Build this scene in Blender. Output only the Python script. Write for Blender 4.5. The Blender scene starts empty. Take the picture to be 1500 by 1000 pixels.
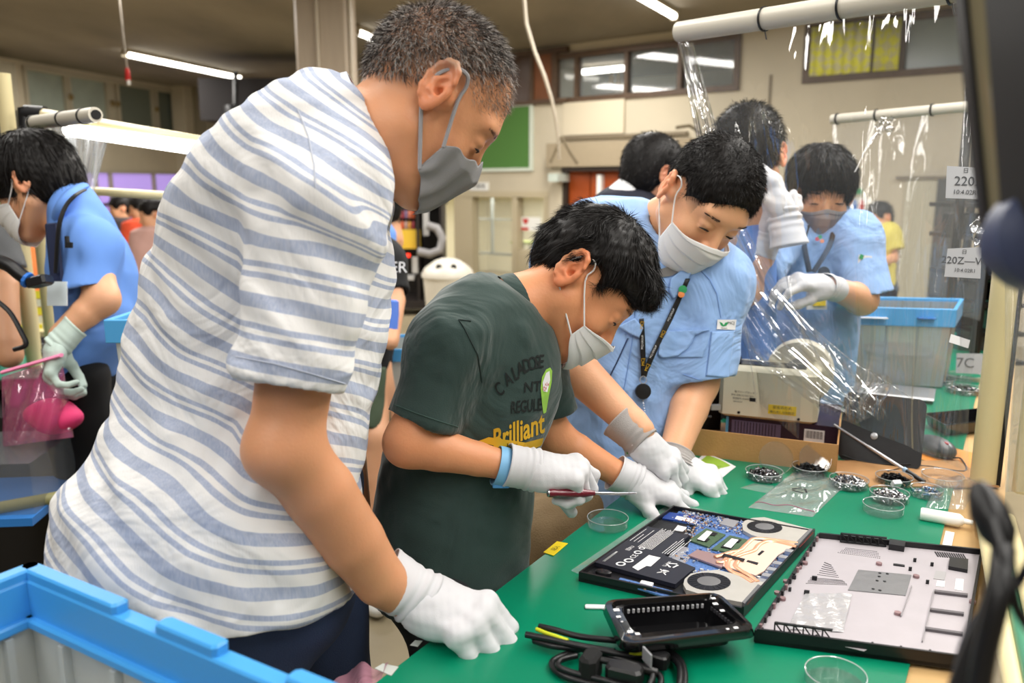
import bpy, bmesh, math, random
import numpy as np
from mathutils import Vector, Matrix, noise as mnoise
from mathutils.bvhtree import BVHTree
random.seed(7); np.random.seed(7)
SC = bpy.context.scene
COL = SC.collection
# ---------------------------------------------------------------- camera, world, light, exposure
FPX, PITCH, CAMZ, TZ = 1200.0, math.radians(10.7), 1.38, 0.78
cam_d = bpy.data.cameras.new('camera'); cam = bpy.data.objects.new('camera', cam_d); COL.objects.link(cam)
cam.location = (0, 0, CAMZ); cam.rotation_euler = (math.radians(90) - PITCH, 0, 0)
cam_d.sensor_width = 36.0; cam_d.lens = 36.0 * FPX / 1500.0; cam_d.clip_start = 0.02; cam_d.clip_end = 60
cam_d.dof.use_dof = True; cam_d.dof.focus_distance = 1.35; cam_d.dof.aperture_fstop = 3.8
SC.camera = cam
SC.view_settings.view_transform = 'Standard'; SC.view_settings.look = 'None'
SC.view_settings.gamma = 1.0; SC.view_settings.use_curve_mapping = False
SC.view_settings.exposure = 0.0
w = bpy.data.worlds.new('world'); SC.world = w; w.use_nodes = True
w.node_tree.nodes['Background'].inputs[0].default_value = (0.80, 0.86, 1.0, 1)
w.node_tree.nodes['Background'].inputs[1].default_value = 0.4
try:
    SC.cycles.use_denoising = True; SC.cycles.max_bounces = 10; SC.cycles.transparent_max_bounces = 24
    SC.cycles.sample_clamp_indirect = 6.0; SC.cycles.caustics_reflective = False; SC.cycles.caustics_refractive = False
except Exception: pass
def area(name, loc, sx, sy, power, color=(1, .965, .91), rot=(0, 0, 0)):
    l = bpy.data.lights.new(name, 'AREA'); l.shape = 'RECTANGLE'; l.size = sx; l.size_y = sy; l.energy = power; l.color = color
    o = bpy.data.objects.new(name, l); COL.objects.link(o); o.location = loc; o.rotation_euler = rot; return o
# rows of ceiling tubes above the benches (outside the frame)
for (x, y, p) in ((-1.5, .1, 38), (.9, .3, 38), (-.5, 2.4, 38), (1.8, 2.6, 42), (-2.6, 3.4, 62), (.6, 5.2, 110), (-2.6, 7.4, 130), (3.6, 4.2, 110), (-4.6, 9.5, 110), (.4, 8.0, 90), (2.2, -1.6, 34), (-1.2, -1.8, 34)):
    area('ceiling_tube_light', (x, y, 2.92), .35, 2.3, p, rot=(0, 0, math.radians(-16)))

area('bench_tube_and_fill', (1.05, 2.05, 2.5), .12, 1.2, 16, rot=(0, 0, math.radians(-30)))
area('bench_tube_and_fill', (1.15, .75, 2.15), .12, 1.2, 8, rot=(0, math.radians(38), math.radians(-15)))  # added fill lamp to brighten the man's face, no tube seen here
FWD = Vector((0, math.cos(PITCH), -math.sin(PITCH))); UPV = Vector((0, math.sin(PITCH), math.cos(PITCH))); RGT = Vector((1, 0, 0)); CAMP = Vector((0, 0, CAMZ))
def P(px, py, d): return CAMP + FWD * float(d) + RGT * float((px - 750) / FPX * d) + UPV * float((500 - py) / FPX * d)   # pixel + depth -> world point
def ray(px, py): return FWD + RGT * float((px - 750) / FPX) + UPV * float((500 - py) / FPX)
def T(px, py, z=TZ):                                                                                  # pixel -> point on the plane at height z
    r = ray(px, py); return CAMP + r * ((z - CAMZ) / r.z)
def D(r, u, f): return (RGT * r + UPV * u + FWD * f)                                                  # direction given as right, up, away
def lerp(a, b, t): return a + (b - a) * t

# ---------------------------------------------------------------- materials
def s2l(c):
    c = c / 255.0
    return c / 12.92 if c <= .04045 else ((c + .055) / 1.055) ** 2.4
def lin(c): return (s2l(c[0]), s2l(c[1]), s2l(c[2]), 1)
MATS = {}
def mat(name, col, rough=.5, metal=0, emit=0, var=0, vscale=20, bump=0, bscale=60, trans=0, alpha=1, ior=1.45, sss=0, sheen=0, coat=0, stretch=None, wrinkle=0, wscale=7):
    if name in MATS: return MATS[name]
    m = bpy.data.materials.new(name); m.use_nodes = True; nt = m.node_tree; b = nt.nodes['Principled BSDF']
    c = lin(col); b.inputs['Base Color'].default_value = c; b.inputs['Roughness'].default_value = rough; b.inputs['Metallic'].default_value = metal
    b.inputs['IOR'].default_value = ior
    if trans: b.inputs['Transmission Weight'].default_value = trans
    if alpha < 1: b.inputs['Alpha'].default_value = alpha
    if emit: b.inputs['Emission Color'].default_value = c; b.inputs['Emission Strength'].default_value = emit
    if sss: b.inputs['Subsurface Weight'].default_value = sss; b.inputs['Subsurface Radius'].default_value = (.012, .005, .003); b.inputs['Subsurface Scale'].default_value = 1
    if sheen: b.inputs['Sheen Weight'].default_value = sheen
    if coat: b.inputs['Coat Weight'].default_value = coat
    if var or bump or wrinkle:
        tc = nt.nodes.new('ShaderNodeTexCoord'); mp = nt.nodes.new('ShaderNodeMapping')
        nt.links.new(tc.outputs['Object'], mp.inputs[0])
        if stretch: mp.inputs['Scale'].default_value = stretch
    if var:
        n = nt.nodes.new('ShaderNodeTexNoise'); n.inputs['Scale'].default_value = vscale; n.inputs['Detail'].default_value = 5
        nt.links.new(mp.outputs[0], n.inputs['Vector'])
        mx = nt.nodes.new('ShaderNodeMix'); mx.data_type = 'RGBA'; mx.clamp_factor = True
        mx.inputs['A'].default_value = tuple(x * (1 - var) for x in c[:3]) + (1,); mx.inputs['B'].default_value = tuple(min(1, x * (1 + var)) for x in c[:3]) + (1,)
        rp = nt.nodes.new('ShaderNodeMapRange'); rp.inputs[1].default_value = .3; rp.inputs[2].default_value = .7
        nt.links.new(n.outputs[0], rp.inputs[0]); nt.links.new(rp.outputs[0], mx.inputs['Factor']); nt.links.new(mx.outputs['Result'], b.inputs['Base Color'])
    if bump:
        n2 = nt.nodes.new('ShaderNodeTexNoise'); n2.inputs['Scale'].default_value = bscale; n2.inputs['Detail'].default_value = 4
        nt.links.new(mp.outputs[0], n2.inputs['Vector'])
        bp = nt.nodes.new('ShaderNodeBump'); bp.inputs['Strength'].default_value = bump; bp.inputs['Distance'].default_value = .01
        nt.links.new(n2.outputs[0], bp.inputs['Height']); nt.links.new(bp.outputs[0], b.inputs['Normal'])
    if wrinkle:
        n3 = nt.nodes.new('ShaderNodeTexNoise'); n3.inputs['Scale'].default_value = wscale; n3.inputs['Detail'].default_value = 3; n3.inputs['Distortion'].default_value = 1.6; nt.links.new(mp.outputs[0], n3.inputs['Vector'])
        b3 = nt.nodes.new('ShaderNodeBump'); b3.inputs['Strength'].default_value = wrinkle; b3.inputs['Distance'].default_value = .035; nt.links.new(n3.outputs[0], b3.inputs['Height'])
        if b.inputs['Normal'].links: nt.links.new(b3.outputs[0], b.inputs['Normal'].links[0].from_node.inputs['Normal'])
        else: nt.links.new(b3.outputs[0], b.inputs['Normal'])
    MATS[name] = m; return m
def film(name, tint=(235, 240, 245), haze=.10, rough=.08, bump=.0, bscale=9, spec=1.0, stretch=None):
    """thin clear plastic sheet: mostly see-through, with a milky share and glossy wrinkles"""
    if name in MATS: return MATS[name]
    m = bpy.data.materials.new(name); m.use_nodes = True; nt = m.node_tree; nt.nodes.clear()
    out = nt.nodes.new('ShaderNodeOutputMaterial'); tr = nt.nodes.new('ShaderNodeBsdfTransparent'); gl = nt.nodes.new('ShaderNodeBsdfGlossy')
    df = nt.nodes.new('ShaderNodeBsdfDiffuse'); df.inputs[0].default_value = lin(tint); gl.inputs['Roughness'].default_value = rough
    tr.inputs[0].default_value = (.97, .975, .98, 1)
    fr = nt.nodes.new('ShaderNodeLayerWeight'); fr.inputs[0].default_value = .5
    m1 = nt.nodes.new('ShaderNodeMixShader'); m1.inputs[0].default_value = haze
    m2 = nt.nodes.new('ShaderNodeMixShader')
    pw = nt.nodes.new('ShaderNodeMath'); pw.operation = 'POWER'; pw.inputs[1].default_value = 3.5; nt.links.new(fr.outputs['Facing'], pw.inputs[0])
    mul = nt.nodes.new('ShaderNodeMath'); mul.operation = 'MULTIPLY_ADD'; mul.inputs[1].default_value = .55 * spec; mul.inputs[2].default_value = .045 * spec; mul.use_clamp = True
    nt.links.new(pw.outputs[0], mul.inputs[0])
    nt.links.new(tr.outputs[0], m1.inputs[1]); nt.links.new(df.outputs[0], m1.inputs[2])
    nt.links.new(mul.outputs[0], m2.inputs[0]); nt.links.new(m1.outputs[0], m2.inputs[1]); nt.links.new(gl.outputs[0], m2.inputs[2])
    nt.links.new(m2.outputs[0], out.inputs[0])
    if bump:
        tc = nt.nodes.new('ShaderNodeTexCoord'); n = nt.nodes.new('ShaderNodeTexNoise'); n.inputs['Scale'].default_value = bscale; n.inputs['Detail'].default_value = 3; n.inputs['Distortion'].default_value = 1.2
        mpp = nt.nodes.new('ShaderNodeMapping'); mpp.inputs['Scale'].default_value = stretch or (1, 1, 1); nt.links.new(tc.outputs['Object'], mpp.inputs[0]); nt.links.new(mpp.outputs[0], n.inputs['Vector']); bp = nt.nodes.new('ShaderNodeBump'); bp.inputs['Strength'].default_value = bump; bp.inputs['Distance'].default_value = .02
        nt.links.new(n.outputs[0], bp.inputs['Height'])
        for s in (gl, fr): nt.links.new(bp.outputs[0], s.inputs['Normal'])
    MATS[name] = m; return m

# ---------------------------------------------------------------- mesh builder
class MB:
    def __init__(s): s.v = []; s.f = []; s.m = []
    def add(s, vs, fs, mi=0):
        b = len(s.v); s.v += [tuple(v) for v in vs]; s.f += [tuple(i + b for i in f) for f in fs]; s.m += [mi] * len(fs); return s
    def box(s, c, sz, R=None, mi=0, bev=0):
        """box at centre c, full sizes sz, optional axes R (3 vectors); bev chamfers the vertical and top edges"""
        c = Vector(c); hx, hy, hz = [q / 2 for q in sz]
        if R is None: R = (Vector((1, 0, 0)), Vector((0, 1, 0)), Vector((0, 0, 1)))
        b = min(bev, hx * .9, hy * .9, hz * .9)
        if b <= 0:
            vs = [c + R[0] * (x * hx) + R[1] * (y * hy) + R[2] * (z * hz) for z in (-1, 1) for y in (-1, 1) for x in (-1, 1)]
            fs = [(0, 2, 3, 1), (4, 5, 7, 6), (0, 1, 5, 4), (2, 6, 7, 3), (0, 4, 6, 2), (1, 3, 7, 5)]
            return s.add(vs, fs, mi)
        def ring(o, z): return [c + R[0] * x + R[1] * y + R[2] * z for x, y in ((hx - b - o, hy - o), (hx - o, hy - b - o), (hx - o, -hy + b + o), (hx - b - o, -hy + o), (-hx + b + o, -hy + o), (-hx + o, -hy + b + o), (-hx + o, hy - b - o), (-hx + b + o, hy - o))]
        rs = [ring(b * .6, -hz), ring(0, -hz + b * .6), ring(0, hz - b * .6), ring(b * .6, hz)]
        vs = sum(rs, []); fs = []
        for k in range(3):
            for i in range(8): j = (i + 1) % 8; fs.append((k * 8 + i, k * 8 + 8 + i, k * 8 + 8 + j, k * 8 + j))
        fs.append(tuple(range(8))); fs.append(tuple(range(31, 23, -1)))
        return s.add(vs, fs, mi)
    def bx(s, lo, hi, mi=0, bev=0):
        return s.box([(a + b) / 2 for a, b in zip(lo, hi)], [abs(b - a) for a, b in zip(lo, hi)], mi=mi, bev=bev)
    def tube(s, pts, r, n=10, mi=0, caps=True, flat=1.0, up=None):
        pts = [Vector(p) for p in pts]; N = len(pts); rs = r if hasattr(r, '__len__') else [r] * N
        prev = None; vs = []
        for i, p in enumerate(pts):
            t = (pts[min(i + 1, N - 1)] - pts[max(i - 1, 0)]).normalized()
            if prev is None:
                a = Vector(up) if up is not None else (Vector((0, 0, 1)) if abs(t.z) < .9 else Vector((1, 0, 0)))
            else: a = prev
            nn = (a - t * a.dot(t)); nn = nn.normalized() if nn.length > 1e-6 else t.orthogonal().normalized(); prev = nn; bb = t.cross(nn)
            for k in range(n):
                q = 2 * math.pi * k / n; vs.append(p + (bb * math.cos(q) + nn * (math.sin(q) * flat)) * rs[i])
        fs = [(i * n + k, i * n + (k + 1) % n, (i + 1) * n + (k + 1) % n, (i + 1) * n + k) for i in range(N - 1) for k in range(n)]
        if caps: fs.append(tuple(range(n - 1, -1, -1))); fs.append(tuple((N - 1) * n + k for k in range(n)))
        return s.add(vs, fs, mi)
    def lathe(s, c, prof, n=24, R=None, mi=0, closed=False):
        """prof: list of (radius, height)"""
        c = Vector(c)
        if R is None: R = (Vector((1, 0, 0)), Vector((0, 1, 0)), Vector((0, 0, 1)))
        vs = []; N = len(prof)
        for (r, h) in prof:
            for k in range(n): q = 2 * math.pi * k / n; vs.append(c + R[0] * (r * math.cos(q)) + R[1] * (r * math.sin(q)) + R[2] * h)
        fs = [(i * n + k, i * n + (k + 1) % n, (i + 1) * n + (k + 1) % n, (i + 1) * n + k) for i in range(N - 1) for k in range(n)]
        if closed: fs += [((N - 1) * n + k, (N - 1) * n + (k + 1) % n, (k + 1) % n, k) for k in range(n)]
        else:
            if prof[0][0] > 1e-6: fs.append(tuple(range(n - 1, -1, -1)))
            if prof[-1][0] > 1e-6: fs.append(tuple((N - 1) * n + k for k in range(n)))
        return s.add(vs, fs, mi)
    def prism(s, pts, up, mi=0):
        """planar polygon (world points, anticlockwise about up) extruded by the vector up"""
        pts = [Vector(p) for p in pts]; n = len(pts); up = Vector(up)
        vs = pts + [p + up for p in pts]; fs = [tuple(range(n - 1, -1, -1)), tuple(range(n, 2 * n))] + [(i, (i + 1) % n, n + (i + 1) % n, n + i) for i in range(n)]
        return s.add(vs, fs, mi)
    def grid(s, F, nu, nv, mi=0):
        vs = [F(i / nu, j / nv) for j in range(nv + 1) for i in range(nu + 1)]
        fs = [(j * (nu + 1) + i, j * (nu + 1) + i + 1, (j + 1) * (nu + 1) + i + 1, (j + 1) * (nu + 1) + i) for j in range(nv) for i in range(nu)]
        return s.add(vs, fs, mi)
    def mesh(s, name, ms, smooth=False):
        me = bpy.data.meshes.new(name); me.from_pydata(s.v, [], s.f)
        for m in (ms if isinstance(ms, (list, tuple)) else [ms]): me.materials.append(m)
        me.polygons.foreach_set('material_index', s.m)
        if smooth:
            me.polygons.foreach_set('use_smooth', [True] * len(s.f))
            try: me.set_sharp_from_angle(angle=math.radians(smooth if smooth > 1 else 50))
            except Exception: pass
        me.update(); return me
def put(name, me, parent=None, local=False):
    o = bpy.data.objects.new(name, me); COL.objects.link(o)
    if parent is not None:
        o.parent = parent
        if not local:
            M = Matrix.Identity(4); q = parent
            chain = []
            while q is not None: chain.append(q); q = q.parent
            for q in reversed(chain): M = M @ (q.matrix_parent_inverse if q.parent else Matrix.Identity(4)) @ q.matrix_basis
            o.matrix_parent_inverse = M.inverted()
    return o
def obj(name, mb, ms, parent=None, smooth=False, local=False, thick=0, sub=0, off=-1):
    o = put(name, mb.mesh(name, ms, smooth), parent, local)
    if thick: md = o.modifiers.new('solid', 'SOLIDIFY'); md.thickness = thick; md.offset = off
    if sub: md = o.modifiers.new('sub', 'SUBSURF'); md.levels = sub; md.render_levels = sub
    return o
def tag(o, label, cat, group=None, kind=None):
    o['label'] = label; o['category'] = cat
    if group: o['group'] = group
    if kind: o['kind'] = kind
    return o
def thing(name, label, cat, loc=(0, 0, 0), rz=0, group=None, M=None):
    o = bpy.data.objects.new(name, None); COL.objects.link(o); o.empty_display_size = .05
    if M is not None: o.matrix_basis = M
    else: o.location = loc; o.rotation_euler = (0, 0, rz)
    tag(o, label, cat, group); return o
def struct(name, mb, ms, parent=None, smooth=False, local=False):
    o = obj(name, mb, ms, parent, smooth, local)
    if parent is None: o['kind'] = 'structure'
    return o
def kids(o): return [c for c in COL.objects if c.parent == o]
def dup(root, loc, rz=0, label=None, group=None):
    r = root.copy(); COL.objects.link(r); r.location = loc; r.rotation_euler = (0, 0, rz)
    if label: r['label'] = label
    if group: r['group'] = group
    for c in kids(root):
        d = c.copy(); COL.objects.link(d); d.parent = r
        for g in kids(c): e = g.copy(); COL.objects.link(e); e.parent = d
    return r
def frame(x, y):
    """orthonormal axes from an x direction and an approximate y direction"""
    x = Vector(x).normalized(); y = Vector(y); y = (y - x * y.dot(x)).normalized(); return (x, y, x.cross(y))
def Mx(c, R):
    M = Matrix.Identity(4)
    for i in range(3):
        for j in range(3): M[j][i] = R[i][j]
        M[i][3] = c[i]
    return M
def text_mesh(body, size, bold=False, shear=0, align='CENTER', ext=0, offset=0, space=1.0):
    c = bpy.data.curves.new('t', 'FONT'); c.body = body; c.size = size; c.align_x = align; c.align_y = 'CENTER'; c.shear = shear; c.resolution_u = 3; c.extrude = ext; c.offset = offset; c.space_character = space
    o = bpy.data.objects.new('t', c); COL.objects.link(o); dg = bpy.context.evaluated_depsgraph_get(); me = bpy.data.meshes.new_from_object(o.evaluated_get(dg))
    vs = [Vector(v.co) for v in me.vertices]; fs = [tuple(p.vertices) for p in me.polygons]
    bpy.data.objects.remove(o); bpy.data.curves.remove(c); bpy.data.meshes.remove(me); return vs, fs
def letters(name, body, size, c, R, m, parent, off=.0008, **kw):
    vs, fs = text_mesh(body, size, **kw); mb = MB(); mb.add([Vector(c) + R[0] * v.x + R[1] * v.y + R[2] * (v.z + off) for v in vs], fs)
    return obj(name, mb, m, parent)
def drape(vs, fs, F, maxlen=.006):
    """subdivide a flat lettering mesh, then map every point with F"""
    bm = bmesh.new(); bv = [bm.verts.new(v) for v in vs]
    for f in fs:
        try: bm.faces.new([bv[i] for i in f])
        except Exception: pass
    bmesh.ops.triangulate(bm, faces=bm.faces[:])
    for _ in range(5):
        ed = [e for e in bm.edges if e.calc_length() > maxlen]
        if not ed: break
        bmesh.ops.subdivide_edges(bm, edges=ed, cuts=1); bmesh.ops.triangulate(bm, faces=[f for f in bm.faces if len(f.verts) > 3])
    bm.verts.ensure_lookup_table(); mb = MB(); mb.add([F(v.co) for v in bm.verts], [tuple(v.index for v in f.verts) for f in bm.faces]) if not bm.verts.index_update() else None
    bm.free(); return mb
# ================================================================ the room
M_ceil = mat('ceiling_board', (132, 125, 112), .9, var=.25, vscale=1.2, stretch=(1, .35, 1))
M_wall = mat('wall_paint', (196, 186, 164), .8, var=.06, vscale=2)
M_wall_low = mat('wall_dado', (150, 138, 120), .8, var=.06, vscale=2)
M_floor = mat('floor_vinyl', (150, 138, 112), .35, var=.12, vscale=3)
M_brown = mat('brown_frame', (82, 62, 44), .5, var=.15, vscale=8)
M_glass = film('window_glass', (210, 220, 220), .10, .05)
M_frost = mat('frosted_pane', (150, 160, 150), .35, var=.12, vscale=3)
M_cream = mat('cream_pipe', (226, 212, 164), .35)
M_white = mat('white_plastic', (238, 238, 234), .4)
M_black = mat('black_plastic', (20, 20, 22), .4)
M_tubelight = mat('lit_tube', (255, 250, 240), .5, emit=9)
M_trimb = mat('wall_trim', (120, 108, 88), .6)
CE = 3.0
def ext(o): return o
WO = P(780, 273, 10.1); WO.z = 0; _w2 = P(1000, 273, 8.9); _w2.z = 0
WU = (_w2 - WO).normalized(); WN = Vector((WU.y, -WU.x, 0))           # WN points into the room
if WN.dot(-WO) < 0: WN = -WN
LO = P(0, 273, 10.5); LO.z = 0; _l2 = P(280, 273, 14.1); _l2.z = 0
LU = (_l2 - LO).normalized(); LN = Vector((LU.y, -LU.x, 0))
if LN.dot(-LO) < 0: LN = -LN
Z3 = Vector((0, 0, 1))
def onwall(px, py, O, U, N, off=0):
    r = ray(px, py); t = ((O + N * off - CAMP).dot(N)) / r.dot(N); q = CAMP + r * t - O
    return q.dot(U), q.z
def wbox(mb, a, O=WO, U=WU, N=WN, d0=0.0, d1=.05, mi=0, bev=0):
    """a = (px0, py0, px1, py1) outline on the wall; thickness from d0 to d1 in front of it"""
    x0, y0, x1, y1 = a; ym = (y0 + y1) / 2; xm = (x0 + x1) / 2
    s0 = onwall(x0, ym, O, U, N, d1)[0]; s1 = onwall(x1, ym, O, U, N, d1)[0]; z1 = onwall(xm, y0, O, U, N, d1)[1]; z0 = onwall(xm, y1, O, U, N, d1)[1]
    sbox(mb, s0, s1, z0, z1, O, U, N, d0, d1, mi, bev); return s0, s1, z0, z1
def sbox(mb, s0, s1, z0, z1, O=WO, U=WU, N=WN, d0=0, d1=.05, mi=0, bev=0):
    mb.box(O + U * ((s0 + s1) / 2) + N * ((d0 + d1) / 2) + Z3 * ((z0 + z1) / 2), (abs(s1 - s0), abs(d1 - d0), abs(z1 - z0)), (U, N, Z3), mi, bev)
def frame_on(mb, s0, s1, z0, z1, t, O=WO, U=WU, N=WN, d0=0, d1=.06, mi=0):
    sbox(mb, s0, s1, z1 - t, z1, O, U, N, d0, d1, mi); sbox(mb, s0, s1, z0, z0 + t, O, U, N, d0, d1, mi)
    sbox(mb, s0, s0 + t, z0 + t, z1 - t, O, U, N, d0, d1, mi); sbox(mb, s1 - t, s1, z0 + t, z1 - t, O, U, N, d0, d1, mi)
corner_t = 0
# corner where the two walls meet
_A = np.array([[WU.x, -LU.x], [WU.y, -LU.y]]); _b = np.array([LO.x - WO.x, LO.y - WO.y]); _s, _t = np.linalg.solve(_A, _b)
S_END = 11.5; T_BEG = -16.0
# openings of the back wall: band of high windows, low window room, door
hw = onwall(800, 80, WO, WU, WN); 
sA = onwall(812, 105, WO, WU, WN)[0]; sB = onwall(1076, 95, WO, WU, WN)[0]; zt = onwall(900, 74, WO, WU, WN)[1]; zb = onwall(950, 134, WO, WU, WN)[1]
sC = onwall(1186, 80, WO, WU, WN)[0]; sD = onwall(1420, 70, WO, WU, WN)[0]; zc1 = onwall(1300, 26, WO, WU, WN)[1]; zc0 = onwall(1250, 108, WO, WU, WN)[1]
s0 = onwall(560, 350, WO, WU, WN)[0]; s1 = onwall(803, 350, WO, WU, WN)[0]; zl = onwall(700, 287, WO, WU, WN)[1]
mb = MB()
sbox(mb, _s, S_END, min(zt, CE), CE, d0=-.15, d1=0)
sbox(mb, _s, sA, zb, zt, d0=-.15, d1=0); sbox(mb, sB, sC, zb, zt, d0=-.15, d1=0); sbox(mb, sD, S_END, zb, zt, d0=-.15, d1=0)
sbox(mb, sC, sD, zb, zc0, d0=-.15, d1=0)
sbox(mb, _s, S_END, zl, zb, d0=-.15, d1=0)
sbox(mb, _s, s0, 0, zl, d0=-.15, d1=0); sbox(mb, s1, S_END, 0, zl, d0=-.15, d1=0)
struct('wall_back', mb, M_wall)
mb = MB(); zdado = onwall(1330, 345, WO, WU, WN)[1]
sbox(mb, onwall(1180, 400, WO, WU, WN)[0], onwall(1340, 400, WO, WU, WN)[0], 0, zdado, d0=0, d1=.012)
struct('trim_1', mb, M_wall_low)
mb = MB(); L0 = T_BEG
sl0 = onwall(40, 130, LO, LU, LN)[0]; sl1 = onwall(279, 165, LO, LU, LN)[0]; zlt = onwall(160, 119, LO, LU, LN)[1]; zlb = onwall(100, 186, LO, LU, LN)[1]
zp0 = onwall(200, 252, LO, LU, LN)[1]; zp1 = onwall(200, 330, LO, LU, LN)[1]; 
for (a, b, c, d) in ((L0, _t, zlt, CE), (L0, sl0, zlb, zlt), (sl1, _t, zlb, zlt), (L0, _t, zp0, zlb), (L0, _t, 0, zp1), (L0, sl0, zp1, zp0)): sbox(mb, a, b, c, d, LO, LU, LN, -.15, 0)
struct('wall_left', mb, M_wall)
# floor and ceiling
c0 = WO + WU * _s; c1 = WO + WU * S_END; c2 = Vector((c1.x, -5, 0)); c3 = LO + LU * T_BEG; c3b = Vector((c3.x, -5, 0))
mb = MB(); mb.prism([c3, c3b, c2, c1 + Vector((1, 2, 0)), Vector((0, 18, 0)), Vector((-10, 18, 0))], (0, 0, -.1)); struct('floor', mb, M_floor)
mb = MB(); mb.prism([v + Vector((0, 0, CE)) for v in (c3, c3b, c2, c1 + Vector((1, 2, 0)), Vector((0, 18, 0)), Vector((-10, 18, 0)))], (0, 0, .1)); struct('ceiling', mb, M_ceil)
mb = MB(); mb.bx((c3.x - .2, -5.15, 0), (c2.x + .2, -5, CE)); struct('wall_front', mb, M_wall)
mb = MB(); mb.bx((c2.x, -5, 0), (c2.x + .15, c1.y, CE)); struct('wall_right', mb, M_wall)
# ---- high window band (an adjoining lit room lies behind it)
def windowband(name, edges, py0, py1, panes, O, U, N, zt, zb, fm, ft=.06):
    ss = [onwall(x, (py0 + py1) / 2, O, U, N)[0] for x in edges]
    w_ = struct(name, MB(), fm); mb = MB(); frame_on(mb, ss[0] - ft, ss[-1] + ft, zb - ft, zt + ft * .5, ft, O, U, N, -.08, .03)
    for s in ss[1:-1]: sbox(mb, s - ft * .4, s + ft * .4, zb, zt, O, U, N, -.08, .02)
    obj('window_frame', mb, fm, w_)
    for i, pm in enumerate(panes):
        mb = MB(); sbox(mb, ss[i] + ft * .4, ss[i + 1] - ft * .4, zb, zt - ft * .5, O, U, N, -.05, -.04); obj('pane', mb, pm, w_)
    return w_
M_wood = mat('orange_wood_panel', (120, 70, 36), .5, var=.15, vscale=6)
M_dkgl = mat('dark_window_panel', (74, 52, 38), .25)
windowband('window_1', [815, 845, 918, 996, 1076], 70, 138, [M_glass] * 4, WO, WU, WN, zt, zb, M_brown)
mb = MB(); wbox(mb, (750, 82, 777, 152), d1=.03); obj_ = struct('trim_2', mb, M_dkgl)
mb = MB(); wbox(mb, (780, 76, 810, 148), d1=.03); struct('trim_3', mb, M_wood)
mb = MB(); wbox(mb, (745, 146, 830, 152), d1=.06); wbox(mb, (745, 72, 830, 80), d1=.06); wbox(mb, (775, 76, 781, 148), d1=.05); wbox(mb, (808, 74, 815, 146), d1=.05); struct('trim_4', mb, M_brown)
M_check = mat('yellow_check_curtain', (214, 208, 60), .8)
nt = M_check.node_tree; b_ = nt.nodes['Principled BSDF']; ck = nt.nodes.new('ShaderNodeTexChecker'); ck.inputs['Scale'].default_value = 14; ck.inputs[1].default_value = lin((232, 232, 70)); ck.inputs[2].default_value = lin((214, 212, 160))
tc = nt.nodes.new('ShaderNodeTexCoord'); mp_ = nt.nodes.new('ShaderNodeMapping'); mp_.inputs['Rotation'].default_value = (0.0, 0.8, 0.64); nt.links.new(tc.outputs['Object'], mp_.inputs[0]); nt.links.new(mp_.outputs[0], ck.inputs[0]); nt.links.new(ck.outputs[0], b_.inputs['Base Color'])
M_greygl = mat('grey_pane', (130, 140, 138), .2)
windowband('window_2', [1188, 1281, 1322, 1420], 40, 100, [M_glass, M_glass, M_greygl], WO, WU, WN, zt, zc0, M_brown)
for (xa, xb) in ((1190, 1279), (1283, 1320)):
    mb = MB(); sa = onwall(xa, 70, WO, WU, WN)[0]; sb = onwall(xb, 70, WO, WU, WN)[0]
    mb.grid(lambda u, v: WO + WU * lerp(sa, sb, u) + WN * (.045 + .012 * math.sin(u * 40)) + Z3 * lerp(zc0, zt, v), 40, 2); tag(obj('curtain', mb, M_check, smooth=True, thick=.003), 'yellow checked curtain behind the high window at the right, ' + ('wider one nearer the corner pillar' if xa < 1200 else 'narrow one beside the grey pane'), 'curtain')
# adjoining room behind the window band
M_offw = mat('office_wall', (214, 210, 190), .8)
mb = MB(); sbox(mb, sA - 1, sB + 4, zb - 1.0, CE + .1, d0=-3.2, d1=-3.1); sbox(mb, sA - 1, sB + 4, CE + .35, CE + .45, d0=-3.2, d1=-.15); sbox(mb, sA - 1.1, sA - 1, zb - 1, CE + .4, d0=-3.2, d1=-.15)
sbox(mb, sA - 1, sB + 4, zb - 1.1, zb - 1.0, d0=-3.2, d1=-.15)
struct('wall_office', mb, M_offw)
q = WO + WU * (sA + 1.5) - WN * 1.5; area('office_light', (q.x, q.y, CE + .3), 2, 1, 150)
for (xa, ya, xb, yb, lab) in ((848, 106, 922, 99, 'nearer the brown panels'), (922, 70, 996, 62, 'in the upper right pane')):
    p0 = P(xa, ya, 11.2 if xa < 900 else 10.6); p1 = P(xb, yb, 10.8 if xa < 900 else 10.2); mb = MB(); mb.tube([p0, p1], .035, 8); tag(obj('tube_lamp', mb, M_tubelight), 'lit tube lamp seen inside the high office windows, ' + lab, 'lamp')
for i, px in enumerate((895, 906)):
    mb = MB(); mb.lathe(P(px, 128, 10.25), [(.04, 0), (.04, .13), (.015, .17), (.015, .19)], 10); tag(obj('bottle', mb, mat('amber_glass', (190, 150, 90), .2), smooth=True), ('first' if i == 0 else 'second') + ' amber bottle standing on the sill of the high office window', 'bottle')
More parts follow.
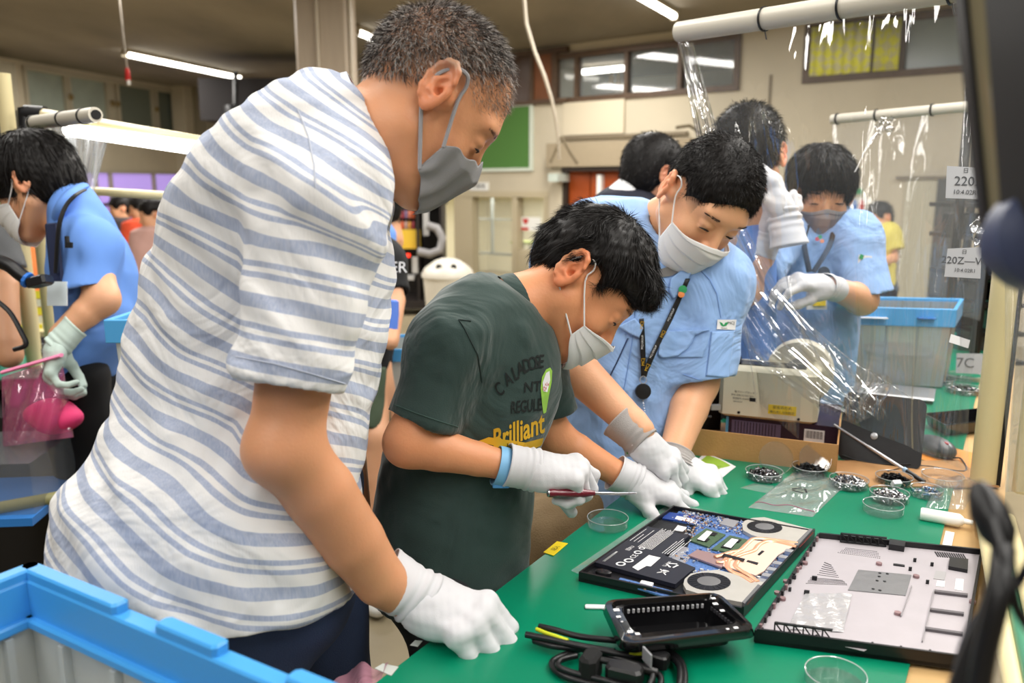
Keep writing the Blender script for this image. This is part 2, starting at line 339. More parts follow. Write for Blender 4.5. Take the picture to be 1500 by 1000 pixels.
# ---- panels and trims of the back wall
mb = MB(); wbox(mb, (824, 141, 914, 197), d1=.03, bev=.004); struct('trim_5', mb, mat('wall_board', (203, 192, 168), .7))
mb = MB(); wbox(mb, (820, 196, 1005, 201), d1=.05); wbox(mb, (1121, 110, 1124, 330), d1=.012); struct('trim_6', mb, M_trimb)
mb = MB(); wbox(mb, (800, 206, 1010, 243), d1=.20); struct('trim_7', mb, mat('lintel_paint', (152, 138, 114), .7, var=.03))
mb = MB(); wbox(mb, (822, 244, 1010, 250), d1=.17); wbox(mb, (822, 244, 830, 420), d1=.1); struct('trim_8', mb, mat('dark_frame', (40, 28, 18), .5))
d1_ = struct('door_1', MB(), M_wood); mb = MB()
for (a, b) in ((831, 862), (864, 905), (907, 1000)): wbox(mb, (a, 250, b, 470), d1=.05)
obj('door_leaf', mb, mat('orange_door', (150, 66, 18), .45, var=.2, vscale=4), d1_)
mb = MB(); wbox(mb, (874, 256, 880, 300), d0=.05, d1=.12); tag(obj('door_handle', mb, M_white, d1_), 'pale handle', None) if False else obj('door_handle', mb, M_white, d1_)
mb = MB(); wbox(mb, (804, 243, 822, 420), d1=.12); struct('trim_9', mb, M_wall)
gb = thing('notice_board', 'green notice board in a white frame on the back wall beside the man\'s face', 'board', WO)
mb = MB(); wbox(mb, (690, 157, 779, 247), d0=0, d1=.02); obj('board_panel', mb, mat('green_board', (78, 124, 56), .7), gb)
mb = MB(); a = (686, 153, 782, 251); x0, x1, z0_, z1_ = onwall(a[0], 200, WO, WU, WN)[0], onwall(a[2], 200, WO, WU, WN)[0], onwall(740, a[3], WO, WU, WN)[1], onwall(740, a[1], WO, WU, WN)[1]
frame_on(mb, x0, x1, z0_, z1_, .04, d0=0, d1=.04); obj('frame', mb, mat('white_frame', (210, 218, 205), .5), gb)
# low window room (570..803)
mb = MB(); sbox(mb, s0, s1, 0, zl, d0=-2.5, d1=-2.4); sbox(mb, s0 - .1, s0, 0, zl + .2, d0=-2.5, d1=-.15); sbox(mb, s1, s1 + .1, 0, zl + .2, d0=-2.5, d1=-.15); sbox(mb, s0, s1, zl + .02, zl + .1, d0=-2.5, d1=-.15); struct('wall_inner', mb, mat('inner_room', (228, 222, 196), .8))
q = WO + WU * ((s0 + s1) / 2) - WN * 1.2; area('inner_room_light', (q.x, q.y, zl - .02), 1.6, 1.0, 40)
mb = MB(); wbox(mb, (666, 287, 692, 470), d0=-.1, d1=.04); wbox(mb, (750, 287, 757, 470), d0=-.1, d1=.04); wbox(mb, (796, 287, 806, 470), d0=-.1, d1=.04); wbox(mb, (757, 366, 797, 470), d0=-.1, d1=.02); wbox(mb, (560, 280, 806, 288), d0=-.1, d1=.05); struct('trim_10', mb, mat('beige_column', (186, 174, 146), .6))
mb = MB(); wbox(mb, (692, 290, 750, 470), d0=-.09, d1=-.07); struct('window_3', mb, M_glass)
mb = MB(); wbox(mb, (757, 290, 797, 366), d0=-.09, d1=-.07); struct('window_4', mb, M_glass)
M_mull = mat('white_mullion', (214, 214, 206), .5)
mb = MB(); wbox(mb, (719, 290, 721, 372), d0=-.9, d1=-.86); wbox(mb, (694, 320, 750, 322), d0=-.9, d1=-.86); wbox(mb, (694, 370, 750, 373), d0=-.9, d1=-.86); struct('trim_11', mb, mat('grey_mullion', (150, 156, 150), .5))
nb = thing('notice', 'small white notice with a red heart behind the low office window', 'notice', WO); mb = MB(); wbox(mb, (764, 318, 792, 338), d0=-.062, d1=-.06); obj('card', mb, M_white, nb)
M_red = mat('red_print', (200, 40, 36), .6); M_ink = mat('black_ink', (22, 22, 26), .6); M_grn = mat('green_print', (40, 150, 90), .6); M_gold = mat('gold_print', (212, 168, 36), .6)
mb = MB(); q = onwall(770, 324, WO, WU, WN, -.058); q = WO + WU * q[0] + Z3 * q[1] - WN * .058
hs = [(0, -.045), (.04, 0), (.042, .02), (.03, .036), (.012, .034), (0, .02), (-.012, .034), (-.03, .036), (-.042, .02), (-.04, 0)]
mb.prism([q + WU * x + Z3 * y for x, y in hs], WN * .002); obj('heart', mb, M_red, nb)
mb = MB(); wbox(mb, (764, 333, 774, 337), d0=-.06, d1=-.057); obj('stripe', mb, M_red, nb)
st = thing('stool', 'small pale stool with green top behind the glass door', 'stool', WO); q = WO + WU * onwall(712, 420, WO, WU, WN)[0] - WN * .9
mb = MB(); mb.box(q + Z3 * .62, (.34, .3, .03), (WU, WN, Z3)); obj('seat', mb, mat('pale_green', (176, 190, 90), .5), st)
for a, b in ((-1, -1), (1, -1), (1, 1), (-1, 1)): mb = MB(); mb.tube([q + WU * (.14 * a) + WN * (.12 * b) + Z3 * z for z in (0, .62)], .012, 6); obj('leg', mb, mat('grey_metal', (150, 150, 145), .4, .6), st)
# ---- left wall windows
M_lf = mat('window_white_frame', (178, 170, 150), .5)
windowband('window_5', [41, 98, 103, 158, 173, 224, 229, 276], 105, 185, [M_frost, M_lf, M_frost, M_lf, mat('dark_frost', (104, 112, 102), .4), M_lf, mat('dark_frost2', (92, 100, 92), .4)], LO, LU, LN, zlt, zlb, M_lf, .05)
mb = MB()
for x, y in ((100, 142), (161, 151), (169, 152), (226, 160)):
    q = onwall(x, y, LO, LU, LN); mb.lathe(LO + LU * q[0] + Z3 * q[1] + LN * .05, [(.03, -.02), (.045, 0), (.03, .02)], 10, (LU, Z3, LN))
obj('latch', mb, mat('latch_brass', (140, 120, 80), .4, .5), [o for o in COL.objects if o.name == 'window_5'][0], smooth=True)
M_purp = mat('lilac_lit_pane', (176, 150, 226), .4, emit=.75)
windowband('window_6', [40, 95, 143, 165, 228, 300], 255, 330, [M_purp] * 5, LO, LU, LN, zp0, zp1, M_lf, .05)
mb = MB(); wbox(mb, (130, 296, 300, 300), LO, LU, LN, -.05, .06); struct('trim_12', mb, M_brown)
mb = MB(); wbox(mb, (0, 92, 38, 400), LO, LU, LN, 0, .5); struct('trim_13', mb, mat('column_beige', (150, 142, 122), .7))
mb = MB(); wbox(mb, (278, 128, 292, 400), LO, LU, LN, 0, .25); struct('trim_14', mb, M_wall)
mb = MB(); sbox(mb, _s + .25, _s + .75, 0, 3, d0=0, d1=.3); struct('trim_15', mb, mat('column_beige', (150, 142, 122), .7))
# black box stands in for ceiling shade near the far corner, and hoist
mb = MB(); mb.box(P(400, 150, 10.5), (1.6, .8, .5)); tag(obj('duct', mb, mat('shade_black', (26, 20, 20), .7)), 'black ventilation duct under the ceiling behind the striped shirt', 'duct')
hs_ = thing('hoist', 'dark motor hoist hanging below the black ceiling duct', 'hoist', P(345, 160, 10)); mb = MB(); mb.lathe(P(345, 170, 9.9), [(.0, -.14), (.12, -.12), (.15, 0), (.12, .12), (0, .14)], 14); obj('motor', mb, M_black, hs_, smooth=True); mb = MB(); mb.tube([P(345, 160, 9.9), P(345, 105, 9.9)], .03, 6); obj('rod', mb, M_black, hs_)
# column between the hall bays
mb = MB(); cc = P(487, 273, 6.4); mb.box((cc.x, cc.y, 1.5), (.385, .385, 3.0), bev=.02); struct('column', mb, mat('column_paint', (176, 160, 140), .5, var=.06, vscale=5, stretch=(6, 6, .5)))
mb = MB(); mb.tube([(cc.x + .21, cc.y - .15, 0), (cc.x + .21, cc.y - .15, 3)], .016, 8); mb.tube([(cc.x - .02, cc.y - .21, 0), (cc.x - .02, cc.y - .21, 3)], .012, 8)
tag(obj('conduit', mb, mat('conduit', (196, 184, 164), .4)), 'two thin conduits running up the beige column', 'conduit')
# ceiling lamps
def ceil_lamp(a, b, lab, da=None, db=None):
    p0, p1 = T(a[0], a[1], CE - .07), T(b[0], b[1], CE - .07); o = thing('ceiling_lamp', lab, 'lamp', p0, group=None); R = frame(p1 - p0, (0, 0, 1)); c = (p0 + p1) / 2; L = (p1 - p0).length
    mb = MB(); mb.tube([p0, p1], .03, 10); obj('tube', mb, M_tubelight, o, smooth=True)
    mb = MB(); mb.box(c + Z3 * .045, (L, .05, .045), (R[0], R[2] * -1, R[1])); obj('batten', mb, mat('batten', (170, 160, 140), .5), o)
    for p in (p0, p1): mb = MB(); mb.box(p + Z3 * .01, (.04, .07, .09), (R[0], R[2] * -1, R[1])); obj('end_cap', mb, mat('batten', (170, 160, 140), .5), o)
ceil_lamp((183, 79), (352, 114), 'long lit ceiling tube lamp over the high windows at the left')
ceil_lamp((522, 46), (590, 74), 'lit ceiling tube lamp half hidden behind the older man\'s hair')
ceil_lamp((905, -24), (988, 24), 'lit ceiling tube lamp above the office windows, next to the clear curtain')
# pull cords
c1_ = thing('pull_cord', 'thin pull cord with a red toggle hanging near the left ceiling lamp', 'cord', P(175, 0, 6)); mb = MB(); mb.tube([P(170, -30, 6), P(175, 0, 6), P(180, 50, 6), P(186, 100, 6)], .006, 6); obj('string', mb, mat('cord_grey', (150, 140, 125), .7), c1_)
mb = MB(); mb.lathe(P(187, 110, 6), [(.008, -.05), (.02, -.03), (.016, .03), (.008, .05)], 10); obj('toggle', mb, M_red, c1_, smooth=True)
mb = MB(); mb.lathe(P(188, 115, 6), [(.0, -.05), (.014, -.04), (.012, -.01)], 8); obj('tip', mb, M_white, c1_)
mb = MB(); pts = [(766, -40), (768, 0), (771, 35), (783, 75), (797, 110), (808, 145), (814, 175), (818, 205), (819, 232)]; mb.tube([P(x, y, 5.5 + i * .1) for i, (x, y) in enumerate(pts)], .014, 6); tag(obj('hanging_cable', mb, mat('cable_pale', (196, 186, 170), .6), smooth=True), 'pale cable hanging from the ceiling in front of the brown panels', 'cable')
for k_, (lab, tb) in enumerate((('thin brown bracket on the wall left above the orange door', [(P(822, 200, 8.5), P(836, 225, 8.5), P(846, 240, 8.5)), (P(822, 200, 8.5), P(814, 219, 8.5), P(806, 238, 8.5))]), ('thin brown bracket on the wall above the receding haired person', [(P(990, 187, 7.5), P(1010, 184, 7.5), P(1028, 196, 7.5))]))):
    mb = MB(); [mb.tube(t, .016, 6) for t in tb]; tag(obj('wall_bracket', mb, mat('bracket_brown', (92, 80, 58), .5)), lab, 'bracket')
mb = MB(); wbox(mb, (803, 254, 817, 266), d1=.3); tag(obj('alarm_box', mb, mat('alarm', (190, 200, 190), .5)), 'small pale box fixed to the pillar beside the orange door', 'box')
sg = thing('door_sign', 'white lettered strip sign on the wall below the green board', 'sign', WO); mb = MB(); wbox(mb, (688, 267, 715, 279), d1=.02); obj('plate', mb, M_white, sg)
q = onwall(701, 273, WO, WU, WN, .022); letters('lettering', 'EXIT'[:0] + '作業場', .07, WO + WU * q[0] + Z3 * q[1] + WN * .022, (WU, Z3, WN), M_ink, sg)
# restroom sign
rs_ = thing('restroom_sign', 'white restroom sign with a blue and a red figure on the back wall', 'sign', WO); mb = MB(); wbox(mb, (1245, 290, 1269, 326), d1=.01); obj('plate', mb, M_white, rs_)
for (px, m_) in ((1252, mat('blue_print', (40, 110, 200), .6)), (1262, M_red)):
    q = onwall(px, 303, WO, WU, WN, .012); q = WO + WU * q[0] + Z3 * q[1] + WN * .012; mb = MB(); mb.lathe(q + Z3 * .05, [(.0001, 0), (.016, 0), (.016, .003)], 10, (WU, Z3, WN)); mb.prism([q + WU * x + Z3 * y for x, y in ((-.026, .03), (-.018, -.03), (-.01, -.03), (-.008, -.085), (.008, -.085), (.01, -.03), (.018, -.03), (.026, .03))], WN * .003); obj('figure', mb, m_, rs_)
mb = MB(); wbox(mb, (1248, 316, 1266, 321), d0=.01, d1=.012); obj('caption', mb, M_ink, rs_)
mb = MB(); wbox(mb, (1245, 276, 1262, 284), d1=.02); tag(obj('green_sign', mb, M_grn), 'small green sign above the restroom sign', 'sign')
# far door at the right
d2_ = struct('door_2', MB(), M_wall); mb = MB(); wbox(mb, (1316, 262, 1362, 520), d1=.03); obj('door_leaf', mb, mat('pale_door', (186, 180, 158), .6), d2_)
mb = MB(); wbox(mb, (1362, 262, 1392, 520), d1=.05); obj('dark_opening', mb, mat('dark_opening', (70, 70, 68), .6), d2_); mb = MB(); wbox(mb, (1312, 258, 1396, 262), d1=.06); obj('door_frame', mb, M_trimb, d2_)
# ---- dark display rack with cups (behind the man, 565..650)
rk = thing('vending_rack', 'tall black vending rack with two lit rows of drinks under the green board', 'rack', P(608, 440, 8.6))
M_rack = mat('rack_black', (30, 24, 22), .5)
def screen_box(mb, x0, y0, x1, y1, d, t=.05, mi=0, bev=0):
    a, b = P(x0, y1, d), P(x1, y0, d); mb.box(((a.x + b.x) / 2, a.y + t / 2, (a.z + b.z) / 2), (b.x - a.x, t, b.z - a.z), mi=mi, bev=bev)
mb = MB(); screen_box(mb, 562, 287, 650, 450, 9.4, .1); screen_box(mb, 562, 284, 650, 300, 8.9, .6); screen_box(mb, 562, 332, 612, 336, 8.95, .5); screen_box(mb, 562, 440, 650, 452, 8.9, .6); screen_box(mb, 612, 300, 616, 450, 8.95, .5); screen_box(mb, 646, 300, 650, 450, 8.95, .5); screen_box(mb, 562, 363, 614, 367, 8.95, .5); obj('cabinet', mb, M_rack, rk)
cols = [(200, 120, 90), (196, 96, 60), (180, 150, 140), (210, 150, 70), (150, 60, 70), (120, 100, 130)]
for r_, y in enumerate((314, 330)):
    for i in range(8): mb = MB(); mb.lathe(P(568 + i * 5.4, y, 8.93), [(.016, -.04), (.018, -.02), (.018, .03), (.01, .045)], 8); obj('can', mb, mat('can%d' % ((i + r_ * 3) % 6), cols[(i + r_ * 3) % 6], .4), rk, smooth=True)
mb = MB(); screen_box(mb, 578, 336, 616, 364, 8.9, .03); obj('yellow_panel', mb, mat('yellow_card', (214, 176, 50), .6), rk); mb = MB(); screen_box(mb, 582, 338, 606, 348, 8.88, .02); obj('photo_card', mb, mat('photo_card', (170, 130, 110), .6), rk)
mb = MB(); mb.lathe(P(598, 374, 8.8), [(.0, -.02), (.022, -.018), (.022, .018), (0, .02)], 12); obj('red_lamp', mb, mat('red_lamp', (255, 60, 40), .4, emit=1.5), rk, smooth=True)
for q_ in ((604, 376, 612, 400, .05), (620, 300, 628, 345, .05), (590, 405, 606, 410, .2)): mb = MB(); screen_box(mb, *q_[:4], 8.85, q_[4]); obj('white_card', mb, mat('card_grey', (180, 180, 178), .5), rk)
mb = MB(); pts = [(626, 330), (640, 334), (648, 348), (645, 366), (630, 372), (612, 368)]; mb.tube([P(x, y, 8.7) for x, y in pts], .045, 8); obj('hose', mb, mat('hose_grey', (140, 138, 138), .4), rk, smooth=True)
tb = thing('waste_bin', 'white round waste bin with a domed lid beside the black vending rack', 'bin', P(655, 440, 8)); q = P(657, 470, 8); q.z = 0; zt_ = P(657, 404, 8).z
mb = MB(); mb.lathe(q, [(.18, 0), (.22, zt_ * .5), (.24, zt_)], 20); obj('body', mb, mat('bin_white', (206, 202, 190), .4), tb, smooth=True); mb = MB(); mb.lathe(q + Z3 * zt_, [(.255, 0), (.255, .03), (.22, .09), (.12, .16), (.06, .18), (0, .18)], 20); obj('lid', mb, mat('bin_white', (206, 202, 190), .4), tb, smooth=True)
for x in (-.07, .07): mb = MB(); mb.lathe(q + Vector((x, -.17, zt_ + .11)), [(0, -.01), (.03, -.01), (.03, .02), (0, .02)], 10, ((Vector((1, 0, 0)), Vector((0, 0, 1)), Vector((0, -1, 0))))); obj('knob', mb, M_black, tb)
# ================================================================ the bench and what lies on it
M_green = mat('green_mat', (0, 126, 92), .30, var=.05, vscale=4, bump=.02, bscale=30)
e0, e1 = T(545, 1004), T(1000, 658); EDR = (e1 - e0).normalized(); EDN = Vector((EDR.y, -EDR.x, 0))     # EDN points to the right, onto the bench
M_tan = mat('tan_board', (196, 160, 108), .6, var=.08, vscale=6)
rt = T(1378, 790); BW_ = (rt - e0).dot(EDN)                                             # width of the mat
def E(a, b, z=TZ): q = e0 + EDR * a + EDN * b; return Vector((q.x, q.y, z))
ALEN = 3.5; A2_ = (T(1400, 1090) - e0).dot(EDR)
bt = thing('workbench', 'green topped workbench the people lean over', 'bench', (e0.x, e0.y, 0))
mb = MB(); mb.prism([E(-.07, 0, TZ - .004), E(A2_, BW_, TZ - .004), E(ALEN, BW_, TZ - .004), E(ALEN, 0, TZ - .004)], (0, 0, .004)); obj('mat', mb, M_green, bt)
mb = MB(); mb.prism([E(-.07, 0, TZ - .034), E(A2_, BW_ + .09, TZ - .034), E(ALEN, BW_ + .09, TZ - .034), E(ALEN, 0, TZ - .034)], (0, 0, .0295)); obj('top_board', mb, M_tan, bt)
for a in (.1, 1.5, 3.4):
    for b in (.12, BW_ + .02): mb = MB(); mb.tube([E(a, b, 0), E(a, b, TZ - .034)], .016, 10); obj('leg', mb, M_cream, bt, smooth=True)
ra_ = (rt - e0).dot(EDR); mb = MB(); mb.prism([E(ra_ - .06, BW_ + .004, TZ - .0045), E(ra_ - .06, BW_ + .018, TZ - .0045), E(ra_ + .05, BW_ + .018, TZ - .0045), E(ra_ + .05, BW_ + .004, TZ - .0045)], (0, 0, .003)); obj('edge_tape', mb, M_white, bt)
M_clear = film('clear_plastic', (232, 236, 238), .05, .05); M_bag = film('bag_film', (236, 240, 242), .14, .12, bump=.22, bscale=10, spec=1.3)
# labels and tapes stuck on the mat
def flat(name, px, label, cat, m, z=TZ, th=.0008, parent=None, part=None):
    mb = MB(); ps = [T(x, y, z + .0005) for x, y in px]; n_ = (ps[1] - ps[0]).cross(ps[2] - ps[1]).z; ps = ps if n_ > 0 else ps[::-1]; mb.prism(ps, (0, 0, th)); o = obj(name, mb, m, parent); return tag(o, label, cat) if label else o
yl = flat('label', ((796, 809), (816, 793), (832, 796), (811, 814)), 'small yellow label stuck near the edge of the green bench', 'label', mat('yellow_label', (250, 220, 20), .6))
R_l = frame(T(826, 797) - T(804, 812), T(800, 800) - T(812, 814)); letters('lettering', '記入', .010, T(814, 803, TZ + .0015), (R_l[0], R_l[0].cross(Vector((0, 0, -1))), Vector((0, 0, 1))), M_ink, yl)
flat('tape_piece', ((549, 979), (561, 972), (584, 977), (573, 990)), 'whitish tape piece at the near corner of the bench edge', 'tape', mat('milky_tape', (200, 206, 200), .5))
flat('tape_piece', ((601, 945), (608, 938), (619, 939), (612, 947)), 'tiny tape scrap on the bench below the fist', 'tape', mat('milky_tape', (200, 206, 200), .5))
mb = MB(); rs = random.Random(3); pp = [(470, 1012), (510, 975), (560, 973), (572, 990), (548, 1012)]; mb.grid(lambda u, v: lerp(lerp(T(478, 1015, TZ - .05), T(515, 974, TZ - .03), v), lerp(T(540, 1012, TZ + .002), T(570, 975, TZ + .002), v), u) + Vector((0, 0, .006 * math.sin(u * 9 + v * 5))), 14, 10)
tag(obj('pink_bag', mb, film('pink_film', (236, 170, 190), .55, .15, bump=.3), smooth=True), 'pink plastic bag taped to the near edge of the bench', 'bag')

# ---- laptop, opened from below
class Local:
    def __init__(s, q, z=TZ):
        ps = [T(x, y, z) for x, y in q]; s.c = sum(ps, Vector()) / 4; u = ((ps[1] - ps[0]) + (ps[2] - ps[3])).normalized(); w_ = ((ps[3] - ps[0]) + (ps[2] - ps[1])); v = Vector((-u.y, u.x, 0))
        s.u = u; s.lu = (((ps[1] - ps[0]) + (ps[2] - ps[3])) / 2).length; s.lv = (w_ / 2).length; s.v = w_.normalized(); s.z = z
        o = s.c - s.u * s.lu / 2 - s.v * s.lv / 2; s.o = o; s.R = (s.u, s.v, Vector((0, 0, 1)))
        # bilinear map from the pixel quad into the rectangle
        A = []; B_ = []
        for (x, y), (a, b) in zip(q, ((0, 0), (1, 0), (1, 1), (0, 1))): A.append([x, y, 1, 0, 0, 0, -a * x, -a * y]); B_.append(a); A.append([0, 0, 0, x, y, 1, -b * x, -b * y]); B_.append(b)
        h = np.linalg.solve(np.array(A, float), np.array(B_, float)); s.H = np.append(h, 1).reshape(3, 3)
    def uv(s, x, y): p = s.H @ np.array([x, y, 1.0]); return float(p[0] / p[2]), float(p[1] / p[2])
    def at(s, a, b, h=0): return s.o + s.u * (a * s.lu) + s.v * (b * s.lv) + Vector((0, 0, h))
    def px(s, x, y, h=0): return s.at(*s.uv(x, y), h)
    def box(s, mb, x0, y0, x1, y1, h0, h1, mi=0, bev=0):
        a, b = s.uv(x0, y0), s.uv(x1, y1); s.ub(mb, min(a[0], b[0]), max(a[0], b[0]), min(a[1], b[1]), max(a[1], b[1]), h0, h1, mi, bev)
    def ub(s, mb, a0, a1, b0, b1, h0, h1, mi=0, bev=0): mb.box(s.at((a0 + a1) / 2, (b0 + b1) / 2, (h0 + h1) / 2), ((a1 - a0) * s.lu, (b1 - b0) * s.lv, h1 - h0), s.R, mi, bev)
    def poly(s, mb, pts, h0, h1, mi=0):
        ps = [s.px(x, y, h0) for x, y in pts]; ar = sum(ps[i].x * ps[(i + 1) % len(ps)].y - ps[(i + 1) % len(ps)].x * ps[i].y for i in range(len(ps))); ps = ps if ar > 0 else ps[::-1]; mb.prism(ps, (0, 0, h1 - h0), mi)
M_lapb = mat('laptop_black', (24, 24, 27), .38, bump=.04, bscale=300); M_pcb = mat('blue_pcb', (86, 120, 178), .4, var=.35, vscale=260); M_pcbg = mat('green_pcb', (74, 98, 72), .4, var=.2, vscale=200)
M_sil = mat('silver_part', (196, 196, 200), .3, .6); M_alu = mat('fan_plate', (206, 202, 194), .34, .35, var=.04, vscale=40); M_cu = mat('copper_pipe', (248, 186, 150), .30, .45); M_cu2 = mat('copper_plate', (250, 216, 196), .4, .25); M_bat = mat('battery_navy', (32, 34, 46), .5); M_heat = mat('heat_spreader', (184, 152, 150), .35, .5)
M_wlab = mat('white_label', (232, 232, 234), .6); M_grey = mat('mid_grey', (110, 110, 112), .5); M_chip = mat('chip_black', (26, 26, 30), .35)
LQ = ((846, 838), (1092, 894), (1192, 777), (988, 742)); LP_ = Local(LQ, TZ + .014)
lp = thing('laptop', 'opened black laptop showing battery, fans and blue circuit board', 'laptop', (LP_.c.x, LP_.c.y, TZ)); Lh = 0.0
def P_(nm, f, m, sm=False, par=None): mb = MB(); f(mb); return obj(nm, mb, m, par or lp, smooth=sm)
B0 = -.0125
P_('base_shell', lambda mb: (LP_.ub(mb, 0, 1, 0, 1, B0, B0 + .006, bev=.002), LP_.ub(mb, 0, .012, 0, 1, B0, .002), LP_.ub(mb, .988, 1, 0, 1, B0, .0045), LP_.ub(mb, .012, .988, 0, .012, B0, .002), LP_.ub(mb, .012, .988, .988, 1, B0, .002)), M_lapb)
sc = P_('display_lid', lambda mb: LP_.ub(mb, -.0, .985, .0, 1.0, B0 - .0012, B0), M_lapb)
M_b0 = B0 + .006
P_('mainboard', lambda mb: LP_.poly(mb, [(1006, 800), (1022, 765), (985, 758), (996, 745), (1090, 757), (1150, 795), (1165, 800), (1112, 868), (1080, 850), (1020, 836), (975, 815)], M_b0, M_b0 + .0015), M_pcb)
P_('daughter_board', lambda mb: LP_.poly(mb, [(902, 848), (908, 842), (985, 862), (978, 872)], M_b0 + .001, M_b0 + .0035), M_pcb)
P_('side_board', lambda mb: LP_.poly(mb, [(972, 756), (980, 747), (1030, 754), (1022, 764)], M_b0, M_b0 + .003), mat('deep_blue_pcb', (28, 62, 140), .4))
P_('ribbon_cable', lambda mb: LP_.poly(mb, [(990, 757), (993, 753), (1024, 759), (1020, 764)], M_b0 + .003, M_b0 + .0036), M_wlab)
bat = P_('battery', lambda mb: LP_.poly(mb, [(870, 823), (950, 771), (1011, 784), (974, 813), (1019, 831), (989, 856)], M_b0 + .001, .0015), M_bat)
# print on the battery
bz = .0018
def bl(u0, v0, u1, v1): pass
pr = MB()
def textrow(x0, y0, x1, y1, rows, wlist):
    """rows of print between two corners; rows step along u, text runs along v"""
    a, b = LP_.uv(x0, y0), LP_.uv(x1, y1)
    for r_ in range(rows):
        u = a[0] + (b[0] - a[0]) * r_ / max(1, rows - 1); v = a[1]; rr = random.Random(r_ * 7 + rows)
        end = a[1] + (b[1] - a[1]) * wlist[r_ % len(wlist)]
        while v < end:
            l = rr.uniform(.006, .02); LP_.ub(pr, u, u + .0045, v, min(v + l, end), bz, bz + .0002); v += l + .004
textrow(935, 801, 990, 778, 9, (1, .95, 1, .9, .97)); textrow(985, 813, 1001, 786, 5, (.9, .7, .8)); textrow(882, 822, 905, 808, 8, (1, .8, .9)); textrow(935, 794, 948, 775, 3, (1, .6))
obj('fine_print', pr, M_wlab, bat)['kind'] = 'stuff'
P_('white_sticker', lambda mb: LP_.poly(mb, [(926, 831), (951, 813), (968, 817), (953, 830), (947, 829), (934, 836)], bz, bz + .0003), M_wlab, par=bat)
for (x, y, r_) in ((909, 826, .0075), (921, 821, .0075), (935, 809, .0065), (941, 803, .005)):
    P_('round_mark', lambda mb: mb.lathe(LP_.px(x, y, bz), [(r_ * .62, 0), (r_, 0), (r_, .0003), (r_ * .62, .0003)], 20, LP_.R, closed=True), M_wlab, par=bat)
c_ = LP_.px(929, 815, bz + .0002); letters('lettering', 'CE', .013, c_, (LP_.v, -LP_.u, Vector((0, 0, 1))), M_wlab, bat, off=.0)
c_ = LP_.px(924, 803, bz + .0002); letters('lettering', '認RU', .009, c_, (LP_.v, -LP_.u, Vector((0, 0, 1))), M_wlab, bat, off=.0); c_ = LP_.px(977, 826, bz + .0002); letters('lettering', 'Li-ion', .009, c_, (LP_.v, -LP_.u, Vector((0, 0, 1))), M_wlab, bat, off=.0)
def arrows(mb, c, U, V, r, w_, h):
    for k in range(3):
        q0 = math.radians(90 + k * 120); q1 = math.radians(90 + k * 120 + 96); p0 = c + U * (r * math.cos(q0)) + V * (r * math.sin(q0)); p1 = c + U * (r * math.cos(q1)) + V * (r * math.sin(q1)); d = (p1 - p0).normalized(); n_ = Vector((0, 0, 1)).cross(d) * w_
        mb.prism([p0 - n_, p1 - d * w_ * 2 - n_, p1 - d * w_ * 2 - n_ * 2, p1, p1 - d * w_ * 2 + n_ * 2, p1 - d * w_ * 2 + n_, p0 + n_], (0, 0, h))
P_('recycling_mark', lambda mb: arrows(mb, LP_.px(985, 828, bz), LP_.v, -LP_.u, .009, .0013, .0003), M_wlab, par=bat)
P_('bin_mark', lambda mb: (mb.box(LP_.px(971, 838, bz), (.020, .0018, .0004), frame(LP_.u + LP_.v, LP_.v - LP_.u)), mb.box(LP_.px(971, 838, bz), (.020, .0018, .0004), frame(LP_.u - LP_.v, LP_.v + LP_.u)), mb.box(LP_.px(973, 837, bz), (.008, .009, .0004), LP_.R)), M_wlab, par=bat)
P_('speaker', lambda mb: (mb.lathe(LP_.px(883, 835, M_b0), [(.013, 0), (.013, .006), (.010, .0075), (.0001, .0065)], 20, (LP_.u * 1.0, LP_.v * .55, Vector((0, 0, 1)))),), M_chip, True)
P_('connector_block', lambda mb: LP_.poly(mb, [(936, 853), (939, 849), (957, 853), (954, 858)], M_b0 + .0035, M_b0 + .007), M_wlab)
P_('white_tape', lambda mb: LP_.poly(mb, [(988, 777), (994, 770), (1007, 773), (1001, 779)], .0015, .0022), M_wlab)
for i, (q, lb) in enumerate(((((1010, 788), (1035, 771), (1063, 780), (1039, 798)), ((1022, 788), (1036, 776), (1044, 778), (1032, 791))), (((1043, 801), (1069, 781), (1098, 788), (1076, 807)), ((1060, 798), (1072, 787), (1082, 789), (1071, 801))))):
    rm = P_('memory_module', lambda mb: LP_.poly(mb, q, M_b0 + .002, M_b0 + .0045), M_pcbg); P_('white_sticker', lambda mb: LP_.poly(mb, lb, M_b0 + .0062, M_b0 + .0065), M_wlab, par=rm)
    for t in (.28, .75):
        x = lerp(q[0][0], q[3][0], .5) * (1 - t) + lerp(q[1][0], q[2][0], .5) * t; y = lerp(q[0][1], q[3][1], .5) * (1 - t) + lerp(q[1][1], q[2][1], .5) * t
        a, b = LP_.uv(x, y); P_('memory_chip', lambda mb: LP_.ub(mb, a - .035, a + .03, b - .02, b + .02, M_b0 + .0045, M_b0 + .0062), M_chip, par=rm)
P_('heat_spreader', lambda mb: LP_.poly(mb, [(1009, 811), (1022, 803), (1062, 812), (1068, 818), (1058, 829)], M_b0 + .003, M_b0 + .006), M_heat)
P_('copper_plate', lambda mb: (LP_.poly(mb, [(1062, 808), (1082, 806), (1098, 790), (1166, 797), (1140, 812), (1120, 836), (1108, 842), (1060, 828)], M_b0 + .0055, M_b0 + .0075)), M_cu2)
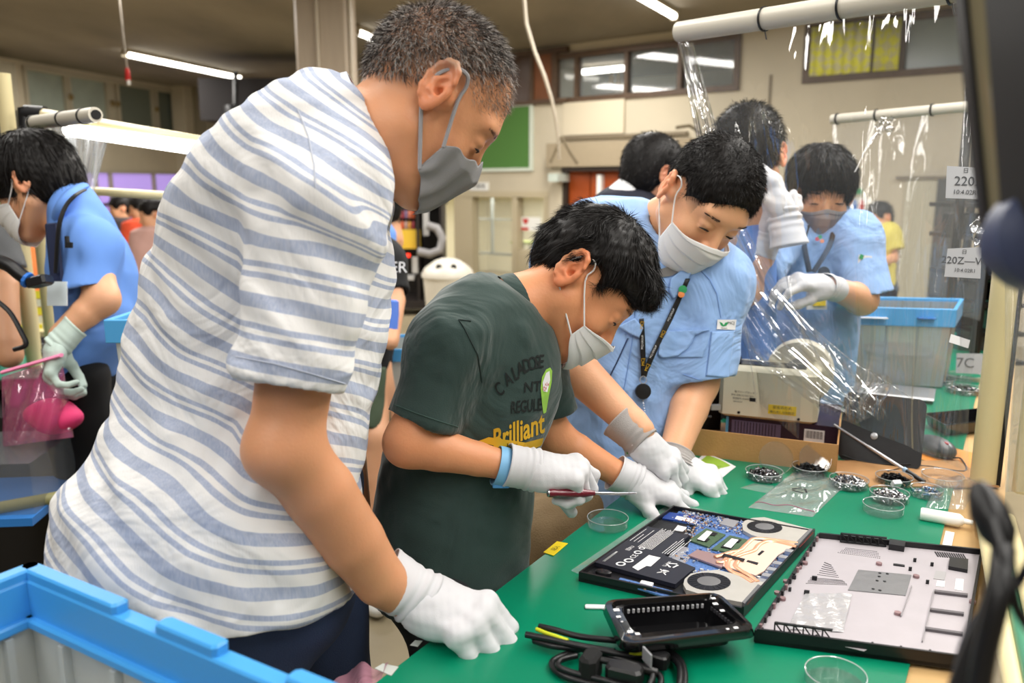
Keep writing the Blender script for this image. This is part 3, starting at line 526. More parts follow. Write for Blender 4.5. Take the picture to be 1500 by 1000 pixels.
def pipe(pts, r=.0042):
    ps = [LP_.px(x, y, .0010) for x, y in pts]; sm = []
    for i in range(len(ps) - 1):
        p0, p1, p2, p3 = ps[max(i - 1, 0)], ps[i], ps[i + 1], ps[min(i + 2, len(ps) - 1)]
        for t in (0, .25, .5, .75): sm.append(.5 * ((2 * p1) + (p2 - p0) * t + (2 * p0 - 5 * p1 + 4 * p2 - p3) * t * t + (3 * p1 - p0 - 3 * p2 + p3) * t ** 3))
    sm.append(ps[-1]); P_('heat_pipe', lambda mb: mb.tube(sm, r, 8, flat=.5, up=(0, 0, 1)), M_cu, True)
pipe([(1048, 815), (1072, 808), (1085, 805), (1095, 795), (1110, 788), (1168, 795)]); pipe([(1062, 822), (1086, 812), (1104, 806), (1112, 797), (1130, 792), (1166, 800)])
pipe([(1068, 818), (1066, 828), (1072, 836), (1088, 843), (1104, 853)]); pipe([(1082, 820), (1078, 828), (1086, 835), (1098, 842), (1112, 852)]); pipe([(1050, 822), (1060, 822), (1066, 816), (1085, 805)], .0035)
P_('dark_slot', lambda mb: (LP_.poly(mb, [(1058, 815), (1061, 812), (1092, 820), (1090, 823)], .0030, .0036),), M_chip); P_('dark_slot', lambda mb: LP_.poly(mb, [(1094, 822), (1096, 820), (1112, 824), (1110, 827)], M_b0 + .0075, M_b0 + .0082), M_chip)
P_('dark_slot', lambda mb: LP_.poly(mb, [(1110, 812), (1116, 806), (1120, 807), (1113, 813)], M_b0 + .0075, M_b0 + .0082), M_chip)
def fan(cx, cy, plate, rad):
    f_ = P_('fan_housing', lambda mb: LP_.poly(mb, plate, M_b0 + .0005, .0012), M_alu); c = LP_.px(cx, cy, .0013)
    P_('fan_opening', lambda mb: mb.lathe(c, [(rad * .5, .0004), (rad, .0), (rad, .0006), (rad * .5, .0010)], 32, LP_.R, closed=True), M_chip, par=f_)
    P_('fan_hub', lambda mb: mb.lathe(c, [(rad * .54, 0), (rad * .54, .0012), (rad * .48, .0017), (.0001, .0017)], 28, LP_.R), M_grey, True, par=f_)
    for k in range(22): q = k / 22 * 6.283; d = LP_.u * math.cos(q) + LP_.v * math.sin(q); P_('blade', lambda mb: mb.box(c + d * rad * .75 + Vector((0, 0, .0009)), (rad * .42, .0006, .0010), frame(d, Vector((0, 0, 1)).cross(d) + d * .5)), mat('blade_grey', (52, 52, 56), .4), par=f_)
def arcpoly(cx, cy, rx, ry, a0, a1, n, ex): return [(cx + rx * math.cos(math.radians(lerp(a0, a1, i / n))), cy + ry * math.sin(math.radians(lerp(a0, a1, i / n)))) for i in range(n + 1)] + ex
fan(1119, 772, [(1087, 768), (1090, 763), (1101, 759), (1118, 758), (1186, 775), (1163, 797), (1120, 789), (1100, 783), (1088, 776)], .0285)
fan(1039, 852, [(1001, 856), (1003, 848), (1012, 840), (1030, 836), (1052, 834), (1122, 852), (1092, 884), (1030, 872), (1005, 864)], .0305)
P_('heat_sink', lambda mb: LP_.poly(mb, [(1163, 797), (1185, 774), (1191, 778), (1170, 801)], M_b0, .0025), M_grey); P_('heat_sink', lambda mb: LP_.poly(mb, [(1089, 884), (1112, 857), (1119, 860), (1096, 889)], M_b0, .0025), M_grey)
P_('red_stripe', lambda mb: LP_.poly(mb, [(1168, 801), (1187, 780), (1190, 781), (1171, 803)], .0025, .003), mat('dark_red', (120, 36, 28), .5)); P_('red_stripe', lambda mb: LP_.poly(mb, [(1093, 888), (1115, 862), (1118, 863), (1097, 889)], .0025, .003), mat('dark_red', (120, 36, 28), .5))
for (x, y) in ((1158, 806), (1150, 815), (1142, 824), (1134, 833), (1127, 842), (1120, 850)):
    a, b = LP_.uv(x, y); P_('port', lambda mb: LP_.ub(mb, a - .035, a + .03, b - .017, b + .017, M_b0 + .0015, M_b0 + .008, bev=.0008), M_sil)
P_('shielded_chip', lambda mb: LP_.poly(mb, [(1054, 766), (1062, 758), (1082, 762), (1074, 771)], M_b0 + .0015, M_b0 + .006), M_sil)
P_('hard_card', lambda mb: LP_.poly(mb, [(973, 817), (998, 796), (1010, 799), (1004, 807), (1012, 812), (1000, 824)], M_b0 + .0015, M_b0 + .004), M_sil)
sm_ = MB(); rr = random.Random(5); Mcs = [mat('smd_white', (214, 216, 220), .4), M_chip, mat('smd_blue', (96, 132, 196), .4), mat('smd_tan', (188, 140, 96), .4), M_sil]
reg = [((1000, 745), (1052, 752), (1040, 768), (1006, 764), 240), ((1052, 752), (1090, 760), (1086, 780), (1040, 768), 220), ((1004, 768), (1036, 766), (1012, 786), (1004, 780), 60), ((1076, 806), (1040, 800), (1012, 800), (1000, 822), 40), ((906, 846), (982, 863), (978, 869), (904, 850), 60), ((1124, 800), (1160, 802), (1120, 846), (1100, 848), 90), ((975, 815), (1008, 800), (1010, 812), (1002, 824), 60), ((1012, 829), (1060, 830), (1030, 836), (1012, 840), 40), ((990, 746), (1030, 752), (1020, 764), (985, 758), 40)]
for (a, b, c, d, n_) in reg:
    for _ in range(n_):
        s_, t_ = rr.random(), rr.random(); x = lerp(lerp(a[0], b[0], s_), lerp(d[0], c[0], s_), t_); y = lerp(lerp(a[1], b[1], s_), lerp(d[1], c[1], s_), t_); k = rr.random(); sz = (.0012 + .004 * k ** 3, .0010 + .0035 * rr.random() ** 3, .0008 + .0018 * rr.random())
        sm_.box(LP_.px(x, y, M_b0 + .0015 + sz[2] / 2 + .001), sz, LP_.R, mi=rr.choice([0, 0, 1, 2, 2, 3, 4]))
o = obj('board_components', sm_, Mcs, lp); o['kind'] = 'stuff'
fl = MB(); q4 = [T(838, 838, TZ), T(985, 738, TZ), T(1090, 744), T(1100, 870), T(1010, 880)]
fl.grid(lambda u, v: lerp(lerp(T(836, 839), T(985, 737), v), lerp(T(1092, 899), T(1190, 782), v), u) + Vector((0, 0, .0012 + .0010 * math.sin(u * 30) * math.sin(v * 19) + .003 * max(0, 1 - u * 18))), 40, 40); tag(obj('plastic_film', fl, M_bag, smooth=True), 'clear plastic film lying under the opened laptop', 'film')

# ---- bottom cover beside it
CQ = ((1108, 918), (1412, 966), (1441, 802), (1196, 782)); CP = Local(CQ, TZ + .020); cv = thing('laptop_cover', 'pale inside of the removed laptop bottom cover with black vents', 'cover', (CP.c.x, CP.c.y, TZ))
M_cov = mat('cover_lilac_grey', (176, 170, 175), .42, .1, var=.03, vscale=30); M_foil = mat('foil_shine', (214, 212, 214), .22, .5, bump=.35, bscale=40)
def C_(nm, f, m, sm=False, par=None): mb = MB(); f(mb); return obj(nm, mb, m, par or cv, smooth=sm)
C_('shell', lambda mb: (CP.ub(mb, 0, 1, 0, 1, -.020, -.012, bev=.002), CP.ub(mb, 0, .012, 0, 1, -.018, -.001), CP.ub(mb, .985, 1, 0, 1, -.018, .001), CP.ub(mb, .012, .985, 0, .010, -.018, .001), CP.ub(mb, .012, .985, .988, 1, -.018, .001)), M_lapb)
C_('lining', lambda mb: CP.ub(mb, .012, .985, .010, .988, -.012, -.008), M_cov); cz = -.008
def truss(x0, y0, x1, y1, v, n_):
    a, b = CP.uv(x0, y0), CP.uv(x1, y1); zt, zb = cz + .017, cz + .001; t = C_('vent_truss', lambda mb: (CP.ub(mb, a[0], b[0], v - .006, v + .006, zt - .002, zt), CP.ub(mb, a[0], b[0], v - .006, v + .006, zb, zb + .0018)), M_lapb)
    for i in range(n_):
        u0 = lerp(a[0], b[0], i / n_); u1 = lerp(a[0], b[0], (i + 1) / n_); C_('strut', lambda mb: mb.tube([CP.at(u0, v, zt), CP.at(u1, v, zb)], .0011, 5), M_lapb, par=t); C_('strut', lambda mb: mb.tube([CP.at(u0, v, zt), CP.at(u0, v, zb)], .0011, 5), M_lapb, par=t)
truss(1226, 792, 1292, 798, .965, 6); truss(1138, 912, 1216, 925, .028, 6)
C_('side_panel', lambda mb: CP.poly(mb, [(1160, 918), (1178, 905), (1240, 915), (1280, 935), (1260, 945)], cz, cz + .0006), M_cov)
dg = C_('dark_shield', lambda mb: CP.poly(mb, [(1238, 857), (1253, 828), (1331, 835), (1322, 865)], cz, cz + .0012), mat('shield_grey', (128, 128, 130), .35, .3, bump=.1, bscale=60))
for x, y in ((1284, 833), (1295, 834), (1283, 838), (1280, 844), (1291, 845), (1274, 856), (1284, 858)): C_('screw_hole', lambda mb: mb.lathe(CP.px(x, y, cz + .0012), [(.0022, 0), (.0022, .0008), (.0001, .0008)], 8), M_chip, par=dg)
C_('foam_block', lambda mb: CP.poly(mb, [(1387, 826), (1389, 812), (1418, 815), (1417, 831)], cz, cz + .006), M_chip)
for (x, y, x1, y1) in ((1366, 859, 1417, 865), (1359, 886, 1411, 893), (1351, 914, 1409, 923)): C_('rib', lambda mb: CP.poly(mb, [(x, y), (x + .5, y + 3), (x1, y1 + 3), (x1 + .5, y1)], cz, cz + .004), mat('rib_grey', (96, 92, 96), .5))
for (x, y, x1, y1) in ((1364, 858, 1346, 934), (1330, 852, 1314, 896)): C_('rib', lambda mb: CP.poly(mb, [(x, y), (x1, y1), (x1 + 1.5, y1), (x + 1.5, y)], cz, cz + .003), mat('rib_grey2', (150, 146, 150), .5))
for (x, y, s_) in ((1191, 842, 8), (1180, 862, 8), (1163, 841, 6), (1362, 821, 5), (1355, 847, 5), (1336, 815, 5), (1329, 828, 5), (1157, 858, 4)): C_('post', lambda mb: mb.box(CP.px(x, y, cz + .003), (.0045 * s_ / 5, .003, .006), CP.R), M_chip)
for (x, y) in ((1283, 820), (1338, 838), (1310, 892), (1425, 876), (1147, 870), (1178, 820), (1170, 826), (1152, 846), (1140, 862)): C_('boss', lambda mb: mb.lathe(CP.px(x, y, cz), [(.0045, 0), (.0045, .004), (.002, .004)], 10), mat('boss_pink', (150, 122, 124), .4, .4))
C_('block', lambda mb: CP.poly(mb, [(1297, 798), (1298, 790), (1322, 793), (1320, 801)], cz, .002), M_chip); C_('bar', lambda mb: CP.poly(mb, [(1304, 821), (1304, 819), (1321, 821), (1321, 823)], cz, cz + .002), M_chip)
C_('panel', lambda mb: CP.poly(mb, [(1364, 840), (1368, 828), (1384, 830), (1381, 842)], cz, cz + .0008), mat('panel_grey', (170, 168, 170), .4, .3)); C_('white_sticker', lambda mb: CP.poly(mb, [(1397, 856), (1399, 840), (1411, 841), (1410, 858)], cz, cz + .001), M_wlab); C_('white_sticker', lambda mb: CP.poly(mb, [(1368, 851), (1370, 843), (1382, 844), (1381, 852)], cz, cz + .001), M_wlab)
C_('foil_sheet', lambda mb: mb.grid(lambda u, v: CP.px(*lerp(Vector((1152, 912)), lerp(Vector((1178, 862)), Vector((1190, 842)), 0), v).lerp(lerp(Vector((1230, 918)), Vector((1244, 862)), v), u), cz + .0008 + .0012 * math.sin(u * 9 + v * 4) ** 2), 26, 20), M_foil, True)
hb = MB()
def hatch(quad, nu, nv):
    for i in range(nu):
        for j in range(nv):
            u, v = (i + .5 + .5 * (j % 2)) / nu, (j + .5) / nv
            if u > 1: continue
            x = lerp(lerp(quad[0][0], quad[1][0], u), lerp(quad[3][0], quad[2][0], u), v); y = lerp(lerp(quad[0][1], quad[1][1], u), lerp(quad[3][1], quad[2][1], u), v); hb.box(CP.px(x, y, cz + .0002), (.0014, .0014, .0006), CP.R)
hatch(((1178, 848), (1238, 850), (1230, 842), (1186, 838)), 26, 5); hatch(((1194, 836), (1226, 840), (1214, 820), (1206, 816)), 14, 7); hatch(((1222, 804), (1286, 812), (1280, 800), (1236, 796)), 22, 5); hatch(((1160, 906), (1230, 918), (1232, 908), (1166, 894)), 22, 3)
o = obj('vent_holes', hb, M_chip, cv); o['kind'] = 'stuff'
for k in range(13): x = 1366 + k * 3.6; C_('vent_slot', lambda mb: CP.poly(mb, [(x, 800.5 + k * .25), (x + 1.6, 800.5 + k * .25), (x + 6.4, 807.5 + k * .25), (x + 4.8, 807.5 + k * .25)], cz, cz + .0012), M_chip)
for k in range(22): t = k / 21; a = .03 + t * .94; C_('clip', lambda mb: CP.ub(mb, a, a + .010, .004, .018, cz, cz + .009 - .003 * (k % 3)), M_lapb) if k % 4 != 1 else C_('clip', lambda mb: CP.ub(mb, a, a + .012, .006, .02, cz, cz + .006), M_wlab)
for k in range(16): t = k / 15; b = .04 + t * .9; C_('clip', lambda mb: CP.ub(mb, .006, .022, b, b + .012, cz, cz + .008), M_lapb if k % 3 else mat('boss_pink', (150, 122, 124), .4, .4))

# ---- black plastic tray
tr = thing('parts_tray', 'empty black plastic parts tray lying across the laptop corner', 'tray', T(990, 910)); zt_ = TZ + .042
rim = [T(x, y, zt_) for x, y in ((884, 880), (1052, 868), (1108, 922), (914, 945))]; inn = [T(x, y, zt_ - .004) for x, y in ((906, 888), (1040, 878), (1086, 914), (928, 930))]; bot = [lerp(p, sum(inn, Vector()) / 4, .10) - Vector((0, 0, .030)) for p in inn]
def rq(ps, r=.18, n=5):
    out = []
    for i in range(4):
        p, a, b = ps[i], ps[i - 1], ps[(i + 1) % 4]; r1 = .018 / (a - p).length; r2 = .018 / (b - p).length; s_ = p + (a - p) * r1; e_ = p + (b - p) * r2
        for k in range(n + 1): t = k / n; out.append((1 - t) ** 2 * s_ + 2 * t * (1 - t) * p + t * t * e_)
    return out
A_, B_, C2 = rq(rim), rq(inn), rq(bot); mb = MB(); n_ = len(A_); dn = [lerp(p, sum(rim, Vector()) / 4, -.03) - Vector((0, 0, .010)) for p in A_]; vs = dn + A_ + [p + Vector((0, 0, .002)) for p in [lerp(a, b, .35) for a, b in zip(A_, B_)]] + [lerp(a, b, .55) - Vector((0, 0, .003)) for a, b in zip(A_, B_)] + B_ + C2
fs = [(k * n_ + i, k * n_ + (i + 1) % n_, (k + 1) * n_ + (i + 1) % n_, (k + 1) * n_ + i) for k in range(5) for i in range(n_)] + [tuple(5 * n_ + i for i in range(n_))]
mb.add(vs, fs); M_tray = mat('glossy_black_tray', (18, 18, 20), .16, coat=.4); obj('tray_shell', mb, M_tray, tr, smooth=50, thick=.0012)
for k in range(17):
    t = (k + .7) / 18.2; p = lerp(inn[0], inn[1], t); q = lerp(bot[0], bot[1], t); mb = MB(); d = (inn[1] - inn[0]).normalized(); mb.box(lerp(p, q, .22) + (inn[3] - inn[0]).normalized() * .0022, (.0035, .0025, .006), frame(d, (inn[3] - inn[0])), bev=.0008); obj('notch', mb, mat('notch_grey', (176, 176, 180), .3), tr)
for k in range(10):
    t = (k + .7) / 11; p = lerp(inn[1], inn[2], t); q = lerp(bot[1], bot[2], t); mb = MB(); mb.box(lerp(p, q, .25) - (inn[1] - inn[0]).normalized() * .0022, (.0035, .0022, .005), frame((inn[2] - inn[1]), (inn[0] - inn[1]))); obj('notch', mb, mat('notch_dark', (60, 60, 64), .3), tr)
for x, y, s_ in ((903, 893, .008), (906, 903, .006), (911, 910, .003), (923, 925, .007), (934, 928, .006), (1048, 884, .007), (1058, 894, .006), (1066, 921, .004), (1078, 919, .006), (1045, 876, .006)): mb = MB(); mb.box(T(x, y, zt_ + .0022), (s_, s_ * .8, .0008), frame(rim[1] - rim[0], rim[3] - rim[0]), bev=.0003); obj('label_scrap', mb, M_wlab, tr)  # small white plates imitate reflections on the glossy rim
mb = MB(); a_, b_ = T(857, 890), T(900, 891); mb.box((a_ + b_) / 2 + Vector((0, 0, .002)), ((b_ - a_).length, .010, .003), frame(b_ - a_, (0, 1, 0)), bev=.0012); tag(obj('spudger', mb, M_wlab), 'white plastic stick poking out under the black tray', 'tool')
# ---- power cable bundle
cb = thing('power_cable', 'bundled black power cable with a strap at the bench edge', 'cable', T(890, 960))
M_cab = mat('cable_black', (22, 22, 24), .38); M_yel = mat('yellow_green_wire', (206, 214, 40), .5)
def catm(ps, n=5):
    sm = []
    for i in range(len(ps) - 1):
        p0, p1, p2, p3 = ps[max(i - 1, 0)], ps[i], ps[i + 1], ps[min(i + 2, len(ps) - 1)]
        for k in range(n): t = k / n; sm.append(.5 * ((2 * p1) + (p2 - p0) * t + (2 * p0 - 5 * p1 + 4 * p2 - p3) * t * t + (3 * p1 - p0 - 3 * p2 + p3) * t ** 3))
    return sm + [ps[-1]]
def strand(pts, r, m=M_cab, nm='cord'): mb = MB(); mb.tube(catm([T(x, y, TZ + z) for x, y, z in pts]), r, 8); return obj(nm, mb, m, cb, smooth=True)
strand([(790, 917, .022), (812, 922, .024), (850, 932, .024), (905, 938, .022), (950, 942, .018), (990, 960, .014), (1003, 985, .010), (1000, 1020, .008)], .0042)
strand([(770, 929, .018), (800, 935, .018), (840, 944, .020), (880, 952, .022), (925, 960, .020), (970, 958, .014), (995, 975, .012), (994, 1015, .01)], .0044)
strand([(782, 938, .010), (810, 946, .012), (850, 950, .014), (900, 962, .016), (940, 975, .014), (968, 992, .010), (960, 1020, .008)], .0042)
strand([(780, 932, .014), (820, 940, .014), (860, 948, .014), (900, 955, .02)], .0050)
strand([(850, 950, .006), (820, 962, .006), (808, 972, .006), (822, 988, .006), (860, 1000, .006), (900, 1008, .006)], .0042)
strand([(845, 960, .012), (822, 966, .012), (818, 976, .012), (840, 985, .012), (885, 996, .012), (930, 1010, .012)], .0040)
strand([(862, 962, .024), (890, 968, .026), (930, 974, .022), (955, 985, .016), (950, 1005, .01), (930, 1015, .01)], .0042)
strand([(900, 972, .018), (935, 978, .02), (962, 985, .016)], .0055)
strand([(786, 921, .020), (800, 927, .021), (815, 932, .022), (832, 938, .022)], .0028, M_yel, 'earth_wire'); strand([(922, 956, .024), (932, 957, .024), (940, 957, .023)], .0024, M_yel, 'earth_wire')
mb = MB(); mb.box(T(865, 975, TZ + .018), (.022, .036, .034), frame(T(880, 978) - T(850, 970), (0, 1, 0)), bev=.006); obj('strap', mb, mat('strap_black', (14, 14, 15), .8), cb)
mb = MB(); mb.box(T(915, 985, TZ + .02), (.045, .024, .02), frame(T(950, 992) - T(880, 975), (0, 1, 0)), bev=.005); obj('plug', mb, M_cab, cb); mb = MB(); mb.box(T(962, 965, TZ + .02), (.030, .020, .018), frame(T(975, 962) - T(950, 955), (0, 1, 0)), bev=.003); obj('plug', mb, M_cab, cb)
mb = MB(); mb.box(T(948, 962, TZ + .032), (.003, .022, .018), frame((1, .35, 0), (0, 1, 0)), bev=.001); obj('clear_tag', mb, mat('tag_grey', (150, 152, 156), .2), cb)
# ================================================================ smooth-body modeller (signed distance field -> surface nets)
F4 = np.float32
class Fig:
    def __init__(s): s.p = []; s.O = Vector((0, 0, 0)); s.R = (Vector((1, 0, 0)), Vector((0, 1, 0)), Vector((0, 0, 1))); s.s = 1.0
    def at(s, O, R, sc=1.0): s.O = Vector(O); s.R = R; s.s = sc; return s
    def w(s, v): return s.O + (s.R[0] * v[0] + s.R[1] * v[1] + s.R[2] * v[2]) * s.s
    def world(s): return s.at((0, 0, 0), (Vector((1, 0, 0)), Vector((0, 1, 0)), Vector((0, 0, 1))))
    def _push(s, op, kind, data, k, lo, hi): s.p.append((op, kind, data, k * s.s, np.array(lo), np.array(hi)))
    def cone(s, a, b, ra, rb=None, k=.01, op='u', n=None, flat=1.0):
        rb = ra if rb is None else rb
        a = np.array(s.w(a)); b = np.array(s.w(b)); ra *= s.s; rb *= s.s; r = max(ra, rb)
        nn = None
        if n is not None: nn = np.array((s.R[0] * n[0] + s.R[1] * n[1] + s.R[2] * n[2]).normalized())
        s._push(op, 'c', (a, b, ra, rb, nn, flat), k, np.minimum(a, b) - r, np.maximum(a, b) + r); return s
    def chain(s, pts, rs, k=.01, op='u', n=None, flat=1.0):
        for i in range(len(pts) - 1): s.cone(pts[i], pts[i + 1], rs[i], rs[i + 1], k if i == 0 else max(.005, k * .2), op, n, flat)
        return s
    def ell(s, c, r, k=.01, op='u', R=None):
        c = np.array(s.w(c)); ax = s.R if R is None else tuple(s.R[0] * q[0] + s.R[1] * q[1] + s.R[2] * q[2] for q in R)
        r = np.array(r) * s.s; A = np.array([list(q) for q in ax]); e = np.sqrt(((A.T * r) ** 2).sum(1))
        s._push(op, 'e', (c, A, r), k, c - e, c + e); return s
    def loft(s, O, W, U, V, t, cu, cv, a, b, k=.01, op='u', n=2.0):
        """sections across the straight axis W at heights t: centre (cu, cv), half sizes (a, b)"""
        O, W, U, V = [np.array(q) for q in (O, W, U, V)]; t, cu, cv, a, b = [np.array(q, float) for q in (t, cu, cv, a, b)]
        C = O + W * t[:, None] + U * cu[:, None] + V * cv[:, None]; m = max(a.max(), b.max())
        ex = np.abs(U) * a[:, None] + np.abs(V) * b[:, None] + .012
        s._push(op, 'l', (O, W, U, V, t, cu, cv, a, b, n), k, (C - ex).min(0), (C + ex).max(0)); return s
    def cut(s, c, n, r, k=.003):
        """removes what lies beyond the plane at c (normal n), within r of c"""
        c = np.array(s.w(c)); n = np.array((s.R[0] * n[0] + s.R[1] * n[1] + s.R[2] * n[2]).normalized()); s._push('s', 'h', (c, n, r * s.s), k, c - r * s.s, c + r * s.s); return s
    def evalp(s, q, X, Y, Z):
        op, kind, D_, k, lo, hi = q
        if kind == 'c':
            a, b, ra, rb, nn, fl = D_; ab = b - a; L2 = max(float(ab @ ab), 1e-12)
            px, py, pz = X - F4(a[0]), Y - F4(a[1]), Z - F4(a[2])
            t = np.clip((px * F4(ab[0]) + py * F4(ab[1]) + pz * F4(ab[2])) / F4(L2), 0, 1)
            px = px - t * F4(ab[0]); py = py - t * F4(ab[1]); pz = pz - t * F4(ab[2])
            r = F4(ra) + F4(rb - ra) * t; d2 = px * px + py * py + pz * pz
            if nn is not None:
                h = px * F4(nn[0]) + py * F4(nn[1]) + pz * F4(nn[2]); d2 = d2 + h * h * F4(1 / fl ** 2 - 1)
                return (np.sqrt(d2) - r) * F4(min(1, fl) if fl > .5 else .7)
            return np.sqrt(d2) - r
        if kind == 'e':
            c, A, r = D_; px, py, pz = X - F4(c[0]), Y - F4(c[1]), Z - F4(c[2]); k0 = 0; k1 = 0
            for i in range(3):
                u = (px * F4(A[i][0]) + py * F4(A[i][1]) + pz * F4(A[i][2])) / F4(r[i]); u2 = u * u; k0 = k0 + u2; k1 = k1 + u2 / F4(r[i] ** 2)
            k0 = np.sqrt(k0); return k0 * (k0 - 1) / np.maximum(np.sqrt(k1), F4(1e-6))
        if kind == 'h':
            c, n, r = D_; px, py, pz = X - F4(c[0]), Y - F4(c[1]), Z - F4(c[2]); return np.maximum(-(px * F4(n[0]) + py * F4(n[1]) + pz * F4(n[2])), np.sqrt(px * px + py * py + pz * pz) - F4(r))
        if kind == 'l':
            O, W, U, V, t, cu, cv, a, b, n = D_; px, py, pz = X - F4(O[0]), Y - F4(O[1]), Z - F4(O[2])
            h = px * F4(W[0]) + py * F4(W[1]) + pz * F4(W[2]); u = px * F4(U[0]) + py * F4(U[1]) + pz * F4(U[2]); v = px * F4(V[0]) + py * F4(V[1]) + pz * F4(V[2])
            A = np.interp(h, t, a).astype(F4); B = np.interp(h, t, b).astype(F4); u = (u - np.interp(h, t, cu).astype(F4)) / A; v = (v - np.interp(h, t, cv).astype(F4)) / B
            if n == 2.0: k0 = np.sqrt(u * u + v * v)
            else: k0 = (np.abs(u) ** n + np.abs(v) ** n) ** (1 / n)
            d = (k0 - 1) * np.minimum(A, B) * F4(.9); e = np.maximum(F4(t[0]) - h, h - F4(t[-1])); return np.maximum(d, e)
    def field(s, X, Y, Z):
        v = np.full(X.shape, .08, F4)
        for q in s.p: v = s.comb(v, s.evalp(q, X, Y, Z), q[0], q[3])
        return v
    @staticmethod
    def comb(v, d, op, k):
        k = F4(max(k, 1e-5))
        if op == 'u': h = np.maximum(k - np.abs(v - d), 0) / k; return np.minimum(v, d) - h * h * k * F4(.25)
        if op == 's': d = -d
        h = np.maximum(k - np.abs(v - d), 0) / k; return np.maximum(v, d) + h * h * k * F4(.25)
    def mesh(s, h, lo=None, hi=None):
        us = [q for q in s.p if q[0] == 'u']
        if lo is None: lo = np.min([q[4] for q in us], 0) - 3 * h - .004; hi = np.max([q[5] for q in us], 0) + 3 * h + .004
        lo = np.array(lo); hi = np.array(hi); n = np.ceil((hi - lo) / h).astype(int) + 1
        G = np.full(n, .08, F4); ax = [(lo[i] + h * np.arange(n[i])).astype(F4) for i in range(3)]
        for q in s.p:
            m = q[3] + 2.5 * h + .002
            if q[0] == 'i': i0 = np.zeros(3, int); i1 = n
            else: i0 = np.maximum(np.floor((q[4] - m - lo) / h).astype(int), 0); i1 = np.minimum(np.ceil((q[5] + m - lo) / h).astype(int) + 1, n)
            if (i1 <= i0).any(): continue
            sl = tuple(slice(i0[k], i1[k]) for k in range(3))
            X, Y, Z = ax[0][sl[0]][:, None, None], ax[1][sl[1]][None, :, None], ax[2][sl[2]][None, None, :]
            G[sl] = s.comb(G[sl], s.evalp(q, X, Y, Z), q[0], q[3])
        return nets(G, lo, h)
def nets(G, lo, h):
    I = G < 0; nx, ny, nz = G.shape
    cnt = np.zeros((nx - 1, ny - 1, nz - 1), np.int8)
    for a in (0, 1):
        for b in (0, 1):
            for c in (0, 1): cnt += I[a:nx - 1 + a, b:ny - 1 + b, c:nz - 1 + c]
    act = (cnt > 0) & (cnt < 8); idx = np.argwhere(act); ids = np.full(act.shape, -1, np.int64); ids[act] = np.arange(len(idx))
    if len(idx) == 0: return np.zeros((0, 3)), np.zeros((0, 4), int)
    acc = np.zeros((len(idx), 3)); num = np.zeros(len(idx))
    cs = [(a, b, c) for a in (0, 1) for b in (0, 1) for c in (0, 1)]
    val = {c: G[idx[:, 0] + c[0], idx[:, 1] + c[1], idx[:, 2] + c[2]].astype(float) for c in cs}
    for c in cs:
        for k in range(3):
            if c[k] == 0:
                e = list(c); e[k] = 1; e = tuple(e); va, vb = val[c], val[e]; m = (va < 0) != (vb < 0); t = np.where(m, va / np.where(m, va - vb, 1), 0)
                p = np.zeros((len(idx), 3)); p[:] = c; p[:, k] += t; acc += p * m[:, None]; num += m
    V = lo + (idx + acc / num[:, None]) * h; Q = []
    for k in range(3):
        o1, o2 = [(1, 2), (2, 0), (0, 1)][k]
        sa = [slice(0, nx), slice(0, ny), slice(0, nz)]; sb = list(sa); sa[k] = slice(0, G.shape[k] - 1); sb[k] = slice(1, G.shape[k])
        A, B = I[tuple(sa)], I[tuple(sb)]; E_ = np.argwhere(A != B); E_ = E_[(E_[:, o1] > 0) & (E_[:, o2] > 0) & (E_[:, o1] < G.shape[o1] - 1) & (E_[:, o2] < G.shape[o2] - 1)]
        ins = A[E_[:, 0], E_[:, 1], E_[:, 2]]; f = []
        for d1, d2 in ((1, 1), (0, 1), (0, 0), (1, 0)):
            c = E_.copy(); c[:, o1] -= d1; c[:, o2] -= d2; f.append(ids[c[:, 0], c[:, 1], c[:, 2]])
        f = np.stack(f, 1); f[~ins] = f[~ins][:, ::-1]; Q.append(f)
    Q = np.concatenate(Q); Q = Q[(Q >= 0).all(1)]; return V, Q
def normals(V, Q):
    n = np.cross(V[Q[:, 2]] - V[Q[:, 0]], V[Q[:, 3]] - V[Q[:, 1]]); N = np.zeros_like(V)
    for i in range(4):
        for c in range(3): N[:, c] += np.bincount(Q[:, i], n[:, c], len(V))
    return N / np.maximum(np.linalg.norm(N, axis=1), 1e-12)[:, None]
def relax(V, Q, it=1, lam=.5):
    for _ in range(it):
        S = np.zeros_like(V); C = np.zeros(len(V))
        for i in range(4):
            a, b = Q[:, i], Q[:, (i + 1) % 4]
            for c in range(3): S[:, c] += np.bincount(a, V[b, c], len(V)) + np.bincount(b, V[a, c], len(V))
            C += np.bincount(a, None, len(V)) + np.bincount(b, None, len(V))
        V = V * (1 - lam) + lam * S / np.maximum(C, 1)[:, None]
    return V
def npmesh(name, V, Q, ms, attrs=None, smooth=True):
    me = bpy.data.meshes.new(name); nv, nf = len(V), len(Q); k = Q.shape[1]
    me.vertices.add(nv); me.vertices.foreach_set('co', np.asarray(V, F4).ravel()); me.loops.add(nf * k); me.loops.foreach_set('vertex_index', Q.astype(np.int32).ravel())
    me.polygons.add(nf); me.polygons.foreach_set('loop_start', np.arange(0, nf * k, k, dtype=np.int32))
    try: me.polygons.foreach_set('loop_total', np.full(nf, k, np.int32))
    except Exception: pass
    me.update(calc_edges=True)
    if smooth: me.polygons.foreach_set('use_smooth', np.ones(nf, bool))
    for m in (ms if isinstance(ms, (list, tuple)) else [ms]): me.materials.append(m)
    for n_, a in (attrs or {}).items(): at = me.attributes.new(n_, 'FLOAT', 'POINT'); at.data.foreach_set('value', np.asarray(a, F4))
    me.validate(); me.update(); return me
def compact(V, Q, keep):
    Q = Q[keep]; u, inv = np.unique(Q, return_inverse=True); return V[u], inv.reshape(Q.shape), u
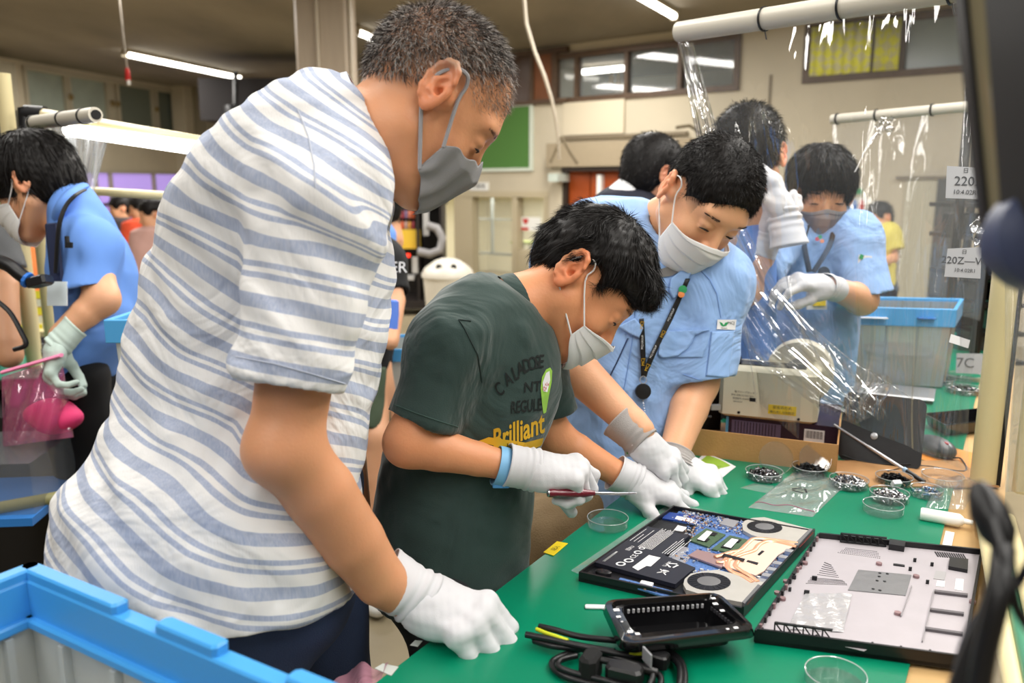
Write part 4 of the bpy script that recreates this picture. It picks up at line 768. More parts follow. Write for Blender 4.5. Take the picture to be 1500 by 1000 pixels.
def cut_join(V, Q, V2, Q2, lo, hi, m):
    """drop the coarse faces inside the box, then add the fine mesh"""
    ins = ((V > np.array(lo) + m) & (V < np.array(hi) - m)).all(1); keep = ~ins[Q].all(1); V, Q, _ = compact(V, Q, keep)
    return np.concatenate([V, V2]), np.concatenate([Q, Q2 + len(V)])
def fbm(V, sc, seed=0, octv=2, stretch=None):
    """cheap smooth pseudo noise in [-1,1] from summed sines"""
    rs = np.random.RandomState(seed); W = V if stretch is None else V @ stretch; o = np.zeros(len(V)); a = 1; tot = 0
    for k in range(octv):
        for _ in range(4):
            d = rs.normal(size=3); d /= np.linalg.norm(d); o += a * np.sin(W @ d * sc * (2 ** k) * (.7 + .6 * rs.rand()) * 6.283 + rs.rand() * 6.283)
        tot += a * 2.2; a *= .5
    return o / tot

# ---------------------------------------------------------------- head
def head_frame(ctr, fwd, up, sc=1.0):
    """ctr: centre of the skull in the world; local axes x = person's right, y = forward, z = up"""
    y = Vector(fwd).normalized(); z = Vector(up); z = (z - y * z.dot(y)).normalized(); x = y.cross(z); R = (x, y, z)
    return Vector(ctr) - (y * -.012 + z * .045) * sc, R, sc
def head(fg, H, ear=(-.008, -.005), eyes=True, wide=1.0, jaw=1.0, es=1.0):
    fg.at(*H); W = wide
    fg.ell((0, -.012, .045), (.077 * W, .098, .085), .02).ell((0, -.045, .02), (.066 * W, .06, .07), .03)
    fg.ell((0, .022, -.015), (.064 * W, .070, .085), .03)
    for s_ in (-1, 1):
        fg.cone((s_ * .052 * W, .0, -.05), (s_ * .018, .066, -.100 * jaw), .026, .019, .025)
        fg.ell((s_ * .040 * W, .058, -.03), (.022, .024, .024), .02)
    fg.ell((0, .070, -.104 * jaw), (.022, .020, .016), .02)
    fg.ell((0, .074, .034), (.052 * W, .016, .014), .02)
    if eyes:
        for s_ in (-1, 1): fg.ell((s_ * .031, .098, .010), (.017, .014, .010), .012, 's')
    fg.cone((0, .086, .012), (0, .106, -.026), .008, .011, .012)
    for s_ in (-1, 1): fg.ell((s_ * .011, .096, -.030), (.009, .011, .008), .006)
    fg.ell((0, .086, -.058), (.024, .012, .006), .008); fg.ell((0, .084, -.068), (.020, .012, .006), .006)
    if eyes:
        for s_ in (-1, 1):
            fg.ell((s_ * .031, .0768, .0105), (.0168, .0138, .0112), .005)       # upper lid over the eyeball
            fg.ell((s_ * .031, .079, -.001), (.0150, .009, .005), .005)
    ey, ez = ear
    for s_ in (-1, 1):
        x = s_ * .078 * W; c = math.cos; t = math.radians(20 * s_); o = Vector((s_ * math.cos(math.radians(28)), -math.sin(math.radians(28)), 0)); v = Vector((0, -.18, 1)).normalized(); v = (v - o * v.dot(o)).normalized(); u = o.cross(v)
        C = Vector((x + s_ * .008, ey - .010, ez))
        fg.cone((x * .93, ey + .004, ez - .004), C - o * .003, .016, .014, .008)
        O0, R0, s0 = fg.O, fg.R, fg.s; fg.at(fg.w(C), R0, s0 * es); C = Vector((0, 0, 0))
        fg.ell(C, (.0065, .0185, .032), .004, 'u', (o, u, v))
        fg.ell(C + v * -.024 + o * -.001, (.005, .009, .010), .004, 'u', (o, u, v))
        fg.ell(C + o * .007 + v * .001, (.0065, .0125, .023), .003, 's', (o, u, v))
        sg = 1 if u.y > 0 else -1; uf = u * sg                         # uf points to the face
        rim = [C + uf * (math.cos(q) * .0178) + v * (math.sin(q) * .0305) + o * .005 for q in np.radians([20, 50, 80, 110, 140, 170, 200, 225])]
        fg.chain(rim, [.0028, .0034, .0036, .0036, .0034, .0032, .0030, .0026], .003)
        fg.chain([C + uf * .004 + v * .014 + o * .003, C - uf * .006 + v * .004 + o * .003, C - uf * .005 - v * .010 + o * .003, C + uf * .004 - v * .014 + o * .003], [.0022, .0028, .0028, .0024], .003)
        fg.ell(C + uf * .013 - v * .005 + o * .002, (.003, .0035, .006), .003, 'u', (o, u, v))
        fg.ell(C + uf * .004 - v * .006 + o * .0, (.008, .005, .006), .002, 's', (o, u, v))
        fg.at(O0, R0, s0)
    fg.world()
def head_box(H, m=.02):
    O, R, s = H; c = O + (R[2] * .01 + R[1] * .0) * s; e = (.155 + m) * s; return np.array(c) - e, np.array(c) + e
M_eyew = mat('eye_white', (226, 220, 212), .2); M_iris = mat('eye_iris', (30, 18, 12), .15); M_brow = mat('brow_hair', (34, 26, 22), .6); M_lash = mat('lash', (30, 20, 18), .6)
def face_details(H, parent, brow=M_brow, look=-.35, brows=1.0):
    O, R, s = H; L = lambda v: O + (R[0] * v[0] + R[1] * v[1] + R[2] * v[2]) * s
    for sd in (-1, 1):
        mb = MB(); c = Vector((sd * .031, .0762, .002)); r = .0118
        n = 14; d = Vector((0, math.cos(look), math.sin(look))); Rr = (Vector((1, 0, 0)), d.cross(Vector((1, 0, 0))), d)
        prof = [(r * math.sin(q), r * math.cos(q)) for q in np.linspace(math.pi, .0, 12)]; prof[0] = (0, -r); prof[-1] = (0, r)
        b = len(mb.f); vs = MB(); vs.lathe((0, 0, 0), [(max(a, 1e-5), h_) for a, h_ in prof], n, Rr)
        mb.add([L(c + Vector(v)) for v in vs.v], vs.f); mb.m = [1 if (sum((Vector(vs.v[i]).normalized().dot(d) for i in f)) / len(f) > .86) else 0 for f in mb.f]
        obj('eye', mb, [M_eyew, M_iris], parent, smooth=89)
        pts = [Vector((sd * (.031 + x), .0898 - abs(x) * .30 - (x * x) * 9, .0012 - x * x * 10 + .0015 * (x * sd > 0))) for x in np.linspace(-.0145, .0155, 9)]
        mb = MB(); mb.tube([L(p) for p in pts], [s * q for q in (.0005, .0012, .0017, .0019, .002, .002, .0018, .0013, .0005)], 5); obj('eyelash', mb, M_lash, parent, smooth=True)
        vs, fs = [], []
        for i in range(int(90 * brows)):
            x = random.uniform(-.019, .022); p = Vector((sd * (.032 + x), .0915 - max(0, x) * .55 - x * x * 6, .030 + .004 * math.cos(x * 60) + random.uniform(-.0028, .0028) * (1 - abs(x) * 25)))
            q = p + Vector((sd * .006, -.001, random.uniform(.0, .002))); a = Vector((0, .0, .0006)); k = len(vs); p = p + Vector((0, .0015, 0)); q = q + Vector((0, .0012, 0))
            vs += [L(p - a), L(p + a), L(q)]; fs.append((k, k + 1, k + 2))
        mb = MB(); mb.add(vs, fs); e = obj('eyebrow', mb, brow, parent)
M_hair = mat('black_hair', (20, 17, 16), .5); M_hair.node_tree.nodes['Principled BSDF'].inputs['Specular IOR Level'].default_value = .28; M_hairg = mat('grey_hair', (104, 98, 92), .5)
def hair(H, parent, shape, strand=(9000, .012, .0006), nocap=False, lift=.35, flow=(0, .2, -1), m=None, h=.004, mix=None, keep=None, jitter=.35, clump=0, amp=.0, whorl=None, dens=None, name='hair', relaxit=2, cards=None):
    """shape(fig) adds the volume in head coordinates; strands are scattered over its surface"""
    m = m or M_hair; fg = Fig(); fg.at(*H); shape(fg); fg.world(); V, Q = fg.mesh(h)
    V = relax(V, Q, relaxit); N = normals(V, Q); O, R, s = H; Rm = np.array([list(r) for r in R]); Lc = ((V - np.array(O)) @ Rm.T) / s
    if amp: V = V + N * (fbm(V, 45, 3, 2) * amp)[:, None]
    n, ln, wd = strand; rs = np.random.RandomState(int(abs(O[0]) * 1e4) % 9999)
    w_ = np.ones(len(V)) if keep is None else np.clip(keep(Lc), 0, 1).astype(float)
    if w_.sum() == 0: w_[:] = 1
    pick = rs.choice(len(V), n, p=w_ / w_.sum()); jit = rs.normal(0, h * .5, (n, 3)); B = V[pick] + jit; Nn = N[pick]; Ln = Lc[pick]
    if whorl is not None:
        c = np.array(whorl); d = Ln - c; d /= np.maximum(np.linalg.norm(d, axis=1), .01)[:, None]; fl = d @ Rm
    else: f = np.array(flow, float); f /= np.linalg.norm(f); fl = np.tile(f @ Rm, (n, 1))
    fl = fl - Nn * (fl * Nn).sum(1)[:, None]; fl /= np.maximum(np.linalg.norm(fl, axis=1), 1e-3)[:, None]
    if clump: fl = fl + np.stack([fbm(B, clump, 11 + i) for i in range(3)], 1) * .6
    dr = fl * (1 - lift) + Nn * lift + rs.normal(0, jitter, (n, 3)); dr /= np.linalg.norm(dr, axis=1)[:, None]
    L = ln * (.6 + .8 * rs.rand(n)) * s; sd = np.cross(dr, rs.normal(size=(n, 3))); sd /= np.maximum(np.linalg.norm(sd, axis=1), 1e-6)[:, None]; sd *= wd * (.7 + .6 * rs.rand(n))[:, None]
    if nocap: V = V[:0]; Q = Q[:0]
    B = B - Nn * .002; mid = B + dr * (L * .5)[:, None]; fd = dr + fl * .5 - Nn * .12; tip = mid + fd / np.linalg.norm(fd, axis=1)[:, None] * (L * .5)[:, None]
    P4 = np.stack([B - sd, B + sd, mid + sd * .8, mid - sd * .8, tip + sd * .1, tip - sd * .1], 1).reshape(-1, 3); k = np.arange(n)[:, None] * 6
    F = np.concatenate([k + np.array([[0, 1, 2, 3]]), k + np.array([[3, 2, 4, 5]])]); nc = len(V)
    me = npmesh(name, np.concatenate([V, P4]), np.concatenate([Q, F + nc]), [m] + ([mix[0]] if mix else []))
    if mix: mi = np.zeros(len(Q) + len(F), np.int32); r2 = rs.rand(n) < mix[1]; mi[len(Q):] = np.concatenate([r2, r2]).astype(np.int32); me.polygons.foreach_set('material_index', mi)
    o = put(name, me, parent); return o
def capshape(thick=.006, fringe=.055, back=-.055, side=.0, W=1.0, temple=.03, extra=None):
    """short hair: the skull grown by thick, cut away from face, neck and round the ears"""
    def f(g):
        g.ell((0, -.012, .045), (.077 * W + thick, .098 + thick, .085 + thick), .01).ell((0, -.045, .015), (.066 * W + thick * .8, .058 + thick * .8, .07 + thick * .8), .02)
        if extra: extra(g)
        g.ell((0, .125, -.075), (.16, .105, .10 + fringe), .008, 's')       # face
        g.ell((0, .0, -.14 + side), (.2, .09, .115), .010, 's')             # below and round the ears
        g.ell((0, -.03, back - .10), (.2, .15, .10), .010, 's')             # nape
        for s_ in (-1, 1): g.ell((s_ * .088 * W, -.006, -.002), (.03, .024, .036), .006, 's')
    return f
def mask(H, parent, m, loops=True, pleat=.0030, tent=0.0, zt=.0, gather=0, W=1.0, name='face_mask', drop=0, loopm=None, seed=1, ear=(-.008, -.005), side=.034):
    O, R, s = H; L = lambda v: O + (R[0] * v[0] + R[1] * v[1] + R[2] * v[2]) * s
    zs = np.array([-.140, -.125, -.105, -.08, -.055, -.03, -.012, .004]); ys = np.array([.070, .088, .101, .108, .114, .121, .112, .100]) + tent
    rs = random.Random(seed)
    def Fp(u, v):
        a = 2 * u - 1; q = a * math.radians(78); top = -.006 + zt - .026 * abs(a) ** 1.2; bot = -.132 - drop + .046 * abs(a) ** 1.8; z = bot + (top - bot) * v
        yf = float(np.interp(z, zs, ys)); c = math.cos(q) ** 1.25 if math.cos(q) > 0 else 0; y = side + (yf - side) * c; x = math.sin(q) * (.0745 * W - .006 * (1 - v)) * (1 if abs(a) < .9 else 1)
        ph = (v * 3.3) % 1; pl = pleat * (1 - ph) * math.sin(min(1, v * 6) * math.pi / 2) * (1 - abs(a) ** 4)
        y += pl * (c + .3); x += pl * a * .7
        if gather: g_ = gather * math.sin(a * 21 + v * 3 + math.sin(v * 5) * 1.2) * (.35 + .65 * abs(a) ** 1.0) * (1 - .4 * v); y += g_ * c; x += g_ * a; z += gather * .8 * math.sin(a * 17)
        z += .0015 * math.sin(a * 9 + seed)
        return L((x, y, z))
    mb = MB(); mb.grid(Fp, 72, 44); o = obj(name, mb, m, parent, smooth=60, thick=.0012, off=0)
    if loops:
        for sd in (-1, 1):
            u = 1 if sd > 0 else 0; a = Fp(u * .985 + .0075, .94); b = Fp(u * .985 + .0075, .06)
            ex, ez = ear; K = lambda x, y, z: L((sd * x, y + ex, z + ez)); pts = [a, K(.080, .020, .004), K(.081, .014, .026), K(.086, .004, .036), K(.086, -.012, .030), K(.084, -.022, .008), K(.082, -.020, -.014), K(.082, -.012, -.030), b]
            pts = [p for p in pts]; sm = []
            for i in range(len(pts) - 1):
                p0, p1, p2, p3 = pts[max(i - 1, 0)], pts[i], pts[i + 1], pts[min(i + 2, len(pts) - 1)]
                for t in (0, .33, .66): sm.append(.5 * ((2 * p1) + (p2 - p0) * t + (2 * p0 - 5 * p1 + 4 * p2 - p3) * t * t + (3 * p1 - p0 - 3 * p2 + p3) * t ** 3))
            sm.append(pts[-1]); mb = MB(); mb.tube(sm, (.0016 if not gather else .0028) * s, 6); obj('ear_loop', mb, loopm or m, o if False else parent, smooth=True)
    return o
# ---------------------------------------------------------------- hand (glove): x = thumb side, y = to the fingers, z = back of the hand
def hand_fig(O, R, sc=1.0, curl=((25, 30, 20),) * 4, spread=(8, 2, -4, -10), thumb=((35, -20, 0), (20, 25)), mirror=1, r=1.0, cuff=True, palm=1.0, cufflen=.06, cuffdir=None):
    fg = Fig(); Rx = R if mirror > 0 else (R[0], R[1], R[2]); fg.at(O, R, sc); m = mirror
    V3 = Vector; base = [V3((.030 * m, .088, .002)), V3((.010 * m, .093, .005)), V3((-.011 * m, .088, .004)), V3((-.030 * m, .078, .0))]
    Ls = [(.042, .026, .021), (.046, .030, .022), (.042, .028, .021), (.033, .021, .019)]; rad = [.0105, .0108, .0102, .0092]
    fg.cone((0, .0, 0), (0, .02, 0), .027, .031, .02, n=(0, 0, 1), flat=.78)
    fg.cone((.016 * m, .03, 0), (.024 * m, .082, .001), .021, .0155, .018, n=(0, 0, 1), flat=.85); fg.cone((-.014 * m, .03, 0), (-.026 * m, .074, -.001), .021, .0145, .018, n=(0, 0, 1), flat=.85); fg.cone((0, .02, 0), (.0, .086, .002), .024, .0165, .018, n=(0, 0, 1), flat=.8)
    fg.ell((-.022 * m, .035, -.012), (.015, .030, .012), .012); fg.ell((.024 * m, .032, -.014), (.015, .026, .014), .012)
    tips = []
    for i in range(4):
        q = base[i]; a = math.radians(spread[i]); side = V3((math.sin(a) * m, math.cos(a), 0)); up = V3((0, 0, 1)); ang = 0; p = q; rr = rad[i] * r
        fg.ell(q + V3((0, -.002, .002)), (.0118 * r, .012, .0115 * r), .010)
        for j in range(3):
            ang += math.radians(curl[i][j]); d = side * math.cos(ang) - up * math.sin(ang); q2 = p + d * Ls[i][j]; r2 = rr * (.93 if j < 2 else .86)
            fg.cone(p, q2, rr, r2, .0035 if j else .007); p = q2; rr = r2
        tips.append(fg.w(p))
    (ax, az, tw), (c1, c2) = thumb; b = V3((.020 * m, .022, -.008)); a = math.radians(ax); e = math.radians(az)
    d = V3((math.sin(a) * math.cos(e) * m, math.cos(a) * math.cos(e), math.sin(e))); k = V3((-math.cos(a) * m, math.sin(a), 0)); k = (k * math.cos(math.radians(tw)) - V3((0, 0, 1)) * math.sin(math.radians(tw)))
    p = b; ang = 0; rr = .0165 * r
    for j, (L_, r2) in enumerate(((.044, .0128 * r), (.033, .0115 * r), (.026, .0098 * r))):
        ang += math.radians((0, c1, c2)[j]); dd = (d * math.cos(ang) + k * math.sin(ang)).normalized(); q2 = p + dd * L_; fg.cone(p, q2, rr, r2, .012 if j == 0 else .004); p = q2; rr = r2
    tips.append(fg.w(p))
    fg.world(); return fg, tips
M_glove = mat('white_glove', (214, 214, 218), .85, bump=.12, bscale=900, sheen=.2); M_cuffg = mat('grey_knit_cuff', (176, 170, 168), .9, bump=.3, bscale=700); M_glovegr = mat('pale_green_glove', (196, 214, 206), .8, bump=.1, bscale=800)
def glove(parent, wrist, fing, back, arm=None, sc=1.0, m=M_glove, h=.0019, cuffr=.036, cufflen=.055, cuffm=None, wr=.0016, **kw):
    """wrist point, direction of the fingers, direction of the back of the hand; arm = direction towards the elbow"""
    y = Vector(fing).normalized(); z = Vector(back); z = (z - y * z.dot(y)).normalized(); R = (y.cross(z), y, z)
    fg, tips = hand_fig(wrist, R, sc, **kw); V, Q = fg.mesh(h); V = relax(V, Q, 1, .4); N = normals(V, Q); V = V + N * (fbm(V, 38, 5, 2) * .0007)[:, None]
    me = npmesh('glove', V, Q, m); g = put('glove', me, parent)
    a = (Vector(arm).normalized() if arm is not None else -y); w = Vector(wrist); Rr = frame(a, z); pts, rs = [], []; n = 30
    vs = []; nn = 28
    for i in range(n + 1):
        t = i / n; c = w + y * .016 * (1 - t) * sc + a * (cufflen * t - .004) * sc; rad = (.0350 + (cuffr - .0350) * t ** 1.2) * sc + wr * math.sin(t * 30) * (1 - t) * (.6 + .4 * math.sin(t * 7)) + (.0012 if t > .93 else 0)
        for k in range(nn): q = 6.2832 * k / nn; wv = wr * .9 * math.sin(q * 2 + t * 6) * (1 - t); vs.append(c + (Rr[1] * (math.cos(q) * .95) + Rr[2] * math.sin(q)) * (rad + wv))
    fs = [(i * nn + k, i * nn + (k + 1) % nn, (i + 1) * nn + (k + 1) % nn, (i + 1) * nn + k) for i in range(n) for k in range(nn)]
    mb = MB(); mb.add(vs, fs); obj('cuff', mb, cuffm or m, parent if False else g, smooth=80, thick=.0016, off=-1)
    return g, tips
# ================================================================ people
def skin(name, col, scalp=(120, 105, 92), red=.0):
    if name in MATS: return MATS[name]
    m = mat(name, col, .46, var=.05, vscale=14, bump=.06, bscale=220, sss=.12); nt = m.node_tree; b = nt.nodes['Principled BSDF']
    src = b.inputs['Base Color'].links[0].from_socket; at = nt.nodes.new('ShaderNodeAttribute'); at.attribute_name = 'scalp'
    mx = nt.nodes.new('ShaderNodeMix'); mx.data_type = 'RGBA'; nt.links.new(at.outputs['Fac'], mx.inputs['Factor']); nt.links.new(src, mx.inputs['A']); mx.inputs['B'].default_value = lin(scalp); nt.links.new(mx.outputs['Result'], b.inputs['Base Color'])
    at2 = nt.nodes.new('ShaderNodeAttribute'); at2.attribute_name = 'red'; mx2 = nt.nodes.new('ShaderNodeMix'); mx2.data_type = 'RGBA'; mx2.blend_type = 'MULTIPLY'; nt.links.new(at2.outputs['Fac'], mx2.inputs['Factor'])
    nt.links.new(mx.outputs['Result'], mx2.inputs['A']); mx2.inputs['B'].default_value = (1.0, .62, .52, 1); nt.links.new(mx2.outputs['Result'], b.inputs['Base Color']); return m
def hl(V, H): O, R, s = H; return ((V - np.array(O)) @ np.array([list(r) for r in R]).T) / s
def body(name, fg, H, m, parent, h=.0045, fine=.0025, scalp=None):
    V, Q = fg.mesh(h); V = relax(V, Q, 1, .4)
    if fine and H:
        lo, hi = head_box(H); V2, Q2 = fg.mesh(fine, lo, hi); V2 = relax(V2, Q2, 1, .3); V, Q = cut_join(V, Q, V2, Q2, lo, hi, h * 2)
    L = hl(V, H) if H else np.zeros_like(V)
    a = np.clip(scalp(L), 0, 1) if scalp else np.zeros(len(V))
    W_ = np.clip((np.abs(L[:, 0]) - .079) / .010, 0, 1) * (np.abs(L[:, 1] + .015) < .035) * (np.abs(L[:, 2]) < .045) if H else np.zeros(len(V))
    o = put(name, npmesh(name, V, Q, m, {'scalp': a, 'red': W_ * .55}), parent); return o, V, Q
def cloth(name, fg, h, m, parent, attrs=None, disp=None, rel=2):
    V, Q = fg.mesh(h); V = relax(V, Q, rel, .45)
    if disp: N = normals(V, Q); V = V + N * disp(V)[:, None]
    return put(name, npmesh(name, V, Q, m, attrs(V) if attrs else None), parent), V, Q
def cxy(V): Q = V - np.array(CAMP); return Q @ np.array(RGT), Q @ np.array(UPV), Q @ np.array(FWD)
def shoe(c, d, parent, m, L_=.27):
    fg = Fig(); y = Vector(d).normalized(); z = Vector((0, 0, 1)); fg.at(c, (y.cross(z), y, z), L_ / .27)
    fg.ell((0, .07, .03), (.047, .10, .04), .02).ell((0, -.03, .04), (.038, .06, .05), .02).cone((0, -.03, .05), (0, -.03, .09), .038, .04, .02).cut((0, 0, .001), (0, 0, -1), .4); V, Q = fg.mesh(.009); return put('shoe', npmesh('shoe', V, Q, m), parent)
def sleeve(fg, a, b, ra, rb, k=.03, inner=None, blendop='u'):
    """tapered sleeve from a to the hem at b, hollow at the hem"""
    a, b = Vector(a), Vector(b); d = (b - a).normalized(); fg.cone(a, b + d * .03, ra, rb, k)
def sleeve_end(fg, a, b, rb, wall=.007, depth=.06):
    a, b = Vector(a), Vector(b); d = (b - a).normalized(); fg.cut(b, d, rb * 2.2); fg.cone(b - d * depth, b + d * .04, rb - wall - .006, rb - wall, .003, 's')

# ---------------- the older man in the striped shirt
MANL = 'older person in a striped shirt and grey mask leaning a gloved fist on the bench'
man = thing('person', MANL, 'person', P(310, 870, 1.2) * 1.0)
man.location.z = 0
Dm = 1.15
Hm = head_frame(P(655, 113, 1.14), D(.68, -.70, .22), D(.70, .70, .0), 1.0)
fg = Fig()
fg.chain([P(452, 300, 1.13), P(505, 215, 1.13), P(575, 185, 1.13), P(632, 165, 1.14)], [.085, .074, .062, .058], .05)
fg.cone(P(600, 255, 1.12), P(560, 215, 1.13), .03, .045, .03)
LS, LE, LW = P(468, 315, 1.0), P(417, 655, 1.0), P(556, 848, 1.09)
fg.chain([P(470, 300, 1.08), LS, lerp(LS, LE, .55), LE], [.07, .058, .048, .044], .04)
fg.ell(P(402, 662, .985), (.030, .030, .030), .03)
fg.chain([LE, lerp(LE, LW, .35) + UPV * .004, lerp(LE, LW, .7), LW, P(592, 872, 1.11)], [.043, .0445, .041, .034, .030], .02)
FS, FE, FW = P(500, 330, 1.3), P(490, 560, 1.36), P(520, 760, 1.38)
fg.chain([P(480, 300, 1.15), FS, FE, FW], [.07, .052, .042, .028], .04); fg.ell(P(525, 800, 1.38), (.035, .035, .05), .02)
fg.chain([P(360, 540, 1.18), P(440, 310, 1.15)], [.09, .08], .05)
head(fg, Hm, ear=(.004, .016), es=1.12)
M_skin1 = skin('skin_tan', (214, 152, 112), (148, 122, 104))
sc1 = lambda L: .55 * np.clip((L[:, 2] - .035 + .45 * L[:, 1]) / .03, 0, 1) * np.clip((.065 - L[:, 1]) / .02, 0, 1) + .25 * np.clip((L[:, 2] - .06) / .03, 0, 1)
sc1 = lambda L: .70 * np.clip((L[:, 2] - .02 + .5 * np.clip(-L[:, 1], 0, 1)) / .03, 0, 1) * np.clip((.068 - L[:, 1] - .55 * np.clip(.125 - L[:, 2], 0, 1)) / .04, 0, 1)
body('body', fg, Hm, M_skin1, man, scalp=sc1)
face_details(Hm, man, brow=mat('brow_dark', (60, 46, 40), .6), look=-.5)
# shirt
M_stripe = mat('striped_linen', (226, 226, 228), .85)
def stripes(m, white, blue, per, bands, attr='s', soft=.012):
    nt = m.node_tree; b = nt.nodes['Principled BSDF']; at = nt.nodes.new('ShaderNodeAttribute'); at.attribute_name = attr
    tc = nt.nodes.new('ShaderNodeTexCoord'); n = nt.nodes.new('ShaderNodeTexNoise'); n.inputs['Scale'].default_value = 25; nt.links.new(tc.outputs['Object'], n.inputs['Vector'])
    ad = nt.nodes.new('ShaderNodeMath'); ad.operation = 'MULTIPLY_ADD'; ad.inputs[1].default_value = .0035; nt.links.new(n.outputs[0], ad.inputs[0]); nt.links.new(at.outputs['Fac'], ad.inputs[2])
    dv = nt.nodes.new('ShaderNodeMath'); dv.operation = 'DIVIDE'; dv.inputs[1].default_value = per; nt.links.new(ad.outputs[0], dv.inputs[0])
    fr = nt.nodes.new('ShaderNodeMath'); fr.operation = 'FRACT'; nt.links.new(dv.outputs[0], fr.inputs[0])
    cr = nt.nodes.new('ShaderNodeValToRGB'); e = cr.color_ramp; e.elements[0].position = 0; e.elements[0].color = (0, 0, 0, 1); e.elements[1].position = 1; e.elements[1].color = (0, 0, 0, 1)
    for a, c, v in bands:
        for p, q in ((a, 0), (a + soft, v), (c - soft, v), (c, 0)): el = e.elements.new(p); el.color = (q, q, q, 1)
    nt.links.new(fr.outputs[0], cr.inputs[0])
    n2 = nt.nodes.new('ShaderNodeTexNoise'); n2.inputs['Scale'].default_value = 1; n2.inputs['Detail'].default_value = 6; mp = nt.nodes.new('ShaderNodeMapping'); mp.inputs['Scale'].default_value = (420, 420, 60); nt.links.new(tc.outputs['Object'], mp.inputs[0]); nt.links.new(mp.outputs[0], n2.inputs['Vector'])
    rg = nt.nodes.new('ShaderNodeMapRange'); rg.inputs[1].default_value = .3; rg.inputs[2].default_value = .7; rg.inputs[3].default_value = .72; rg.inputs[4].default_value = 1.0; nt.links.new(n2.outputs[0], rg.inputs[0])
    ml = nt.nodes.new('ShaderNodeMath'); ml.operation = 'MULTIPLY'; nt.links.new(cr.outputs[0], ml.inputs[0]); nt.links.new(rg.outputs[0], ml.inputs[1])
    mx = nt.nodes.new('ShaderNodeMix'); mx.data_type = 'RGBA'; nt.links.new(ml.outputs[0], mx.inputs['Factor']); mx.inputs['A'].default_value = lin(white); mx.inputs['B'].default_value = lin(blue); nt.links.new(mx.outputs['Result'], b.inputs['Base Color'])
    bp = nt.nodes.new('ShaderNodeBump'); bp.inputs['Strength'].default_value = .25; bp.inputs['Distance'].default_value = .002; nt.links.new(n2.outputs[0], bp.inputs['Height']); n3 = nt.nodes.new('ShaderNodeTexNoise'); n3.inputs['Scale'].default_value = 6; n3.inputs['Detail'].default_value = 3; n3.inputs['Distortion'].default_value = 1.8; nt.links.new(tc.outputs['Object'], n3.inputs['Vector']); b3 = nt.nodes.new('ShaderNodeBump'); b3.inputs['Strength'].default_value = .45; b3.inputs['Distance'].default_value = .04; nt.links.new(n3.outputs[0], b3.inputs['Height']); nt.links.new(b3.outputs[0], bp.inputs['Normal']); nt.links.new(bp.outputs[0], b.inputs['Normal'])
stripes(M_stripe, (232, 231, 230), (140, 156, 190), .0715, [(.02, .27, .85), (.50, .61, .85), (.68, .79, .85)])
def pxloft(fg, rows, d, op='u', k=.03, n=2.2):
    """rows: (py, px left, px right, half depth, depth offset), from the top down; section centres at depth d"""
    rows = sorted(rows, key=lambda r: -r[0]); y0 = rows[0][0]; O = P(750, y0, d); f = d / FPX
    t = [(y0 - r[0]) * f for r in rows]; cu = [((r[1] + r[2]) / 2 - 750) * f for r in rows]; a = [(r[2] - r[1]) / 2 * f for r in rows]
    fg.loft(O, UPV, RGT, FWD, t, cu, [r[4] for r in rows], a, [r[3] for r in rows], k, op, n)
sh = Fig()
SA, SB = P(475, 300, 1.02), P(424, 556, .985)
sleeve(sh, SA, SB, .078, .0665, .05)
hd = D(-.14, -1, -.02).normalized(); sh.cut(SB, D(-.27, -1, .05).normalized(), .13); sh.cone(SB - hd * .06, SB + hd * .05, .052, .058, .003, 's')
pxloft(sh, [(140, 430, 500, .05, 0), (165, 385, 528, .095, -.01), (200, 342, 545, .135, -.01), (250, 292, 560, .155, 0), (300, 262, 566, .158, 0), (350, 240, 567, .150, .01), (430, 207, 566, .142, .02), (520, 186, 557, .142, .02), (600, 168, 540, .145, .02), (660, 146, 531, .16, .01), (720, 108, 527, .18, 0), (780, 98, 526, .19, 0), (840, 95, 526, .19, 0), (905, 100, 524, .19, 0)], Dm)
sh.cone(P(470, 215, 1.10), SA, .085, .075, .06)
sh.cone(P(500, 300, 1.28), P(500, 480, 1.32), .07, .066, .05)
sh.cone(P(535, 215, 1.135), P(590, 170, 1.13), .066, .07, .004, 's'); sh.cone(P(450, 250, 1.13), P(535, 215, 1.135), .04, .064, .01, 's')
sh.ell(P(372, 925, 1.15), (.16, .4, .052), .01, 's'); sh.cut(P(300, 883, 1.15), D(.10, -1, 0), .42)
for (a, b, r) in (((300, 570), (460, 640), .005), ((330, 690), (490, 790), .006), ((225, 600), (330, 700), .005), ((190, 700), (320, 780), .005), ((250, 470), (370, 600), .005), ((455, 275), (390, 330), .004)):
    def surf(px, py):
        lo_, hi_ = .8, 1.3
        for d_ in np.arange(.8, 1.3, .01):
            q = np.array(P(px, py, d_)); v_ = sh.field(np.array([[[q[0]]]], F4), np.array([[[q[1]]]], F4), np.array([[[q[2]]]], F4))
            if v_.ravel()[0] < 0: return P(px, py, d_)
        return P(px, py, 1.0)
    pts_ = [surf(lerp(a[0], b[0], t), lerp(a[1], b[1], t) + 12 * math.sin(t * 3.14)) for t in (0, .25, .5, .75, 1)]
    sh.chain([p + FWD * .004 for p in pts_], [.002, r, r * 1.2, r, .002], .022)
